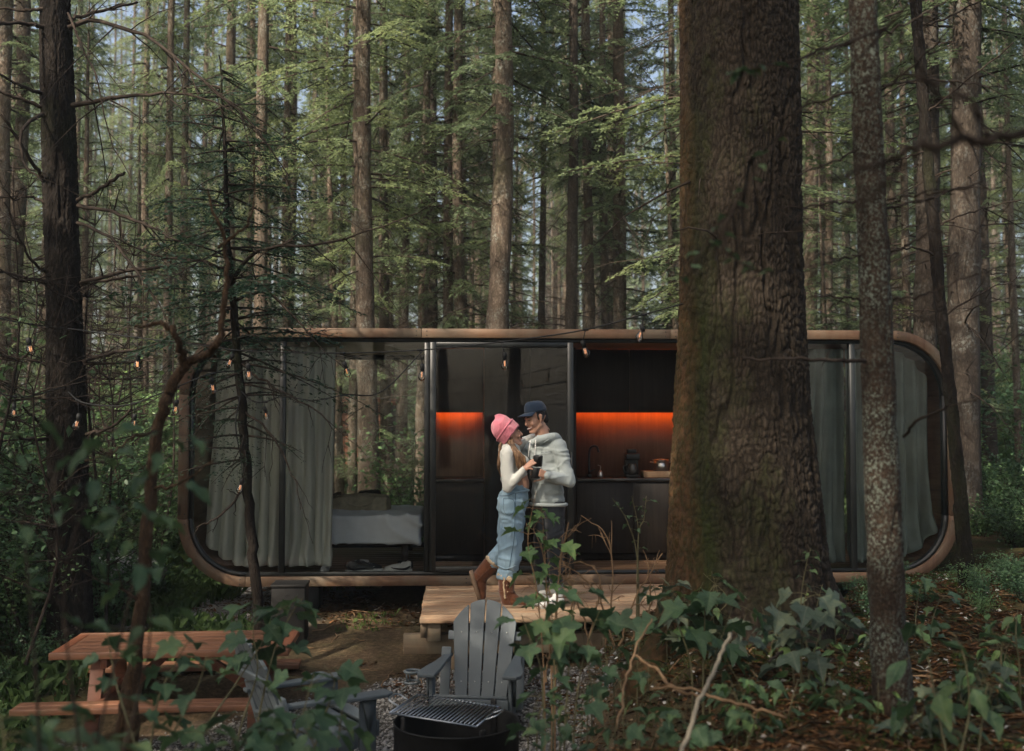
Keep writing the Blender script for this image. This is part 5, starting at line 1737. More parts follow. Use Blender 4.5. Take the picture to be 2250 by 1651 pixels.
def cloth_folds(amp, f1=(6, 6, 9), f2=(14, 14, 20), seed=3, ridge=True):
    def fn(co):
        a = vnoise(co * np.array(f1), seed)
        b = 1 - np.abs(vnoise(co * np.array(f2) + 1.5 * a[:, None], seed + 1))
        return amp * (.6 * a + (b ** 3 - .35) * .8)
    return fn


man = thing('person', 'smiling man in a pale grey hoodie, dark jeans and navy cap, holding a black mug', 'person', PP(1208, 1323), 0)
woman = thing('person', 'woman in a pink beanie, cream crop top, light jeans and brown boots', 'person', PP(1118, 1323), 0)
for p_ in (man, woman): p_.location.z = DECK_Z


def into(o, p):
    """child built in world coordinates -> local to the thing"""
    o.data.transform(Matrix.Translation(-p.location))
    o.parent = p
    return o


def body(mb, name, mat, p, vox=.008, it=4, folds=None):
    return into(remesh(mb, name, mat, None, vox, it, folds), p)


# ----- man
Mh = frame((-.86, -.46, -.20), (-.22, -.05, 1))
hc = PP(1177, 921, .03)
mb = MB()
wm = head_parts(mb, hc, Mh, 1.0)
neck = PP(1192, 968, .06)
mb.cap(hc + Vector((.035, .02, -.06)), neck + Vector((.01, 0, -.05)), .054, .062)
Lw, Lk = PP(1203, 1046, -.20), PP(1187, 1040, -.235)
hand_vol(mb, Lw, Lw + (Lk - Lw).normalized() * .085, (-.1, .8, -.1), (.55, .75, .6), thumb_side=-1, s=1.0)
Rw, Rk = PP(1110, 1046, .06), PP(1098, 1030, -.03)
hand_vol(mb, Rw, Rw + (Rk - Rw).normalized() * .085, (.9, .35, .1), (.30, .4, .3), thumb_side=1)
mb.cap(PP(1215, 1046, -.17), Lw, .03, .027)
mb.cap(PP(1116, 1052, .14), Rw, .03, .027)
mb.cap(PP(1192, 1278, .08), PP(1192, 1300, .08), .038, .036); mb.cap(PP(1224, 1285, -.04), PP(1224, 1305, -.04), .038, .036)
# keep torso / legs inside the clothes so that the body is one continuous figure
mb.cap(neck, PP(1202, 1090, .06), .075, .10); mb.cap(PP(1195, 1100, .10), PP(1193, 1200, .10), .075, .06); mb.cap(PP(1193, 1200, .10), PP(1192, 1285, .09), .055, .036)
mb.cap(PP(1218, 1100, .0), PP(1222, 1200, -.02), .075, .06); mb.cap(PP(1222, 1200, -.02), PP(1224, 1290, -.04), .055, .036)
mb.cap(PP(1190, 990, .06), PP(1232, 995, -.05), .06, .05); mb.cap(PP(1234, 997, -.06), PP(1252, 1055, -.12), .045, .04); mb.cap(PP(1252, 1055, -.12), PP(1210, 1047, -.18), .036, .028)
mb.cap(PP(1190, 990, .06), PP(1163, 992, .18), .06, .045); mb.cap(PP(1163, 992, .18), PP(1122, 1042, .24), .045, .036); mb.cap(PP(1122, 1042, .24), PP(1112, 1050, .08), .034, .028)
mbody = body(mb, 'body', M_skin2, man, .0055, 3)


def local_w(w, p):
    return lambda x, y, z: np.array(tuple(Vector(w(x, y, z)) - p.location))


face_bits(man, local_w(wm, man), 1.0, False, True)

h = MB()
# torso
ch = PP(1198, 1010, .05)
Mt = frame((-.62, -.78, 0), (0, 0, 1))
def tor(px, py, dd, rx, ry, rz): h.ell(PP(px, py, dd), (rx, ry, rz), Mt)
tor(1199, 1002, .05, .112, .178, .12); tor(1200, 1040, .05, .116, .172, .15); tor(1203, 1078, .05, .118, .168, .13)
h.cap(PP(1190, 990, .05), PP(1204, 1095, .05), .10, .122)
tor(1204, 1098, .05, .126, .166, .075)
h.cap(PP(1192, 972, .06), PP(1194, 985, .06), .080, .11)
h.cap(PP(1176, 986, .12), PP(1226, 987, -.02), .085, .085)
Ls, Le, Lc = PP(1232, 996, -.05), PP(1250, 1058, -.12), PP(1207, 1047, -.185)
h.cap(Ls, (Ls + Le) / 2, .074, .062); h.cap((Ls + Le) / 2, Le, .062, .058); h.cap(Le, (Le + Lc) / 2, .058, .050); h.cap((Le + Lc) / 2, Lc, .054, .045)
Rs, Re, Rc = PP(1165, 993, .17), PP(1122, 1044, .24), PP(1110, 1052, .09)
h.cap(Rs, Re, .078, .062); h.cap(Re, Rc, .058, .044)
# hood gathered behind the neck
hd = [PP(1166, 972, -.02), PP(1186, 966, -.06), PP(1212, 962, -.04), PP(1226, 966, .06), PP(1212, 968, .16), PP(1190, 970, .18)]
S = spline(hd, 16)
h.tube(S, [.018, .022, .026, .030, .034, .037, .039, .041, .042, .041, .039, .037, .034, .03, .026, .02], 10)
h.cap(PP(1216, 972, .05), PP(1226, 985, .06), .06, .05)
hood_folds = cloth_folds(.016, (5, 5, 9), (9, 9, 16), 5)
hoodie = body(h, 'hoodie', M_hoodie, man, .010, 3, hood_folds)
# ribbed hem, cuffs, cords, pocket seam
hemz = []
def ring_about(c, rx, ry, M, n=28, tilt=0.0):
    th = np.linspace(0, 2 * PI, n)
    return np.array([tuple(Vector(c) + M.to_3x3() @ Vector((rx * math.cos(a), ry * math.sin(a), tilt * math.cos(a)))) for a in th])
o = MB().tube(ring_about(PP(1205, 1108, .05), .130, .172, Mt), .016, 8, False).build('hem', M_hoodie, None, True); into(o, man)
for a, b in ((Lc, Lw), (Rc, Rw)):
    d = (Vector(b) - Vector(a)).normalized()
    o = MB().cap(Vector(a) - d * .01, Vector(a) + d * .028, .043, .040).build('cuff', M_hoodie, None, True); into(o, man)
for pts in ([(1166, 968, -.10), (1163, 985, -.125), (1161, 1005, -.13)], [(1177, 967, -.12), (1176, 985, -.135), (1174, 1008, -.14)]):
    o = MB().tube(spline([PP(*q) for q in pts], 10), .0045, 6).build('drawstring', M_shoe_w, None, True); into(o, man)
cu = bpy.data.curves.new('print', 'FONT'); cu.body = 'ALLSAINTS'; cu.size = .019; cu.extrude = .0006; cu.align_x = 'CENTER'; cu.space_character = 1.12
ob_ = bpy.data.objects.new('chest_print', cu); C.objects.link(ob_)
tx_ = Matrix(((.80, -.04, -.58, 0), (-.585, .05, -.81, 0), (.06, .998, -.02, 0), (0, 0, 0, 1)))
ob_.matrix_world = Matrix.Translation(PP(1192, 996, -.128)) @ tx_
me = bpy.data.meshes.new_from_object(ob_.evaluated_get(bpy.context.evaluated_depsgraph_get()))
me.transform(ob_.matrix_world); bpy.data.objects.remove(ob_)
PRINT = link('chest_print', me, None, M_navy)

# trousers
h = MB()
h.ell(PP(1206, 1112, .05), (.115, .165, .10), Mt)
for (a, b, c) in ((PP(1192, 1118, .11), PP(1191, 1200, .10), PP(1191, 1283, .09)), (PP(1218, 1118, -.01), PP(1221, 1200, -.03), PP(1223, 1290, -.05))):
    h.cap(a, b, .095, .073); h.cap(b, c, .073, .058)
body(h, 'trousers', M_darkjean, man, .010, 3, cloth_folds(.010, (6, 6, 9), (12, 12, 26), 7))
for c in (PP(1191, 1285, .09), PP(1223, 1291, -.05)):
    o = MB().cap(c + Vector((0, 0, .018)), c - Vector((0, 0, .016)), .062, .060).build('rolled_cuff', m_cloth('grey_cuff', (.19, .20, .20)) if 'grey_cuff' not in bpy.data.materials else bpy.data.materials['grey_cuff'], None, True); into(o, man)


def trainer(p, heel, toe, sole_m, up_m, name='shoe'):
    heel = Vector(heel); toe = Vector(toe); d = (toe - heel); d.z = 0; L = d.length; d.normalize(); n = Vector((-d.y, d.x, 0))
    m = MB()
    z = heel.z
    f = lambda a, zz, b=0.0: heel + d * (a * L) + n * b + Vector((0, 0, zz))
    m.cap(f(.12, .055), f(.40, .055), .040, .040); m.cap(f(.15, .10), f(.30, .095), .036, .034); m.cap(f(.40, .05), f(.70, .042), .042, .040); m.cap(f(.70, .038), f(.90, .032), .042, .030)
    o = body(m, name, up_m, p, .007, 4)
    s = MB()
    k = 22; th = np.linspace(0, 2 * PI, k, endpoint=False)
    out = [(.5 + .5 * math.cos(a), (.047 - .008 * math.cos(a)) * math.sin(a)) for a in th]
    V = [f(a, zz, b) for zz in (0.002, .03) for a, b in out] + [f(.5, .002), f(.5, .03)]
    i = np.arange(k); j = (i + 1) % k
    s.v.append(np.array([tuple(v) for v in V])); s.n = len(V)
    s.q.append(np.stack([i, j, k + j, k + i], -1)); s.t.append(np.stack([j, i, np.full(k, 2 * k)], -1)); s.t.append(np.stack([k + i, k + j, np.full(k, 2 * k + 1)], -1))
    so = s.build('sole', sole_m, None); into(so, p); so.parent = o
    for q in range(4):
        a = .34 + q * .08
        lo = MB().tube([f(a, .098 - q * .008, -.02), f(a, .104 - q * .008, 0), f(a, .098 - q * .008, .02)], .004, 5).build('lace', M_shoe_w, None); into(lo, p); lo.parent = o
    return o


h1 = PP(1203, 1316, .08); h1.z = DECK_Z + .001; t1 = PP(1160, 1322, -.05); t1.z = h1.z
h2 = PP(1236, 1325, -.06); h2.z = DECK_Z + .001; t2 = PP(1188, 1336, -.19); t2.z = h2.z
trainer(man, h1, t1, M_shoe_w, M_shoe_w); trainer(man, h2, t2, M_shoe_w, M_shoe_w)

# hair and cap of the man
h = MB()
h.cap(wm(-.075, .0, -.02), wm(-.068, 0, .03), .048, .052); h.ell(wm(-.025, 0, .045), (.088, .081, .062), Mh)
for sy in (-1, 1): h.cap(wm(-.045, sy * .062, .02), wm(-.025, sy * .076, -.01), .018, .010); h.cap(wm(.012, sy * .072, .03), wm(.010, sy * .073, -.008), .010, .006)
body(h, 'hair', M_darkhair, man, .006, 2, lambda co: .003 * vnoise(co * 60, 2))
capt = MB()
Mc = frame(Mh.to_3x3() @ Vector((1, 0, .02)), Mh.to_3x3() @ Vector((-.16, 0, 1)))
cc = Vector(wm(-.015, 0, .060))
cp = link('cap', None, None) if False else None
U, Vv = np.meshgrid(np.linspace(0, 2 * PI, 40, endpoint=False), np.linspace(0, 1, 12))
ang = Vv * PI / 2
rr_ = np.cos(ang) ** .62
X = .104 * rr_ * np.cos(U); Y = .087 * rr_ * np.sin(U); Zc = .098 * np.sin(ang) ** .9 + .012 * np.maximum(0, np.cos(U)) * np.sin(ang * 2)
seam = 1 - .018 * np.exp(-((np.mod(U, PI / 3) - PI / 6) ** 2) / .004)
L3 = np.stack([X * seam, Y * seam, Zc], -1).reshape(-1, 3) @ np.array(Mc.to_3x3()).T + np.array(tuple(cc))
i, j = np.meshgrid(np.arange(11), np.arange(40), indexing='ij'); a = i * 40 + j; b = i * 40 + (j + 1) % 40
capt.add(L3, np.stack([a, b, b + 40, a + 40], -1).reshape(-1, 4))
capo = capt.build('cap', M_navy, None, True); into(capo, man)
m_ = capo.modifiers.new('s', 'SOLIDIFY'); m_.thickness = .004
# visor
br = MB(); nu_, nv_ = 24, 8
u = np.linspace(-1.15, 1.15, nu_); v = np.linspace(0, 1, nv_)
UU, VV = np.meshgrid(u, v)
R0x, R0y = .100, .086
ex = .078 * VV * np.cos(UU * .95) ** .6
X = R0x * np.cos(UU) + ex; Y = R0y * np.sin(UU) * (1 + .05 * VV); Zb = -.002 - .016 * VV - .020 * (np.abs(np.sin(UU))) ** 2 * VV + .006
L3 = np.stack([X, Y, Zb], -1).reshape(-1, 3) @ np.array(Mc.to_3x3()).T + np.array(tuple(cc))
i, j = np.meshgrid(np.arange(nv_ - 1), np.arange(nu_ - 1), indexing='ij'); a = i * nu_ + j
br.add(L3, np.stack([a, a + 1, a + nu_ + 1, a + nu_], -1).reshape(-1, 4))
vo_ = br.build('visor', M_navy, None, True); into(vo_, man); vo_.parent = capo
m_ = vo_.modifiers.new('s', 'SOLIDIFY'); m_.thickness = .005
bt = MB().ell(cc + Mc.to_3x3() @ Vector((0, 0, .100)), (.007, .007, .005)).build('button', M_navy, None, True); into(bt, man); bt.parent = capo

# ----- woman
Mw = frame((.93, .12, .30), (-.32, .0, 1))
hw = PP(1121, 956, -.03)
mb = MB()
ww = head_parts(mb, hw, Mw, .94, True)
nk = PP(1119, 985, -.01)
mb.cap(hw + Vector((-.03, 0, -.05)), nk + Vector((.0, 0, -.04)), .045, .050)
Nw, Nk = PP(1155, 1029, -.22), PP(1172, 1014, -.24)
hand_vol(mb, Nw, Nw + (Nk - Nw).normalized() * .075, (.25, .75, -.55), (.35, .6, .55), thumb_side=1, s=.86)
Fw, Fk = PP(1196, 951, .16), PP(1203, 938, .10)
hand_vol(mb, Fw, Fw + (Fk - Fw).normalized() * .07, (-.6, -.5, -.3), (.5, .7, .6), thumb_side=1, s=.86)
mb.cap(PP(1185, 958, .2), Fw, .026, .023); mb.cap(PP(1148, 1035, -.215), Nw, .026, .023)
mb.cap(PP(1128, 1010, -.01), PP(1143, 1066, .0), .092, .082); mb.cap(PP(1143, 1062, .0), PP(1128, 1095, .0), .082, .100)
mb.cap(PP(1118, 990, -.08), PP(1124, 990, .10), .05, .05)
mb.cap(PP(1115, 995, -.15), PP(1115, 1070, -.19), .038, .034); mb.cap(PP(1115, 1070, -.19), PP(1150, 1034, -.215), .032, .026)
mb.cap(PP(1124, 990, .12), PP(1158, 968, .2), .038, .034); mb.cap(PP(1158, 968, .2), PP(1190, 955, .19), .032, .026)
mb.cap(PP(1126, 1105, -.07), PP(1122, 1190, -.08), .08, .058); mb.cap(PP(1122, 1190, -.08), PP(1113, 1300, -.08), .055, .04)
mb.cap(PP(1126, 1105, .08), PP(1119, 1195, .06), .08, .058); mb.cap(PP(1119, 1195, .06), PP(1055, 1265, .08), .055, .04)
body(mb, 'body', M_skin, woman, .0055, 3)
face_bits(woman, local_w(ww, woman), .94, True, False)
# cropped top
h = MB()
h.cap(PP(1119, 990, -.02), PP(1133, 1045, .0), .098, .098); h.ell(PP(1139, 1018, .0), (.105, .125, .085)); h.ell(PP(1134, 1042, 0), (.100, .118, .06))
h.cap(PP(1118, 990, -.11), PP(1124, 990, .10), .062, .062); h.cap(PP(1120, 978, -.01), PP(1120, 990, -.01), .056, .07)
a_, b_, c_ = PP(1114, 998, -.15), PP(1115, 1072, -.195), PP(1151, 1033, -.215)
h.cap(a_, b_, .063, .047); h.cap(b_, c_, .046, .034)
a2, b2, c2_ = PP(1126, 988, .12), PP(1158, 969, .2), PP(1188, 955, .19)
h.cap(a2, b2, .058, .045); h.cap(b2, c2_, .045, .036)
body(h, 'crop_top', M_knit_top, woman, .009, 4, cloth_folds(.006, (7, 7, 10), (18, 18, 22), 11))
# jeans
h = MB()
h.ell(PP(1128, 1096, .0), (.132, .150, .105)); h.ell(PP(1117, 1108, .0), (.105, .145, .11)); h.cap(PP(1131, 1082, 0), PP(1128, 1098, 0), .112, .132)
kn, hm = PP(1124, 1192, -.07), PP(1113, 1262, -.08)
h.cap(PP(1126, 1112, -.06), kn, .118, .098); h.cap(kn, hm, .098, .078)
h.cap(PP(1126, 1150, -.07), PP(1119, 1238, -.08), .108, .104)
kn2, hm2 = PP(1114, 1200, .07), PP(1082, 1240, .08)
h.cap(PP(1126, 1112, .06), kn2, .118, .092); h.cap(kn2, hm2, .092, .070)
jf = cloth_folds(.019, (5, 5, 7), (9, 9, 13), 17)
body(h, 'jeans', M_lightjean, woman, .010, 3, jf)
for c0, c1_, r in ((hm + Vector((.01, 0, .035)), hm + Vector((-.004, 0, -.025)), .088), (hm2 + Vector((.03, 0, .03)), hm2 + Vector((-.012, 0, -.012)), .078)):
    q = MB()
    d = (c1_ - c0); 
    for t_ in (0, .33, .66, 1.0):
        q.ell(c0 + d * t_, (r * (1.02 - .06 * t_), r * (1.02 - .06 * t_), .026), frame((1, 0, 0), -d))
    body(q, 'rolled_hem', M_lightjean, woman, .009, 2, cloth_folds(.009, (9, 9, 12), (16, 16, 40), 23))
o = MB().tube(ring_about(PP(1132, 1081, 0), .118, .126, frame((1, 0, .12), (0, 0, 1))), .011, 8, False).build('waistband', M_lightjean, None, True); into(o, woman)


def seam_on(target, thing_, name, pts, r, mat, n=40):
    """thin raised seam lying on a garment: points in photo pixels, dropped onto the cloth along the view"""
    bvh = BVHTree.FromObject(target, bpy.context.evaluated_depsgraph_get())
    out = []
    for q in spline([(a, b) for a, b in pts], n):
        w0 = W(q[0], q[1], CD - 1.0); dr_ = (W(q[0], q[1], CD) - w0).normalized()
        hit = bvh.ray_cast(w0 - thing_.location, dr_, 3)
        if hit[0] is not None: out.append(hit[0] - dr_ * r * .3)
    if len(out) > 3:
        return MB().tube(out, r, 5).build(name, mat, thing_, True)


jeans = [c for c in woman.children if c.name.startswith('jeans')][0]
M_thread = m_plain('dark_blue_thread', (.07, .12, .17), .9, .1)
seam_on(jeans, woman, 'side_seam', [(1133, 1084), (1132, 1120), (1130, 1180), (1124, 1220), (1117, 1258)], .0030, M_thread)
seam_on(jeans, woman, 'pocket_seam', [(1106, 1096), (1128, 1099), (1130, 1122), (1120, 1132), (1108, 1124), (1106, 1096)], .0026, M_thread)
seam_on(jeans, woman, 'yoke_seam', [(1099, 1090), (1115, 1089), (1132, 1084)], .0026, M_thread)
seam_on(jeans, woman, 'knee_crease', [(1100, 1160), (1118, 1168), (1142, 1162)], .004, M_lightjean)
seam_on(jeans, woman, 'hem_crease', [(1094, 1243), (1112, 1250), (1136, 1242)], .006, M_lightjean)
seam_on(hoodie, man, 'armhole_seam', [(1214, 972), (1219, 990), (1224, 1012), (1228, 1034)], .0030, M_hoodie)
seam_on(hoodie, man, 'pocket_edge', [(1178, 1062), (1196, 1064), (1222, 1062), (1232, 1084), (1234, 1096)], .0034, M_hoodie)
seam_on(hoodie, man, 'neck_seam', [(1160, 968), (1170, 976), (1182, 978), (1196, 972), (1206, 966)], .005, M_hoodie)


def boot(p, ankle, top, heel, toe, sole_n, button=True):
    """sheepskin boot: shaft top -> ankle, foot heel -> toe; sole_n points away from the sole"""
    ankle, top, heel, toe = map(Vector, (ankle, top, heel, toe)); n = Vector(sole_n).normalized()
    d = (toe - heel).normalized(); L = (toe - heel).length; sd = n.cross(d)
    m = MB()
    m.cap(top, ankle, .076, .068); m.cap(ankle, heel + n * .058 + d * .055, .068, .055)
    m.cap(heel + d * .055 + n * .055, heel + d * L * .55 + n * .055, .052, .052); m.cap(heel + d * L * .5 + n * .05, heel + d * L * .86 + n * .040, .052, .038)
    m.cap(ankle, heel + d * L * .6 + n * .06, .055, .044)
    o = body(m, 'boot', M_suede, p, .008, 4, cloth_folds(.005, (9, 9, 12), (16, 16, 16), 31))
    s = MB(); k = 24; th = np.linspace(0, 2 * PI, k, endpoint=False)
    out = [((.5 + .52 * math.cos(a)) * L, (.055 + .003 * math.cos(a)) * math.sin(a)) for a in th]
    V = [heel + d * (a - .012) + sd * b * 1.1 + n * z for z in (-.010, .026) for a, b in out] + [heel + d * L / 2 - n * .001, heel + d * L / 2 + n * .024]
    i = np.arange(k); j = (i + 1) % k
    s.v.append(np.array([tuple(v) for v in V])); s.n = len(V); s.q.append(np.stack([i, j, k + j, k + i], -1)); s.t.append(np.stack([j, i, np.full(k, 2 * k)], -1)); s.t.append(np.stack([k + i, k + j, np.full(k, 2 * k + 1)], -1))
    so = s.build('sole', M_rubber, None); into(so, p); so.parent = o
    cr = MB()
    axx = (top - ankle).normalized(); Mf0 = frame(Vector((1, 0, 0)) - axx * axx.x, axx)
    cr.tube(ring_about(ankle + axx * .012, .069, .069, Mf0, 24), .006, 6, False)
    cr.tube(spline([top + Vector((.012, -.078, 0)), (top + ankle) / 2 + Vector((.006, -.074, 0)), ankle + Vector((0, -.070, 0)), heel + d * .09 + n * .03 + Vector((0, -.056, 0))], 14), .0035, 5)
    cro = cr.build('seam', M_suede, None, True); into(cro, p); cro.parent = o
    ax = (top - ankle).normalized()
    f = MB()
    q_ = np.random.default_rng(5)
    Mf = frame(Vector((1, 0, 0)) - ax * ax.x, ax)
    ring = ring_about(top + ax * .045, .064, .064, Mf, 22)
    ring += q_.normal(0, .004, ring.shape)
    f.tube(ring, .020 + q_.normal(0, .0025, len(ring)), 7, False)
    if button:
        f.cap(top + Vector((.02, -.068, .02)), top + Vector((.045, -.062, -.005)), .024, .020)
        f.tube(spline([top + Vector((-.02, -.07, .03)), top + Vector((-.022, -.068, -.06)), ankle + Vector((-.015, -.064, 0)), ankle + Vector((-.01, -.058, -.04))], 14) + q_.normal(0, .003, (14, 3)), .009, 6)
    fo_ = f.build('fleece_trim', M_fleece, None, True); into(fo_, p); fo_.parent = o
    if button:
        for zz in (.35, .85):
            c = top.lerp(ankle, zz) + Vector((.006, -.068, 0))
            bb = MB().ell(c, (.010, .006, .010)).build('button', M_fleece, None, True); into(bb, p); bb.parent = o
    return o


hl = PP(1100, 1325, -.09); hl.z = DECK_Z + .002; te = PP(1155, 1327, -.10); te.z = DECK_Z + .002
boot(woman, PP(1113, 1303, -.09), PP(1113, 1274, -.085), hl, te, (0, 0, 1))
# raised heel of the back foot: toe on the boards, sole to the left
toe2 = PP(1053, 1320, .07); toe2.z = DECK_Z + .028; heel2 = PP(1034, 1258, .08)
d2 = (toe2 - heel2).normalized()
n2 = Vector((d2.z * -1, 0, d2.x)).normalized()
if n2.x < 0: n2 = -n2
boot(woman, PP(1054, 1268, .08), PP(1076, 1244, .08), heel2, toe2, n2, False)

# beanie
kb = MB()
Mb = frame((-.80, .05, .58), (.58, 0, .80))          # +X runs from the face opening to the tip
bc = Vector(ww(-.022, 0, .030))
nu_, nv_ = 168, 34
U, T_ = np.meshgrid(np.linspace(0, 2 * PI, nu_, endpoint=False), np.linspace(0, 1, nv_))
xx = -.052 + .205 * T_
rad = .105 * np.where(T_ < .48, 1.02, 1.0) * np.sqrt(np.clip(1 - np.clip((T_ - .42) / .62, 0, 1) ** 2.1, 0.006, 1))
rad = rad + .0022 * np.sin(U * 42) * sst(1.0, .7, T_)
rad = rad + .010 * ((T_ < .40) & (T_ > .02)) + .003 * np.sin(U * 2 + 5 * T_) * (T_ > .5)
Yb = rad * np.cos(U) * .90; Zb = rad * np.sin(U) + .018 * T_
tip = np.exp(-((U - PI * .5) ** 2) / .6) * sst(.55, 1, T_) * .03
L3 = np.stack([xx + tip, Yb, Zb], -1).reshape(-1, 3)
L3 = L3 + .006 * vnoise(L3 * 22, 3)[:, None]
L3 = L3 @ np.array(Mb.to_3x3()).T + np.array(tuple(bc))
i, j = np.meshgrid(np.arange(nv_ - 1), np.arange(nu_), indexing='ij'); a = i * nu_ + j; b = i * nu_ + (j + 1) % nu_
kb.add(L3, np.stack([a, b, b + nu_, a + nu_], -1).reshape(-1, 4))
be = kb.build('beanie', M_pink, None, True); into(be, woman)
at = be.data.attributes.new('rib', 'FLOAT_VECTOR', 'POINT')
at.data.foreach_set('vector', np.stack([U.ravel() / (2 * PI) * 3, T_.ravel(), 0 * U.ravel()], -1).astype(np.float32).ravel())
m_ = be.modifiers.new('s', 'SOLIDIFY'); m_.thickness = .006
th = np.linspace(0, 2 * PI, 40)
cuff = np.stack([0 * th + .030, .1145 * np.cos(th) * .92, .1165 * np.sin(th) + .006], -1) @ np.array(Mb.to_3x3()).T + np.array(tuple(bc))
o = MB().tube(cuff, .007, 6, False).build('cuff_edge', M_pink, None, True); into(o, woman); o.parent = be

# long hair
h = MB(); q_ = np.random.default_rng(9)
for k in range(56):
    f = q_.random(); g = q_.uniform(-1, 1)
    if k < 24:      # down the back, past the near shoulder
        P_ = [(1112 + 6 * g, 960, .04 * g - .02), (1103 + 4 * g, 978, -.02 + .07 * g), (1097 + 5 * f, 1000, -.05 + .08 * g), (1094 + 7 * f, 1022, -.07 + .09 * g), (1097 + 8 * f, 1040 + 10 * g, -.05 + .08 * g)]
    else:           # over the chest in front of the near shoulder
        P_ = [(1116 + 8 * f, 962, -.09), (1119 + 10 * f, 978, -.12 - .02 * g), (1126 + 14 * f, 994, -.155 - .015 * g), (1133 + 20 * f, 1008, -.165 - .015 * g), (1137 + 22 * f, 1026 + 10 * g, -.16)]
    S = spline([PP(*p) for p in P_], 12) + q_.normal(0, .003, (12, 3))
    h.tube(S, np.interp(np.linspace(0, 1, 12), [0, .3, .75, 1], [.012, .015, .012, .003]), 6)
o = h.build('hair', M_hair, None, True); into(o, woman); stuff(o)


# mugs
def mug(label, c, axis, hdir):
    c = Vector(c)
    t = thing('mug', label, 'mug', c, 0, 'black mugs in their hands')
    pr = [(.0, 0), (.037, 0), (.040, .004), (.041, .09), (.040, .093), (.037, .09), (.036, .01), (.0, .008)]
    th = np.linspace(0, 2 * PI, 25)[:-1]; n = 24
    V = np.array([(max(r, .0005) * math.cos(a), max(r, .0005) * math.sin(a), z) for r, z in pr for a in th])
    i, j = np.meshgrid(np.arange(len(pr) - 1), np.arange(n), indexing='ij'); a = i * n + j; b = i * n + (j + 1) % n
    MB().add(V, np.stack([a, b, b + n, a + n], -1).reshape(-1, 4)).build('mug_body', M_mug, t, True)
    MB().tube(spline([(.038, 0, .078), (.068, 0, .07), (.07, 0, .03), (.038, 0, .018)], 12), .006, 8).build('handle', M_mug, t, True)
    t.rotation_euler = (axis[0], axis[1], hdir)
    return t


mug('black mug held low in the hand of the man', Lw + (Lk - Lw).normalized() * .105 + Vector((-.018, .025, -.055)), (0, R(4), 0), R(20))
mug('black mug in the raised hand of the woman, above the other mug', Nw + (Nk - Nw).normalized() * .10 + Vector((.030, .03, -.05)), (0, R(-6), 0), R(120))


# press the print onto the hoodie
from mathutils.bvhtree import BVHTree
bv = BVHTree.FromObject(hoodie, bpy.context.evaluated_depsgraph_get())
dr = Vector((.55, .83, 0)).normalized()
for v in PRINT.data.vertices:
    q = v.co - man.location - dr * .25
    hit = bv.ray_cast(q, dr, .6)
    if hit[0] is not None: v.co = hit[0] + man.location - dr * .0015
into(PRINT, man)

# ------------------------------------------------------------------ leaves
def leaf_mesh(kind, seed):
    """one leaf: base at the origin, along +X, unit length; folded along the midrib and curled"""
    rng = np.random.default_rng(seed)
    if kind == 'lobed':
        tips = [(R(0), 1.0), (R(48), .84), (R(96), .56)]
        out = [(.0, .0)]
        half = []
        o = np.array([.30, 0])
        half.append((.02, .05)); half.append((.06, .17))
        def lobe(a, l, wd):
            d = np.array([math.cos(a), math.sin(a)]); n = np.array([-d[1], d[0]])
            tip = o + d * l * .72
            return [tuple(o + d * l * .42 - n * wd), tuple(o + d * l * .56 - n * wd * .62), tuple(tip), tuple(o + d * l * .54 + n * wd * .66), tuple(o + d * l * .40 + n * wd)]
        seq = []
        seq += [(.02, .06), (.05, .20)]
        seq += lobe(R(118), .62, .14)[::1]
        seq += [(.30 + .16 * math.cos(R(90)), .27)]
        seq += lobe(R(62), .90, .18)
        seq += [(.30 + .40 * math.cos(R(33)), .40 * math.sin(R(33)))]
        c = lobe(0, 1.0, .19)
        seq += [(c[4][0], c[4][1]), (c[3][0], c[3][1])]
        up = [(x, abs(y)) for x, y in seq]
        # order by angle round the lobe centre so that the outline is simple
        up = sorted(up, key=lambda p: -math.atan2(p[1], p[0] - .30))
        outline = up + [(1.02, 0.0)] + [(x, -y) for x, y in up[::-1]]
    else:
        xs = np.linspace(0, 1, 9)[1:-1]
        w = .27 * np.sin(PI * xs ** .8) * (1 - .25 * xs) + .01
        up = [(x, y * (1 + .08 * rng.normal())) for x, y in zip(xs, w)]
        outline = up + [(1.0, 0.0)] + [(x, -y) for x, y in up[::-1]]
    V = [(0., 0., 0.)] + [(x, y, 0) for x, y in outline]
    mid = [(.25, 0), (.5, 0), (.75, 0)]
    n = len(outline)
    P = np.array([(0, 0)] + list(outline), float)
    ctr = np.array([(.32, 0)])
    P = np.vstack([P, ctr]); k = np.arange(1, n)
    F = np.concatenate([np.stack([np.full(n - 1, n + 1), k, k + 1], -1), [[n + 1, 0, 1], [n + 1, n, 0]]])
    # refine once for curvature
    bm = bmesh.new()
    vs = [bm.verts.new((p[0], p[1], 0)) for p in P]
    for f in F:
        try: bm.faces.new([vs[i] for i in f])
        except ValueError: pass
    bmesh.ops.subdivide_edges(bm, edges=bm.edges[:], cuts=1, use_grid_fill=True)
    cu, fo, wv = rng.uniform(.15, .85), rng.uniform(.15, .7), rng.uniform(.02, .06)
    for v in bm.verts:
        x, y = v.co.x, v.co.y
        v.co.z = fo * abs(y) - cu * x * x * .55 - .25 * y * y + wv * math.sin(9 * x + 5 * y + seed) + wv * .6 * math.cos(13 * y - 4 * x)
    bmesh.ops.recalc_face_normals(bm, faces=bm.faces)
    for f in bm.faces: f.smooth = True
    me = bpy.data.meshes.new('leaf'); bm.to_mesh(me); bm.free()
    return me


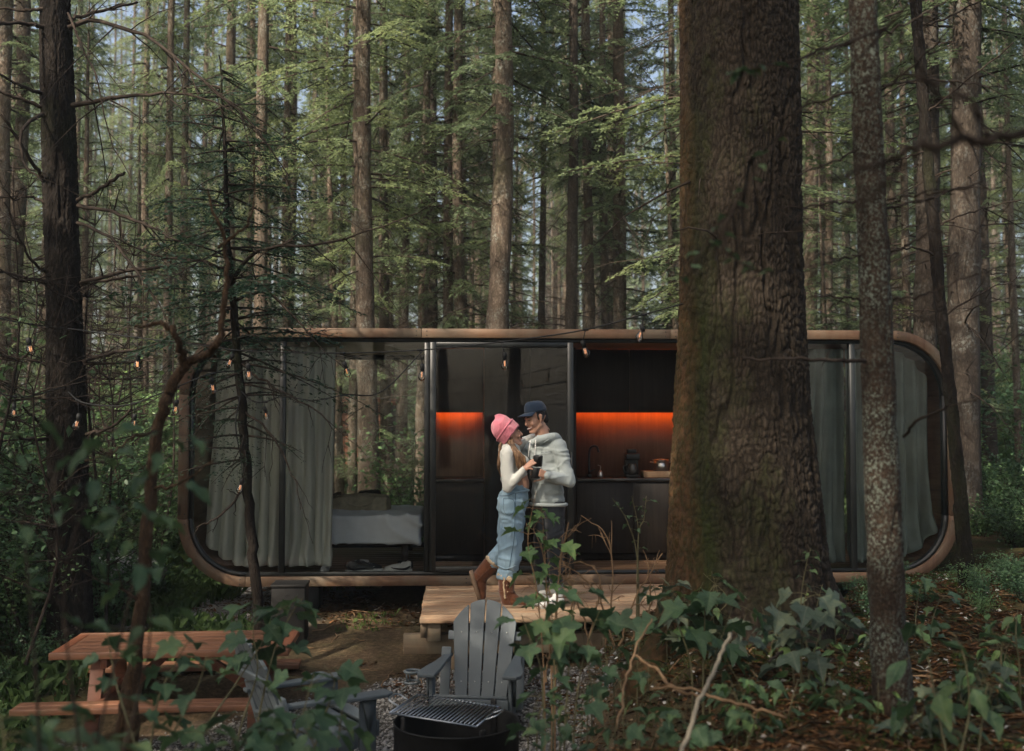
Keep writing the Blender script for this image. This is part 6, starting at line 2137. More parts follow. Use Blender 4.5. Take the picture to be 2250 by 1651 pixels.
def m_bigleaf(name, col, vein=True):
    t = NT(name)
    v = t.coord((1, 1, 1), rand=7)
    oi = t.n('ShaderNodeObjectInfo')
    n = t.noise(v, 4, 5, .6); n2 = t.noise(v, 40, 3)
    c = t.ramp(t.math('ADD', t.math('MULTIPLY', n, .6), t.math('MULTIPLY', oi.outputs['Random'], .5)), [(.25, tuple(x * .55 for x in col)), (.6, col), (.82, (col[0] * 1.9, col[1] * 1.5, col[2] * 1.2)), (.93, (.17, .13, .035))])
    c = t.mix(t.ramp(n2, [(.55, 0), (.8, .35)]), c, (col[0] * 2.6, col[1] * 1.5, col[2] * 1.0))
    # pale midrib and side veins, in the leaf's own plane
    s = t.n('ShaderNodeSeparateXYZ'); t.l(t.n('ShaderNodeTexCoord').outputs['Object'], s.inputs[0])
    ay = t.math('ABSOLUTE', s.outputs['Y'])
    mid = t.ramp(ay, [(.006, .6), (.022, 0)])
    sv = t.math('PINGPONG', t.math('SUBTRACT', s.outputs['X'], t.math('MULTIPLY', ay, .8)), .075)
    sv = t.ramp(sv, [(.004, .35), (.012, 0)])
    c = t.mix(t.math('MAXIMUM', mid, sv), c, (col[0] * 2.4, col[1] * 1.7, col[2] * 1.8))
    t.bump(t.math('ADD', n2, t.math('MULTIPLY', sv, 2)), .3, .02)
    t.out(c, .48, .4)
    tr = t.n('ShaderNodeBsdfTranslucent'); t.l(c, tr.inputs['Color'])
    mx = t.n('ShaderNodeMixShader'); mx.inputs[0].default_value = .3
    t.l(t.b.outputs[0], mx.inputs[1]); t.l(tr.outputs[0], mx.inputs[2]); t.l(mx.outputs[0], t.t.nodes['Material Output'].inputs['Surface'])
    return t.m


M_leaf_a = m_bigleaf('maple_leaf_green', (.052, .105, .048))
M_leaf_b = m_bigleaf('broad_leaf_green', (.050, .100, .045))
M_leaf_c = m_bigleaf('fresh_leaf_green', (.090, .175, .062))
M_leaf_d = m_bigleaf('dusty_leaf_green', (.085, .125, .085))
M_stem = m_plain('green_brown_stem', (.095, .085, .045), .8, .2, var=.4)
LOBED = [leaf_mesh('lobed', 100 + k) for k in range(5)]
OVATE = [leaf_mesh('ovate', 200 + k) for k in range(5)]
for me in LOBED: me.materials.append(M_leaf_a)
for me in OVATE: me.materials.append(M_leaf_b)
CAMP = Vector((0, 0, EYE))
prng = random.Random(5)


def put_leaf(parent, p, d, size, meshes, droop=.5, roll=.5):
    """leaf object at p (world), pointing along d with its face turned up"""
    d = Vector(d).normalized()
    up = Vector((prng.uniform(-roll, roll), prng.uniform(-roll, roll), 1)).normalized()
    y = up.cross(d)
    if y.length < .05: y = Vector((1, 0, 0))
    y.normalize(); z = d.cross(y)
    o = bpy.data.objects.new('leaf', prng.choice(meshes)); C.objects.link(o)
    o.parent = parent
    s = size
    q = Vector(p) - parent.location
    o.matrix_local = Matrix(((d.x * s, y.x * s, z.x * s, q.x), (d.y * s, y.y * s, z.y * s, q.y), (d.z * s, y.z * s, z.z * s, q.z), (0, 0, 0, 1)))
    return o


def retint(t, m):
    for c_ in t.children:
        if c_.name.startswith('leaf'):
            c_.material_slots[0].link = 'OBJECT'; c_.material_slots[0].material = m
    return t


def plant(label, stems, leaves, size, kind='lobed', group=None, name='woodland_plant', n=None, cat='plant', spread=1.0, stem_r=.005, mat=None, tip=True, lo=.35):
    """stems: lists of (photo x, y, depth) from the ground up; leaves per stem; size in metres"""
    meshes = LOBED if kind == 'lobed' else OVATE
    b = W(*stems[0][0])
    t = thing(name, label, cat, (b.x, b.y, gz1(b.x, b.y)), 0, group)
    mb = MB()
    for k, st in enumerate(stems):
        P = [W(*q) for q in st]
        g = P[0].copy(); g.z = min(g.z, gz1(g.x, g.y)) - .05
        if g.z < P[0].z - .03: P = [g] + P
        S = spline(P, 24)
        mb.tube(S, np.linspace(stem_r * 1.35, stem_r * .35, 24), 6)
        nl = leaves if np.isscalar(leaves) else leaves[k]
        for q in range(nl):
            u = lo + (1 - lo) * (q + prng.random() * .5) / max(1, nl - .5); u = min(u, 1)
            i = min(23, int(u * 23)); p = Vector(S[i])
            a = q * 2.4 + prng.uniform(-.5, .5)
            d = Vector((math.cos(a), math.sin(a), prng.uniform(-.15, .45))).normalized()
            l = size * prng.uniform(.35, .8) * spread
            e = p + d * l + Vector((0, 0, -.05 * l))
            mb.tube([p, p + d * l * .5 + Vector((0, 0, .06 * l)), e], [stem_r * .45, stem_r * .35, stem_r * .3], 4)
            put_leaf(t, e, d + Vector((0, 0, -prng.uniform(.1, .75))), size * prng.uniform(.65, 1.2), meshes)
    mb.v = [v - np.array(tuple(t.location)) for v in mb.v]
    o = stuff(mb.build('stems', mat or M_stem, t, True))
    return t


plant('leafy maple seedling whose lobed leaves hang over the far end of the picnic table', [
    [(430, 1640, 5.0), (520, 1500, 5.4), (590, 1390, 5.7), (618, 1330, 5.8)], [(520, 1640, 5.2), (565, 1480, 5.5), (556, 1390, 5.6), (565, 1320, 5.7)],
    [(560, 1640, 5.3), (600, 1440, 5.6), (640, 1350, 5.8), (668, 1312, 5.8)]], [9, 8, 7], .135, lo=.5)
plant('maple seedling with blurred lobed leaves beside the crooked sapling', [
    [(330, 1651, 4.6), (350, 1530, 4.7), (390, 1450, 4.8), (420, 1400, 4.8)], [(300, 1651, 4.4), (260, 1520, 4.5), (245, 1450, 4.6), (235, 1390, 4.6)], [(360, 1651, 4.5), (430, 1520, 4.6), (455, 1440, 4.6)]], [8, 7, 6], .115, lo=.4)
plant('maple seedling with big lobed leaves in front of the side-on grey chair', [
    [(690, 1651, 4.7), (715, 1570, 4.8), (735, 1500, 4.9), (712, 1462, 5.0)], [(640, 1651, 4.6), (668, 1560, 4.7), (690, 1480, 4.9)], [(740, 1660, 4.7), (752, 1560, 4.8), (765, 1490, 4.9)]], [6, 5, 3], .135, lo=.5)
plant('low maple plant with broad lobed leaves along the bottom edge below the picnic table', [
    [(560, 1700, 4.2), (570, 1610, 4.3), (560, 1565, 4.4)], [(480, 1720, 4.1), (470, 1640, 4.2), (450, 1600, 4.2)], [(620, 1700, 4.3), (640, 1600, 4.4), (655, 1560, 4.4)], [(520, 1720, 4.0), (515, 1660, 4.1), (510, 1620, 4.1)], [(700, 1720, 4.2), (690, 1640, 4.3), (668, 1600, 4.3)]], 6, .135, lo=.45)
plant('large out of focus broad-leaved plant filling the lower left corner', [
    [(60, 1720, 3.0), (70, 1630, 3.0), (90, 1560, 3.1)], [(140, 1720, 3.2), (170, 1620, 3.2), (200, 1540, 3.3)], [(0, 1720, 2.9), (10, 1640, 2.9), (0, 1570, 3.0)], [(220, 1720, 3.2), (260, 1650, 3.3), (310, 1600, 3.4)], [(100, 1740, 2.8), (120, 1680, 2.8), (150, 1640, 2.8)]], 9, .115, 'ovate', lo=.3, stem_r=.0035)
plant('tall blurred broad-leaved shrub in front of the black trunk at the left', [
    [(180, 1720, 2.9), (140, 1300, 3.0), (200, 1080, 3.1), (250, 960, 3.1)], [(200, 1720, 3.0), (300, 1250, 3.1), (350, 1020, 3.2), (400, 930, 3.3)], [(90, 1720, 2.7), (60, 1250, 2.8), (30, 1000, 2.8), (20, 880, 2.8)], [(260, 1720, 3.2), (330, 1400, 3.2), (300, 1180, 3.2), (250, 1110, 3.3)]], [16, 16, 10, 14], .085, 'ovate', lo=.45, spread=1.4, stem_r=.0035, mat=M_dead)
_pl = plant('slender leafy seedling standing right in front of the couple', [
    [(1212, 1500, 6.6), (1204, 1350, 6.7), (1196, 1200, 6.8), (1190, 1110, 6.8)], [(1196, 1500, 6.6), (1180, 1300, 6.7), (1160, 1190, 6.7), (1178, 1080, 6.8)], [(1220, 1500, 6.6), (1226, 1300, 6.7), (1236, 1180, 6.7)]], [16, 15, 11], .105, lo=.42, mat=M_dry)
retint(_pl, M_leaf_c)
plant('plant with large dark lobed leaves in front of the deck edge', [
    [(1195, 1640, 5.3), (1190, 1480, 5.4), (1160, 1390, 5.5), (1145, 1350, 5.5)], [(1215, 1640, 5.3), (1218, 1450, 5.5), (1212, 1350, 5.6), (1200, 1300, 5.6)], [(1260, 1640, 5.4), (1275, 1480, 5.5), (1300, 1390, 5.6), (1318, 1340, 5.6)], [(1240, 1640, 5.3), (1250, 1470, 5.5), (1258, 1350, 5.6), (1272, 1300, 5.6)]], [6, 6, 7, 6], .145, lo=.55)
cl = [[(x, y + 90, d), (x + prng.uniform(-15, 15), y + 30, d), (x + prng.uniform(-35, 35), y - prng.uniform(20, 90), d + .1)] for x, y, d in
      [(1160, 1560, 5.1), (1200, 1600, 5.0), (1240, 1540, 5.3), (1290, 1500, 5.5), (1330, 1580, 5.1), (1370, 1520, 5.4), (1410, 1480, 5.6), (1190, 1650, 4.7), (1260, 1640, 4.7), (1310, 1660, 4.6), (1390, 1610, 4.9), (1440, 1560, 5.1)]]
plant('dense clump of leafy undergrowth on the bank beside the fire pit', cl, 10, .075, 'ovate', lo=.05, stem_r=.0035)
plant('second leafy clump, with lobed leaves, on the bank below the mossy trunk', [
    [(x, y + 90, d), (x + prng.uniform(-15, 15), y + 30, d), (x + prng.uniform(-35, 35), y - prng.uniform(20, 80), d + .1)] for x, y, d in [(1180, 1520, 5.3), (1230, 1480, 5.5), (1300, 1450, 5.7), (1350, 1440, 5.8), (1280, 1590, 5.0), (1340, 1640, 4.7), (1230, 1690, 4.5), (1400, 1430, 5.9)]], 6, .10, 'lobed', lo=.15, stem_r=.004)
plant('plant with broad drooping leaves against the foot of the big mossy trunk', [
    [(1545, 1480, 5.9), (1548, 1400, 6.0), (1550, 1320, 6.0), (1570, 1285, 6.0)], [(1520, 1480, 5.9), (1500, 1400, 6.0), (1480, 1350, 6.1), (1470, 1320, 6.1)], [(1560, 1480, 5.9), (1590, 1390, 6.0), (1615, 1320, 6.0)]], [9, 7, 6], .165, lo=.4)
_pl = plant('spreading pale green seedling between the big mossy trunk and the lichen trunk', [
    [(1760, 1500, 5.7), (1762, 1420, 5.8), (1765, 1340, 5.8), (1775, 1290, 5.8)], [(1745, 1500, 5.7), (1730, 1400, 5.8), (1705, 1340, 5.8)], [(1775, 1500, 5.7), (1800, 1400, 5.8), (1835, 1350, 5.8)]], [11, 8, 8], .145, lo=.35)
retint(_pl, M_leaf_d)
plant('small thin seedling reaching up the right side of the big trunk', [[(1775, 1440, 6.0), (1760, 1330, 6.1), (1772, 1240, 6.1), (1782, 1205, 6.1)]], 9, .05, 'ovate', lo=.6)
plant('low seedlings in the litter in front of the lichen trunk', [
    [(1730, 1600, 5.1), (1740, 1540, 5.1), (1755, 1490, 5.2)], [(1800, 1590, 5.1), (1805, 1530, 5.2), (1815, 1480, 5.2)], [(1860, 1600, 5.0), (1850, 1560, 5.1), (1840, 1510, 5.1)], [(1640, 1640, 4.8), (1655, 1600, 4.8), (1665, 1560, 4.9)]], 6, .095, 'lobed', lo=.4)
plant('plant with large pointed hanging leaves right of the lichen trunk', [
    [(2080, 1660, 4.5), (2060, 1560, 4.6), (2040, 1450, 4.7), (2020, 1370, 4.7)], [(2110, 1660, 4.5), (2130, 1560, 4.6), (2120, 1450, 4.6), (2095, 1390, 4.7)], [(2150, 1660, 4.5), (2160, 1570, 4.6), (2170, 1500, 4.6)]], [7, 7, 5], .15, 'ovate', lo=.45)
plant('seedling leaves lit at the right edge above the orange litter', [[(2240, 1470, 5.5), (2232, 1400, 5.5), (2236, 1340, 5.6)], [(2200, 1440, 5.8), (2210, 1390, 5.8), (2225, 1350, 5.9)]], 5, .12, 'ovate', lo=.4)
plant('leafy plant in front of the rounded lower right corner of the cabin', [
    [(2010, 1400, 7.2), (2015, 1330, 7.3), (2030, 1260, 7.3)], [(1990, 1400, 7.2), (1975, 1320, 7.3), (1985, 1270, 7.3)], [(2040, 1400, 7.2), (2060, 1330, 7.3), (2090, 1300, 7.3)], [(1930, 1400, 7.2), (1950, 1330, 7.3), (1960, 1300, 7.3)]], 8, .095, 'lobed', lo=.3)
plant('thin seedling with small leaves in front of the dark kitchen units', [[(1398, 1400, 7.2), (1400, 1250, 7.3), (1402, 1160, 7.3), (1388, 1090, 7.3)], [(1402, 1250, 7.3), (1380, 1150, 7.3), (1345, 1095, 7.3)], [(1402, 1200, 7.3), (1415, 1140, 7.3), (1420, 1090, 7.3)]], [7, 6, 7], .045, 'ovate', lo=.6)
for k in range(30):
    if k < 22: px, py, d = prng.uniform(1440, 2230), prng.uniform(1400, 1640), 0
    else: px, py, d = prng.uniform(1420, 1900), prng.uniform(1330, 1420), 0
    d = max(4.4, min(7.0, 3336 / (py - 930)))
    st = [[(px + prng.uniform(-20, 20), py + 20, d), (px + prng.uniform(-25, 25), py - 30, d), (px + prng.uniform(-50, 50), py - prng.uniform(60, 110), d + .05)] for q in range(prng.choice((2, 3, 3)))]
    _pl = plant('low green seedling growing in the dark litter of the mound', st, prng.choice((6, 7, 8)), prng.uniform(.075, .12), prng.choice(('ovate', 'lobed', 'ovate')), 'seedlings scattered over the mound', name='seedling', cat='plant', lo=.15, stem_r=.0032)
    if k % 3 == 1: retint(_pl, M_leaf_c)
    if k % 3 == 2: retint(_pl, M_leaf_d)
# the leafy twig that hangs across the big trunk, out of focus
plant('thin out of focus leafy twig hanging across the big mossy trunk', [[(2400, -420, 3.6), (1950, 60, 3.6), (1760, 240, 3.6), (1620, 440, 3.6), (1480, 640, 3.6)], [(1950, 60, 3.6), (1760, 130, 3.5), (1620, 165, 3.5)], [(1620, 440, 3.6), (1600, 520, 3.6), (1690, 590, 3.6)]], [13, 7, 7], .055, 'ovate', name='hanging_twig', cat='twig', lo=.3) if False else None
tw = thing('hanging_twig', 'thin out of focus leafy twig hanging across the big mossy trunk', 'twig', tuple(W(1950, 60, 3.6)))
mb = MB()
for st, nl, lo in (([(2600, -700, 3.4), (1950, 60, 3.6), (1760, 240, 3.6), (1620, 440, 3.6), (1480, 640, 3.6)], 12, .62), ([(1950, 60, 3.6), (1760, 130, 3.5), (1660, 150, 3.5), (1590, 165, 3.5)], 9, .55), ([(1620, 440, 3.6), (1590, 530, 3.6), (1640, 585, 3.6), (1720, 600, 3.6)], 10, .3)):
    S = spline([W(*q) for q in st], 30)
    mb.tube(S - np.array(tuple(tw.location)), np.linspace(.006, .0015, 30), 5)
    for q in range(nl):
        i = min(29, int((lo + (1 - lo) * q / nl) * 29)); a = q * 2.4
        d = Vector((math.cos(a), .6 * math.sin(a), prng.uniform(-.3, .2)))
        put_leaf(tw, Vector(S[i]), d, .05 * prng.uniform(.7, 1.2), OVATE)
stuff(mb.build('stem', M_dead, tw))

# dry reddish twigs of a bare bush beside the seedling in front of the couple
mb = MB(); q_ = np.random.default_rng(31)
for st in ([(1215, 1480, 6.9), (1205, 1320, 7.0), (1190, 1200, 7.0), (1155, 1150, 7.0)], [(1330, 1420, 7.0), (1345, 1300, 7.0), (1335, 1180, 7.0), (1275, 1135, 7.0)], [(1300, 1420, 7.0), (1270, 1330, 7.0), (1235, 1260, 7.0), (1215, 1250, 7.0)],
           [(1250, 1420, 7.0), (1258, 1330, 7.1), (1232, 1210, 7.1)], [(1350, 1420, 7.0), (1310, 1300, 7.0), (1240, 1240, 7.0)], [(1360, 1420, 7.0), (1400, 1310, 7.0), (1455, 1215, 7.0)], [(1290, 1420, 6.9), (1320, 1300, 6.9), (1300, 1245, 6.9), (1262, 1235, 6.9)],
           [(1225, 1480, 6.8), (1225, 1300, 6.9), (1250, 1150, 6.9)], [(1380, 1420, 7.0), (1430, 1330, 7.0), (1420, 1250, 7.0)], [(1200, 1500, 6.6), (1210, 1400, 6.6), (1195, 1320, 6.6), (1160, 1270, 6.6)]):
    branch_px(mb, [(a, b, 5 - 1.2 * n_, d) for n_, (a, b, d) in enumerate(st)], 7, q_, n=16, seg=5, sub=.3)
b_ = W(1300, 1420, 7.0)
o = mb.build('bare_bush', M_dry, None, True); prop(stuff(o), 'bare reddish twigs of a dry bush in front of the deck'); o['category'] = 'bush'; del o['kind']
bb_ = o
# fallen sticks
def stick(label, pts, mat=M_dry):
    P = [W(a, b, d) for a, b, w, d in pts]; r = [w / 2 * d / FPX for a, b, w, d in pts]
    S = spline(P, 24); S[1:-1] += np.random.default_rng(len(label)).normal(0, .004, (22, 3))
    o = MB().tube(S, np.interp(np.linspace(0, 1, 24), np.linspace(0, 1, len(r)), r), 8).build('stick', mat, None, True)
    return prop(o, label, 'stick', 'fallen sticks on the mound')


M_pale = m_plain('pale_dead_wood', (.20, .175, .13), .85, .15, var=.3, scale=6)
stick('straight pale stick leaning up out of the undergrowth in front of the big trunk', [(1485, 1700, 12, 4.3), (1530, 1560, 10, 4.6), (1570, 1470, 9, 4.9), (1604, 1392, 8, 5.1)], M_pale)
stick('long pale curved stick lying across the orange litter', [(1430, 1515, 5, 5.2), (1500, 1512, 6, 5.1), (1570, 1530, 7, 5.0), (1650, 1555, 7, 4.9), (1728, 1578, 6, 4.85)], M_dry)
stick('thin bent stick running down from the pale leaning stick', [(1390, 1440, 6, 5.6), (1440, 1470, 7, 5.4), (1475, 1510, 7, 5.2), (1540, 1530, 5, 5.05)])
stick('thin upright stick in the clump of leaves beside the fire pit', [(1355, 1600, 5, 4.9), (1372, 1510, 5, 5.1), (1400, 1420, 5, 5.4), (1432, 1360, 4, 5.6)], M_dry)
stick('short dark stick lying in front of the foot of the big trunk', [(1690, 1455, 6, 5.6), (1730, 1420, 9, 5.8), (1760, 1385, 7, 6.0)], M_dead)
stick('thin brown stick standing in the litter right of centre', [(1440, 1560, 6, 4.9), (1450, 1580, 7, 4.85), (1470, 1620, 6, 4.75)])
stick('thin sticks at the right of the lichen trunk', [(2040, 1500, 5, 5.0), (2070, 1560, 5, 4.9), (2110, 1640, 4, 4.7)])

# ------------------------------------------------------------------ shrubs at the sides
SH = 'leafy shrubs crowding the left side of the clearing'
for n in range(36):
    y = prng.uniform(8.8, 15.5); x = prng.uniform(-.50 * y - 1.0, -3.75 - .05 * (y - 9))
    if y < 9.6 and x > -4.0: continue
    shrub(x, y, 'leafy green shrub in the undergrowth left of the cabin', SH, prng.choice((0, 1, 1, 2, 3)), prng.uniform(.55, 1.0), prng.choice((M_shrub, M_shrub, M_shrub_pale)))
for n in range(14):
    shrub(prng.uniform(-4.8, -3.7), prng.uniform(7.4, 8.6) if n < 7 else prng.uniform(8.6, 10), 'small leafy shrub at the foot of the black trunk', 'small shrubs beside the picnic table', 2, prng.uniform(.28, .5)) if True else None
for n in range(34):
    y = prng.uniform(10.5, 17); x = prng.uniform(5.2 + .10 * (y - 10), .49 * y + 1.0)
    gap_ = 2110 < x / y * FPX + 1125 < 2320
    shrub(x, y, 'pale green shrub on the bank right of the cabin', 'pale shrubs on the bank right of the cabin', 2 if gap_ else prng.choice((0, 1, 1, 3)), prng.uniform(.45, .75) if gap_ else prng.uniform(.5, 1.0), prng.choice((M_shrub_pale, M_shrub_pale, M_shrub)))
for n in range(16):
    y = prng.uniform(7.6, 10.2); x = prng.uniform(2.4, .47 * y + .3)
    shrub(x, y, 'low leafy shrub on the mound in front of the right end of the cabin', 'low shrubs on the mound', 2, prng.uniform(.18, .42), prng.choice((M_shrub, M_shrub_pale)))
for n in range(9):
    y = prng.uniform(10.2, 13.4); x = prng.uniform(-2.9, -.9)
    shrub(x, 13.5 + prng.uniform(0, .8), 'low leafy shrub under the far side of the cabin', 'low shrubs behind the cabin', 2, prng.uniform(.3, .6), M_shrub_pale)
shrub(-1.15, 14.3, 'pale leafy bush seen through the rear window beside the bed', None, 1, .95, M_shrub_pale)

# bare, wispy saplings at the left
bare_me = []
for q in range(4):
    r_ = np.random.default_rng(300 + q); mb = MB(); H_ = r_.uniform(3.0, 4.6)
    P = np.stack([.25 * vnoise(np.stack([np.linspace(0, 3, 14) + 9 * q, np.zeros(14), np.zeros(14)], -1), 1), .25 * vnoise(np.stack([np.linspace(0, 3, 14) + 5 * q, np.ones(14), np.zeros(14)], -1), 2), np.linspace(-.2, H_, 14)], -1)
    mb.tube(P, np.linspace(.020, .003, 14), 6)
    for k in range(34):
        i_ = r_.integers(3, 13); a_ = r_.uniform(0, 2 * PI); L_ = r_.uniform(.3, 1.1) * (1.2 - i_ / 16)
        d_ = np.array([math.cos(a_), math.sin(a_), r_.uniform(.0, .7)]); s5 = np.linspace(0, 1, 5)
        T_ = P[i_] + d_ * (s5 * L_)[:, None] + r_.normal(0, .025, (5, 3)) * s5[:, None]
        mb.tube(T_, np.linspace(.007, .0018, 5), 4, False)
        for z_ in range(3):
            b_ = T_[r_.integers(1, 4)]; d2 = d_ + r_.normal(0, .6, 3)
            mb.tube([b_, b_ + d2 * L_ * .2, b_ + d2 * L_ * .4], [.004, .0026, .0013], 3, False)
    me = mb.mesh('stem', True); me.materials.append(M_dead); bare_me.append(me)
for n in range(26):
    y = prng.uniform(8.6, 14.5); x = prng.uniform(-.48 * y - .4, -3.6 - .05 * (y - 9))
    t = thing('bare_sapling', 'thin bare twiggy sapling in the undergrowth left of the cabin', 'sapling', (x, y, gz1(x, y)), prng.uniform(0, 6.28), 'bare saplings left of the cabin')
    t.scale = (prng.uniform(.7, 1.1),) * 3
    stuff(link('stem', prng.choice(bare_me), t))

# ------------------------------------------------------------------ litter, moss, gravel, grass
lr = np.random.default_rng(91)


def scatter(n, f, keep=None):
    x, y = f(n)
    if keep is not None:
        k = keep(x, y); x, y = x[k], y[k]
    return x, y, gz(x, y)


def flat_bits(name, label, x, y, size, aspect, mat, curl=.3, lift=.006):
    m = len(x); z = gz(x, y) + lift
    a = lr.uniform(0, 2 * PI, m); s = lr.uniform(size[0], size[1], m)[:, None]; w = s * lr.uniform(aspect[0], aspect[1], m)[:, None]
    D = np.stack([np.cos(a), np.sin(a), lr.normal(0, curl, m)], -1); D /= np.linalg.norm(D, axis=1)[:, None]
    S = np.cross(D, np.stack([lr.normal(0, curl, m), lr.normal(0, curl, m), np.ones(m)], -1)); S /= np.linalg.norm(S, axis=1)[:, None]
    N = np.cross(S, D)
    P = np.stack([x, y, z], -1)
    Q = np.stack([P - D * s / 2, P + S * w / 2 + N * s * .12, P + D * s / 2, P - S * w / 2 + N * s * .1], 1).reshape(-1, 3)
    k = np.arange(m) * 4
    o = link(name, mesh_np(name, Q, np.concatenate([np.stack([k, k + 1, k + 2], -1), np.stack([k, k + 2, k + 3], -1)])), None, mat)
    return prop(o, label, None, None, 'stuff')


def m_bits(name, stops):
    t = NT(name)
    ge = t.n('ShaderNodeNewGeometry')
    return t.out(t.ramp(ge.outputs['Random Per Island'], stops), .85, .15)


M_lit = m_bits('dry_leaf_litter', [(0, (.025, .014, .009)), (.4, (.07, .035, .016)), (.65, (.15, .065, .025)), (.82, (.09, .055, .03)), (.93, (.22, .15, .09)), (1, (.36, .32, .27))])
M_flake = m_bits('pale_bark_flakes', [(0, (.20, .19, .17)), (.5, (.38, .37, .34)), (1, (.55, .54, .50))])
M_ndl = m_bits('fallen_needles', [(0, (.035, .02, .01)), (.55, (.11, .055, .024)), (1, (.24, .13, .06))])
x, y, z = scatter(30000, lambda n: (lr.uniform(.1, 6.5, n), 3.4 + 7.6 * lr.random(n) ** 1.25), lambda x, y: (vnoise(np.stack([x * 1.3, y * 1.3, 0 * x], -1), 51) > -.35) & (x < .5 * y + .6) & (gz(x, y) > .1) & ((y < 8.9) | (x > 2.5)))
flat_bits('leaf_litter', 'brown and orange dead leaves strewn over the mound', x, y, (.018, .055), (.35, .7), M_lit)
x, y, z = scatter(2600, lambda n: (lr.uniform(.3, 6, n), 3.4 + 7 * lr.random(n) ** 1.3), lambda x, y: (x < .5 * y + .6) & (gz(x, y) > .5) & (vnoise(np.stack([x * .9, y * .9, 0 * x], -1), 53) > -.2))
flat_bits('pale_flakes', 'pale bark flakes and petals strewn over the mound', x, y, (.018, .05), (.4, .8), M_flake, .4, .01)
x, y, z = scatter(26000, lambda n: (lr.uniform(.2, 6.5, n), 3.4 + 7.6 * lr.random(n) ** 1.2), lambda x, y: (x < .5 * y + .6) & (gz(x, y) > .1) & ((y < 8.9) | (x > 2.5)))
flat_bits('fallen_needles', 'fallen needles and twigs covering the mound', x, y, (.05, .13), (.025, .06), M_ndl, .25, .008)
x, y, z = scatter(9000, lambda n: (lr.uniform(-3.6, .2, n), lr.uniform(8.6, 13, n)), lambda x, y: vnoise(np.stack([x * 1.6, y * 1.6, 0 * x], -1), 57) > -.3)
flat_bits('soil_litter', 'needles and chips lying on the bare soil under the cabin', x, y, (.02, .09), (.06, .4), M_lit)
mb = MB()
for n in range(320):
    x = lr.uniform(.4, 6); y = 3.6 + 7 * lr.random() ** 1.2
    if x > .5 * y + .5 or (y > 8.8 and x < 2.6): continue
    if n > 255: x, y = lr.uniform(-2.4, -.5), lr.uniform(8.8, 11.5)
    a = lr.uniform(0, 2 * PI); l = lr.uniform(.10, .42); d = np.array([math.cos(a), math.sin(a), 0])
    P = np.array([x, y, 0]) + d * (np.linspace(-.5, .5, 5) * l)[:, None] + lr.normal(0, .012, (5, 3))
    P[:, 2] = gz(P[:, 0], P[:, 1]) + .006 + np.abs(lr.normal(0, .008, 5))
    mb.tube(P, np.linspace(.0055, .002, 5) * lr.uniform(.6, 1.3), 5)
prop(mb.build('twig_litter', M_dry, None, True), 'short dry twigs lying in the litter and on the soil', None, None, 'stuff')
# grassy tufts and moss sprigs
def tufts(name, label, x, y, h, mat, k=6):
    m = len(x); P = np.repeat(np.stack([x, y, gz(x, y) - .01], -1), k, 0); m *= k
    P[:, :2] += lr.normal(0, .018, (m, 2))
    a = lr.uniform(0, 2 * PI, m); hh = lr.uniform(h[0], h[1], m)[:, None]
    lean_ = np.stack([np.cos(a), np.sin(a), 0 * a], -1) * lr.uniform(.15, .9, m)[:, None]
    S = np.stack([-np.sin(a), np.cos(a), 0 * a], -1) * hh * lr.uniform(.035, .07, m)[:, None]
    up = np.array([0, 0, 1.])
    Q = np.stack([P - S, P + S, P + (up * .7 + lean_ * .35) * hh + S * .7, P + (up * .9 + lean_) * hh], 1).reshape(-1, 3)
    q = np.arange(m) * 4
    o = link(name, mesh_np(name, Q, np.concatenate([np.stack([q, q + 1, q + 2], -1), np.stack([q, q + 2, q + 3], -1)])), None, mat)
    return prop(o, label, None, None, 'stuff')


M_grass = m_leaf('grass_blades', (.060, .105, .036), .5, .35, .6, .2)
M_mossb = m_leaf('moss_sprigs', (.045, .062, .018), .5, .2, .8, .1)
x, y, z = scatter(16000, lambda n: (lr.uniform(-12, 12, n), 13.6 + 16 * lr.random(n) ** 1.3), lambda x, y: vnoise(np.stack([x * .7, y * .7, 0 * x], -1), 61) > -.15)
tufts('grass', 'grass and herbs covering the slope behind the cabin', x, y, (.06, .28), M_grass)
x, y, z = scatter(9000, lambda n: (lr.uniform(-8, -2.2, n), lr.uniform(6, 13.5, n)), lambda x, y: (vnoise(np.stack([x * 1.1, y * 1.1, 0 * x], -1), 63) > -.1) & ((x < -3.4) | (y > 9.2)))
tufts('ground_cover', 'low green herbs covering the ground at the left', x, y, (.04, .2), M_grass)
x, y, z = scatter(9000, lambda n: (lr.uniform(.5, 6, n), 3.4 + 7 * lr.random(n) ** 1.2), lambda x, y: (vnoise(np.stack([x * 1.7, y * 1.7, 0 * x], -1), 67) > .1) & (gz(x, y) > .5))
tufts('moss', 'moss and tiny sprouts growing through the litter on the mound', x, y, (.012, .05), M_mossb, 7)
x, y, z = scatter(1500, lambda n: (lr.uniform(-2.6, -.4, n), lr.uniform(10.2, 13.4, n)), lambda x, y: (vnoise(np.stack([x * 1.5, y * 1.5, 0 * x], -1), 68) > .2) & (lr.random(len(x)) < .45))
tufts('sparse_grass', 'sparse grass on the soil under the cabin', x, y, (.02, .08), M_grass)
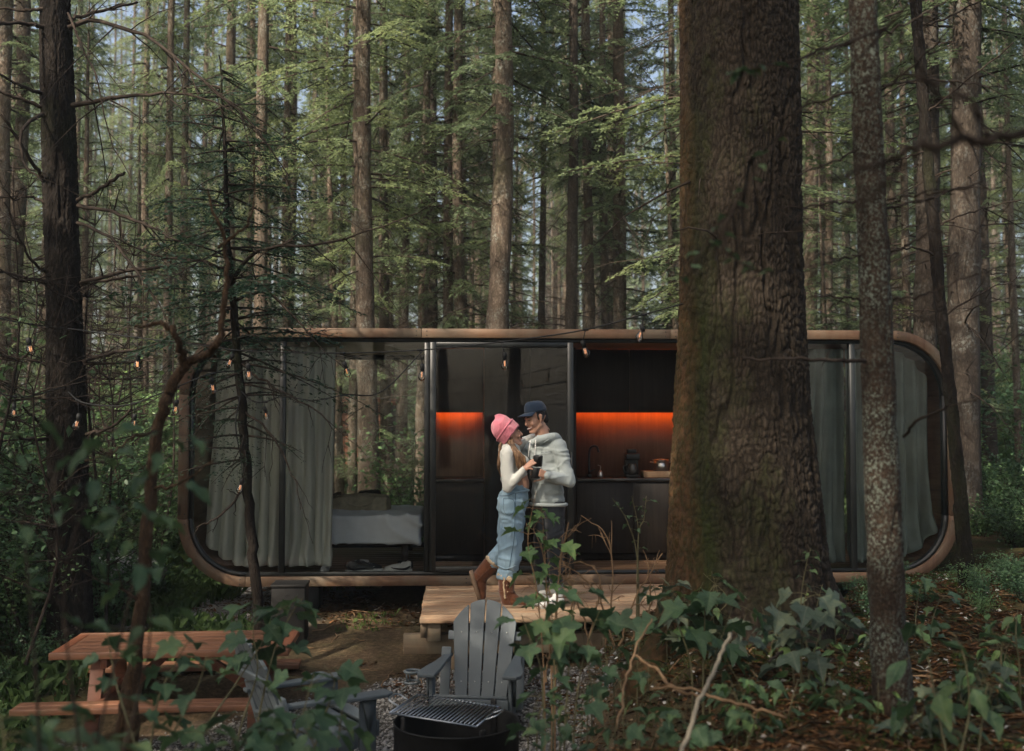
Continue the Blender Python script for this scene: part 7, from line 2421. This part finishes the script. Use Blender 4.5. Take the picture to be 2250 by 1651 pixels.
# pebbles
x, y, z = scatter(30000, lambda n: (lr.uniform(-3.5, .9, n), lr.uniform(5.6, 9.4, n)), None)
gm = sst(-.12, .12, np.minimum.reduce([x + 3.3, .62 - x - .1 * (8 - y), y - 5.4, (9.1 + .42 * np.minimum(0, x + .6) - y)]) + vnoise(np.stack([x, y, 0 * x], -1) * 2.3, 9) * .22) > lr.random(len(x)) * .9
x, y, z = x[gm], y[gm], z[gm]; m = len(x)
s = (lr.uniform(.006, .017, m) * (1 + (lr.random(m) < .06)))[:, None, None]
octv = np.array([[1, 0, 0], [0, 1, 0], [-1, 0, 0], [0, -1, 0], [0, 0, .75], [0, 0, -.75]], float)
V = octv[None] * s * lr.uniform(.6, 1.3, (m, 6, 1)); a = lr.uniform(0, PI, m)
ca, sa = np.cos(a)[:, None], np.sin(a)[:, None]
V = np.stack([V[..., 0] * ca - V[..., 1] * sa, V[..., 0] * sa + V[..., 1] * ca, V[..., 2]], -1) + np.stack([x, y, z + .004], -1)[:, None, :]
of = np.array([[0, 1, 4], [1, 2, 4], [2, 3, 4], [3, 0, 4], [1, 0, 5], [2, 1, 5], [3, 2, 5], [0, 3, 5]])
F = (of[None] + (np.arange(m) * 6)[:, None, None]).reshape(-1, 3)
M_peb = m_bits('grey_gravel', [(0, (.12, .117, .11)), (.4, (.19, .185, .175)), (.75, (.25, .245, .235)), (1, (.32, .31, .30))])
prop(link('gravel', mesh_np('gravel', V.reshape(-1, 3), F), None, M_peb), 'grey gravel of the sunken sitting area', None, None, 'stuff')

# fallen needles and leaf scraps on the cabin roof and on the furniture
rx = lr.uniform(X0 + .6, X1 - .6, 900); ry = lr.uniform(.0, 1.2, 900)
P = np.array([tuple(CL(a, b, ZH + .004)) for a, b in zip(rx, ry)])
m = len(P); a = lr.uniform(0, 2 * PI, m); s_ = lr.uniform(.02, .07, m)[:, None]
D = np.stack([np.cos(a), np.sin(a), lr.uniform(0, .35, m)], -1); S = np.stack([-np.sin(a), np.cos(a), 0 * a], -1)
Q = np.stack([P, P + D * s_ * .5 + S * s_ * .12, P + D * s_, P + D * s_ * .5 - S * s_ * .12], 1).reshape(-1, 3)
prop(link('roof_litter', mesh_np('roof_litter', Q, np.arange(m * 4).reshape(-1, 4)), None, M_lit), 'fallen needles and scraps lying on the cabin roof', None, None, 'stuff')

# ------------------------------------------------------------------ string lights
M_cable = m_plain('black_cable', (.012, .012, .012), .6, .3)
M_bulb = glass('bulb_glass', (.93, .92, .90), 1.6)
M_fil = NT('filament')
M_fil.b.inputs['Emission Color'].default_value = (1.0, .40, .16, 1); M_fil.b.inputs['Emission Strength'].default_value = .28
M_fil = M_fil.out((.8, .4, .2), .5)
bulb_me = MB().tube([(0, 0, -.030), (0, 0, -.042), (0, 0, -.058), (0, 0, -.078), (0, 0, -.094), (0, 0, -.104), (0, 0, -.108)], [.013, .016, .023, .028, .024, .013, .002], 16, False).mesh('bulb', True); bulb_me.materials.append(M_bulb)
sock_me = MB().tube([(0, 0, .022), (0, 0, .018), (0, 0, -.012), (0, 0, -.016), (0, 0, -.034)], [.008, .0165, .0185, .015, .0145], 14).mesh('socket', True); sock_me.materials.append(M_cable)
fil_me = MB().tube([(-.006, 0, -.040), (-.007, 0, -.075), (-.001, 0, -.078), (.001, 0, -.046), (.006, 0, -.076), (.007, 0, -.040)], .0022, 6).mesh('filament', True); fil_me.materials.append(M_fil)


def string(label, path, bulbs, sag=0):
    P = spline([W(*q) for q in path], 90)
    t = thing('string_lights', label, 'string lights', tuple(P[0]), 0, 'outdoor string lights')
    o0 = np.array(tuple(t.location))
    MB().tube(P - o0, .0055, 6).build('cable', M_cable, t, True)
    for px, py, sc, tilt in bulbs:
        # hang from the nearest cable point above
        best = min(range(90), key=lambda k: abs((P[k][0] / P[k][1]) * FPX + 1125 - px))
        top = Vector(P[best]); d = top.y
        c = W(px, py - 14 * sc, d)
        if c.z > top.z - .03: c.z = top.z - .03
        MB().tube([top - t.location, c - t.location + Vector((0, 0, .02))], .0038, 5).build('drop_wire', M_cable, t)
        MB().tube([top - t.location + Vector((-.02, 0, 0)), top - t.location + Vector((.02, 0, 0))], .010, 6).build('clip', M_cable, t)
        s_ = link('socket', sock_me, t); b_ = link('bulb', bulb_me, t); f_ = link('filament', fil_me, b_)
        for q in (s_, b_):
            q.location = c - t.location; q.scale = (sc,) * 3; q.rotation_euler = (tilt * .5, tilt, prng.uniform(0, 3))
    return t


string('black string of clear bulbs running across the cabin front to the big mossy trunk',
       [(1500, 668, 7.15), (1405, 694, 7.3), (1275, 727, 7.5), (1107, 751, 7.8), (930, 769, 8.0), (745, 776, 8.2), (545, 772, 8.3), (450, 760, 8.4), (300, 742, 8.6), (150, 722, 9.2)],
       [(1411, 733, .95, .35), (1281, 768, .95, -.25), (1109, 795, 1.0, 0), (928, 820, 1.0, .08), (757, 815, 1.0, -.45), (545, 820, 1.05, -.1), (510, 795, .9, .3), (303, 798, 1.1, -.08)])
string('looping string of clear bulbs from the black trunk to the young dark spruce',
       [(150, 862, 9.2), (180, 884, 8.6), (240, 892, 8.3), (292, 888, 8.2), (345, 868, 8.2), (400, 846, 8.3), (462, 822, 8.4), (520, 815, 8.8)],
       [(173, 930, 1.05, .2), (296, 928, .9, 0), (388, 897, .9, .15), (465, 850, 1.0, -.15)])
string('short black string of clear bulbs in front of the left curtains',
       [(530, 860, 8.85), (552, 880, 8.7), (580, 884, 8.6), (622, 872, 8.6), (690, 880, 8.6), (760, 868, 8.7), (840, 860, 9.4), (930, 770, 10.6)],
       [(582, 912, .9, -.5)])
string('end of a bulb string tied to the thin stem of the young dark spruce',
       [(528, 870, 8.88), (518, 930, 8.8), (526, 990, 8.8), (536, 1020, 8.85)], [(532, 1070, 1.0, .25)])
string('black string of clear bulbs leaving the picture at the left edge',
       [(140, 850, 9.2), (80, 868, 8.8), (31, 872, 8.6), (-40, 850, 8.5), (-150, 800, 8.4)], [(31, 905, .9, 0)])
string('upper bulb string leaving the picture at the left edge above the shrubs',
       [(140, 722, 9.2), (63, 712, 8.6), (0, 700, 8.4), (-120, 670, 8.0)], [(63, 765, 1.15, -.25)])

# ------------------------------------------------------------------ far hut and pale rock
hx = W(768, 968, 24)
hut = thing('hut', 'small reddish wooden hut far off among the trunks, seen through the rear window', 'hut', (hx.x, 24, gz1(hx.x, 24)))
M_hut = m_wood('hut_boards', (.20, .075, .045), (.36, .15, .085), 2, .7, False)
for k in range(9):
    bevel(MB().box((-.9 + .2 * k + .1, 0, .75), (.195, .03, 1.5)).build('board', M_hut, hut), .004, 1)
MB().box((0, .85, .74), (1.78, 1.6, 1.46)).build('body', M_darkwood, hut)
MB().box((0, .8, 1.56), (2.1, 2.0, .08), Matrix.Rotation(R(6), 3, 'X')).build('roof', M_hut, hut)
rk = W(262, 1250, 11.6)
mb = MB(); mb.ell((0, 0, .1), (.42, .3, .22)); mb.ell((.25, .05, .08), (.25, .22, .15))
M_rock = m_plain('pale_rock', (.34, .35, .36), .85, .2, var=.4, scale=5, bump=.5, bscale=25)
o = remesh(mb, 'rock', M_rock, None, .025, 4, lambda co: .03 * vnoise(co * 6, 4))
o.location = (rk.x, 11.6, rk.z - .12); prop(o, 'pale grey rock showing through the shrubs left of the cabin', 'rock')

bn = W(637, 1400, 10.0)
bin_ = thing('bin', 'square black metal bin standing under the left half of the cabin', 'bin', (bn.x, 10.0, gz1(bn.x, 10.0)), R(4))
bevel(MB().box((0, 0, .25), (.30, .30, .50)).build('body', M_cast, bin_), .008)
bevel(MB().box((0, 0, .515), (.315, .315, .028)).build('lid', M_cast, bin_), .006)

# ------------------------------------------------------------------ thin forest haze
hz = MB().box((0, 80, 16), (330, 330, 46.5))
hm = bpy.data.materials.new('forest_air')
hm.use_nodes = True
_n = hm.node_tree
for q in list(_n.nodes):
    if q.type == 'BSDF_PRINCIPLED': _n.nodes.remove(q)
pv = _n.nodes.new('ShaderNodeVolumePrincipled')
pv.inputs['Color'].default_value = (.86, .92, .90, 1)
pv.inputs['Density'].default_value = 0.0019
pv.inputs['Anisotropy'].default_value = .3
_n.links.new(pv.outputs[0], _n.nodes['Material Output'].inputs['Volume'])
prop(hz.build('haze', hm), 'thin pale haze between the trunks', None, None, 'stuff')
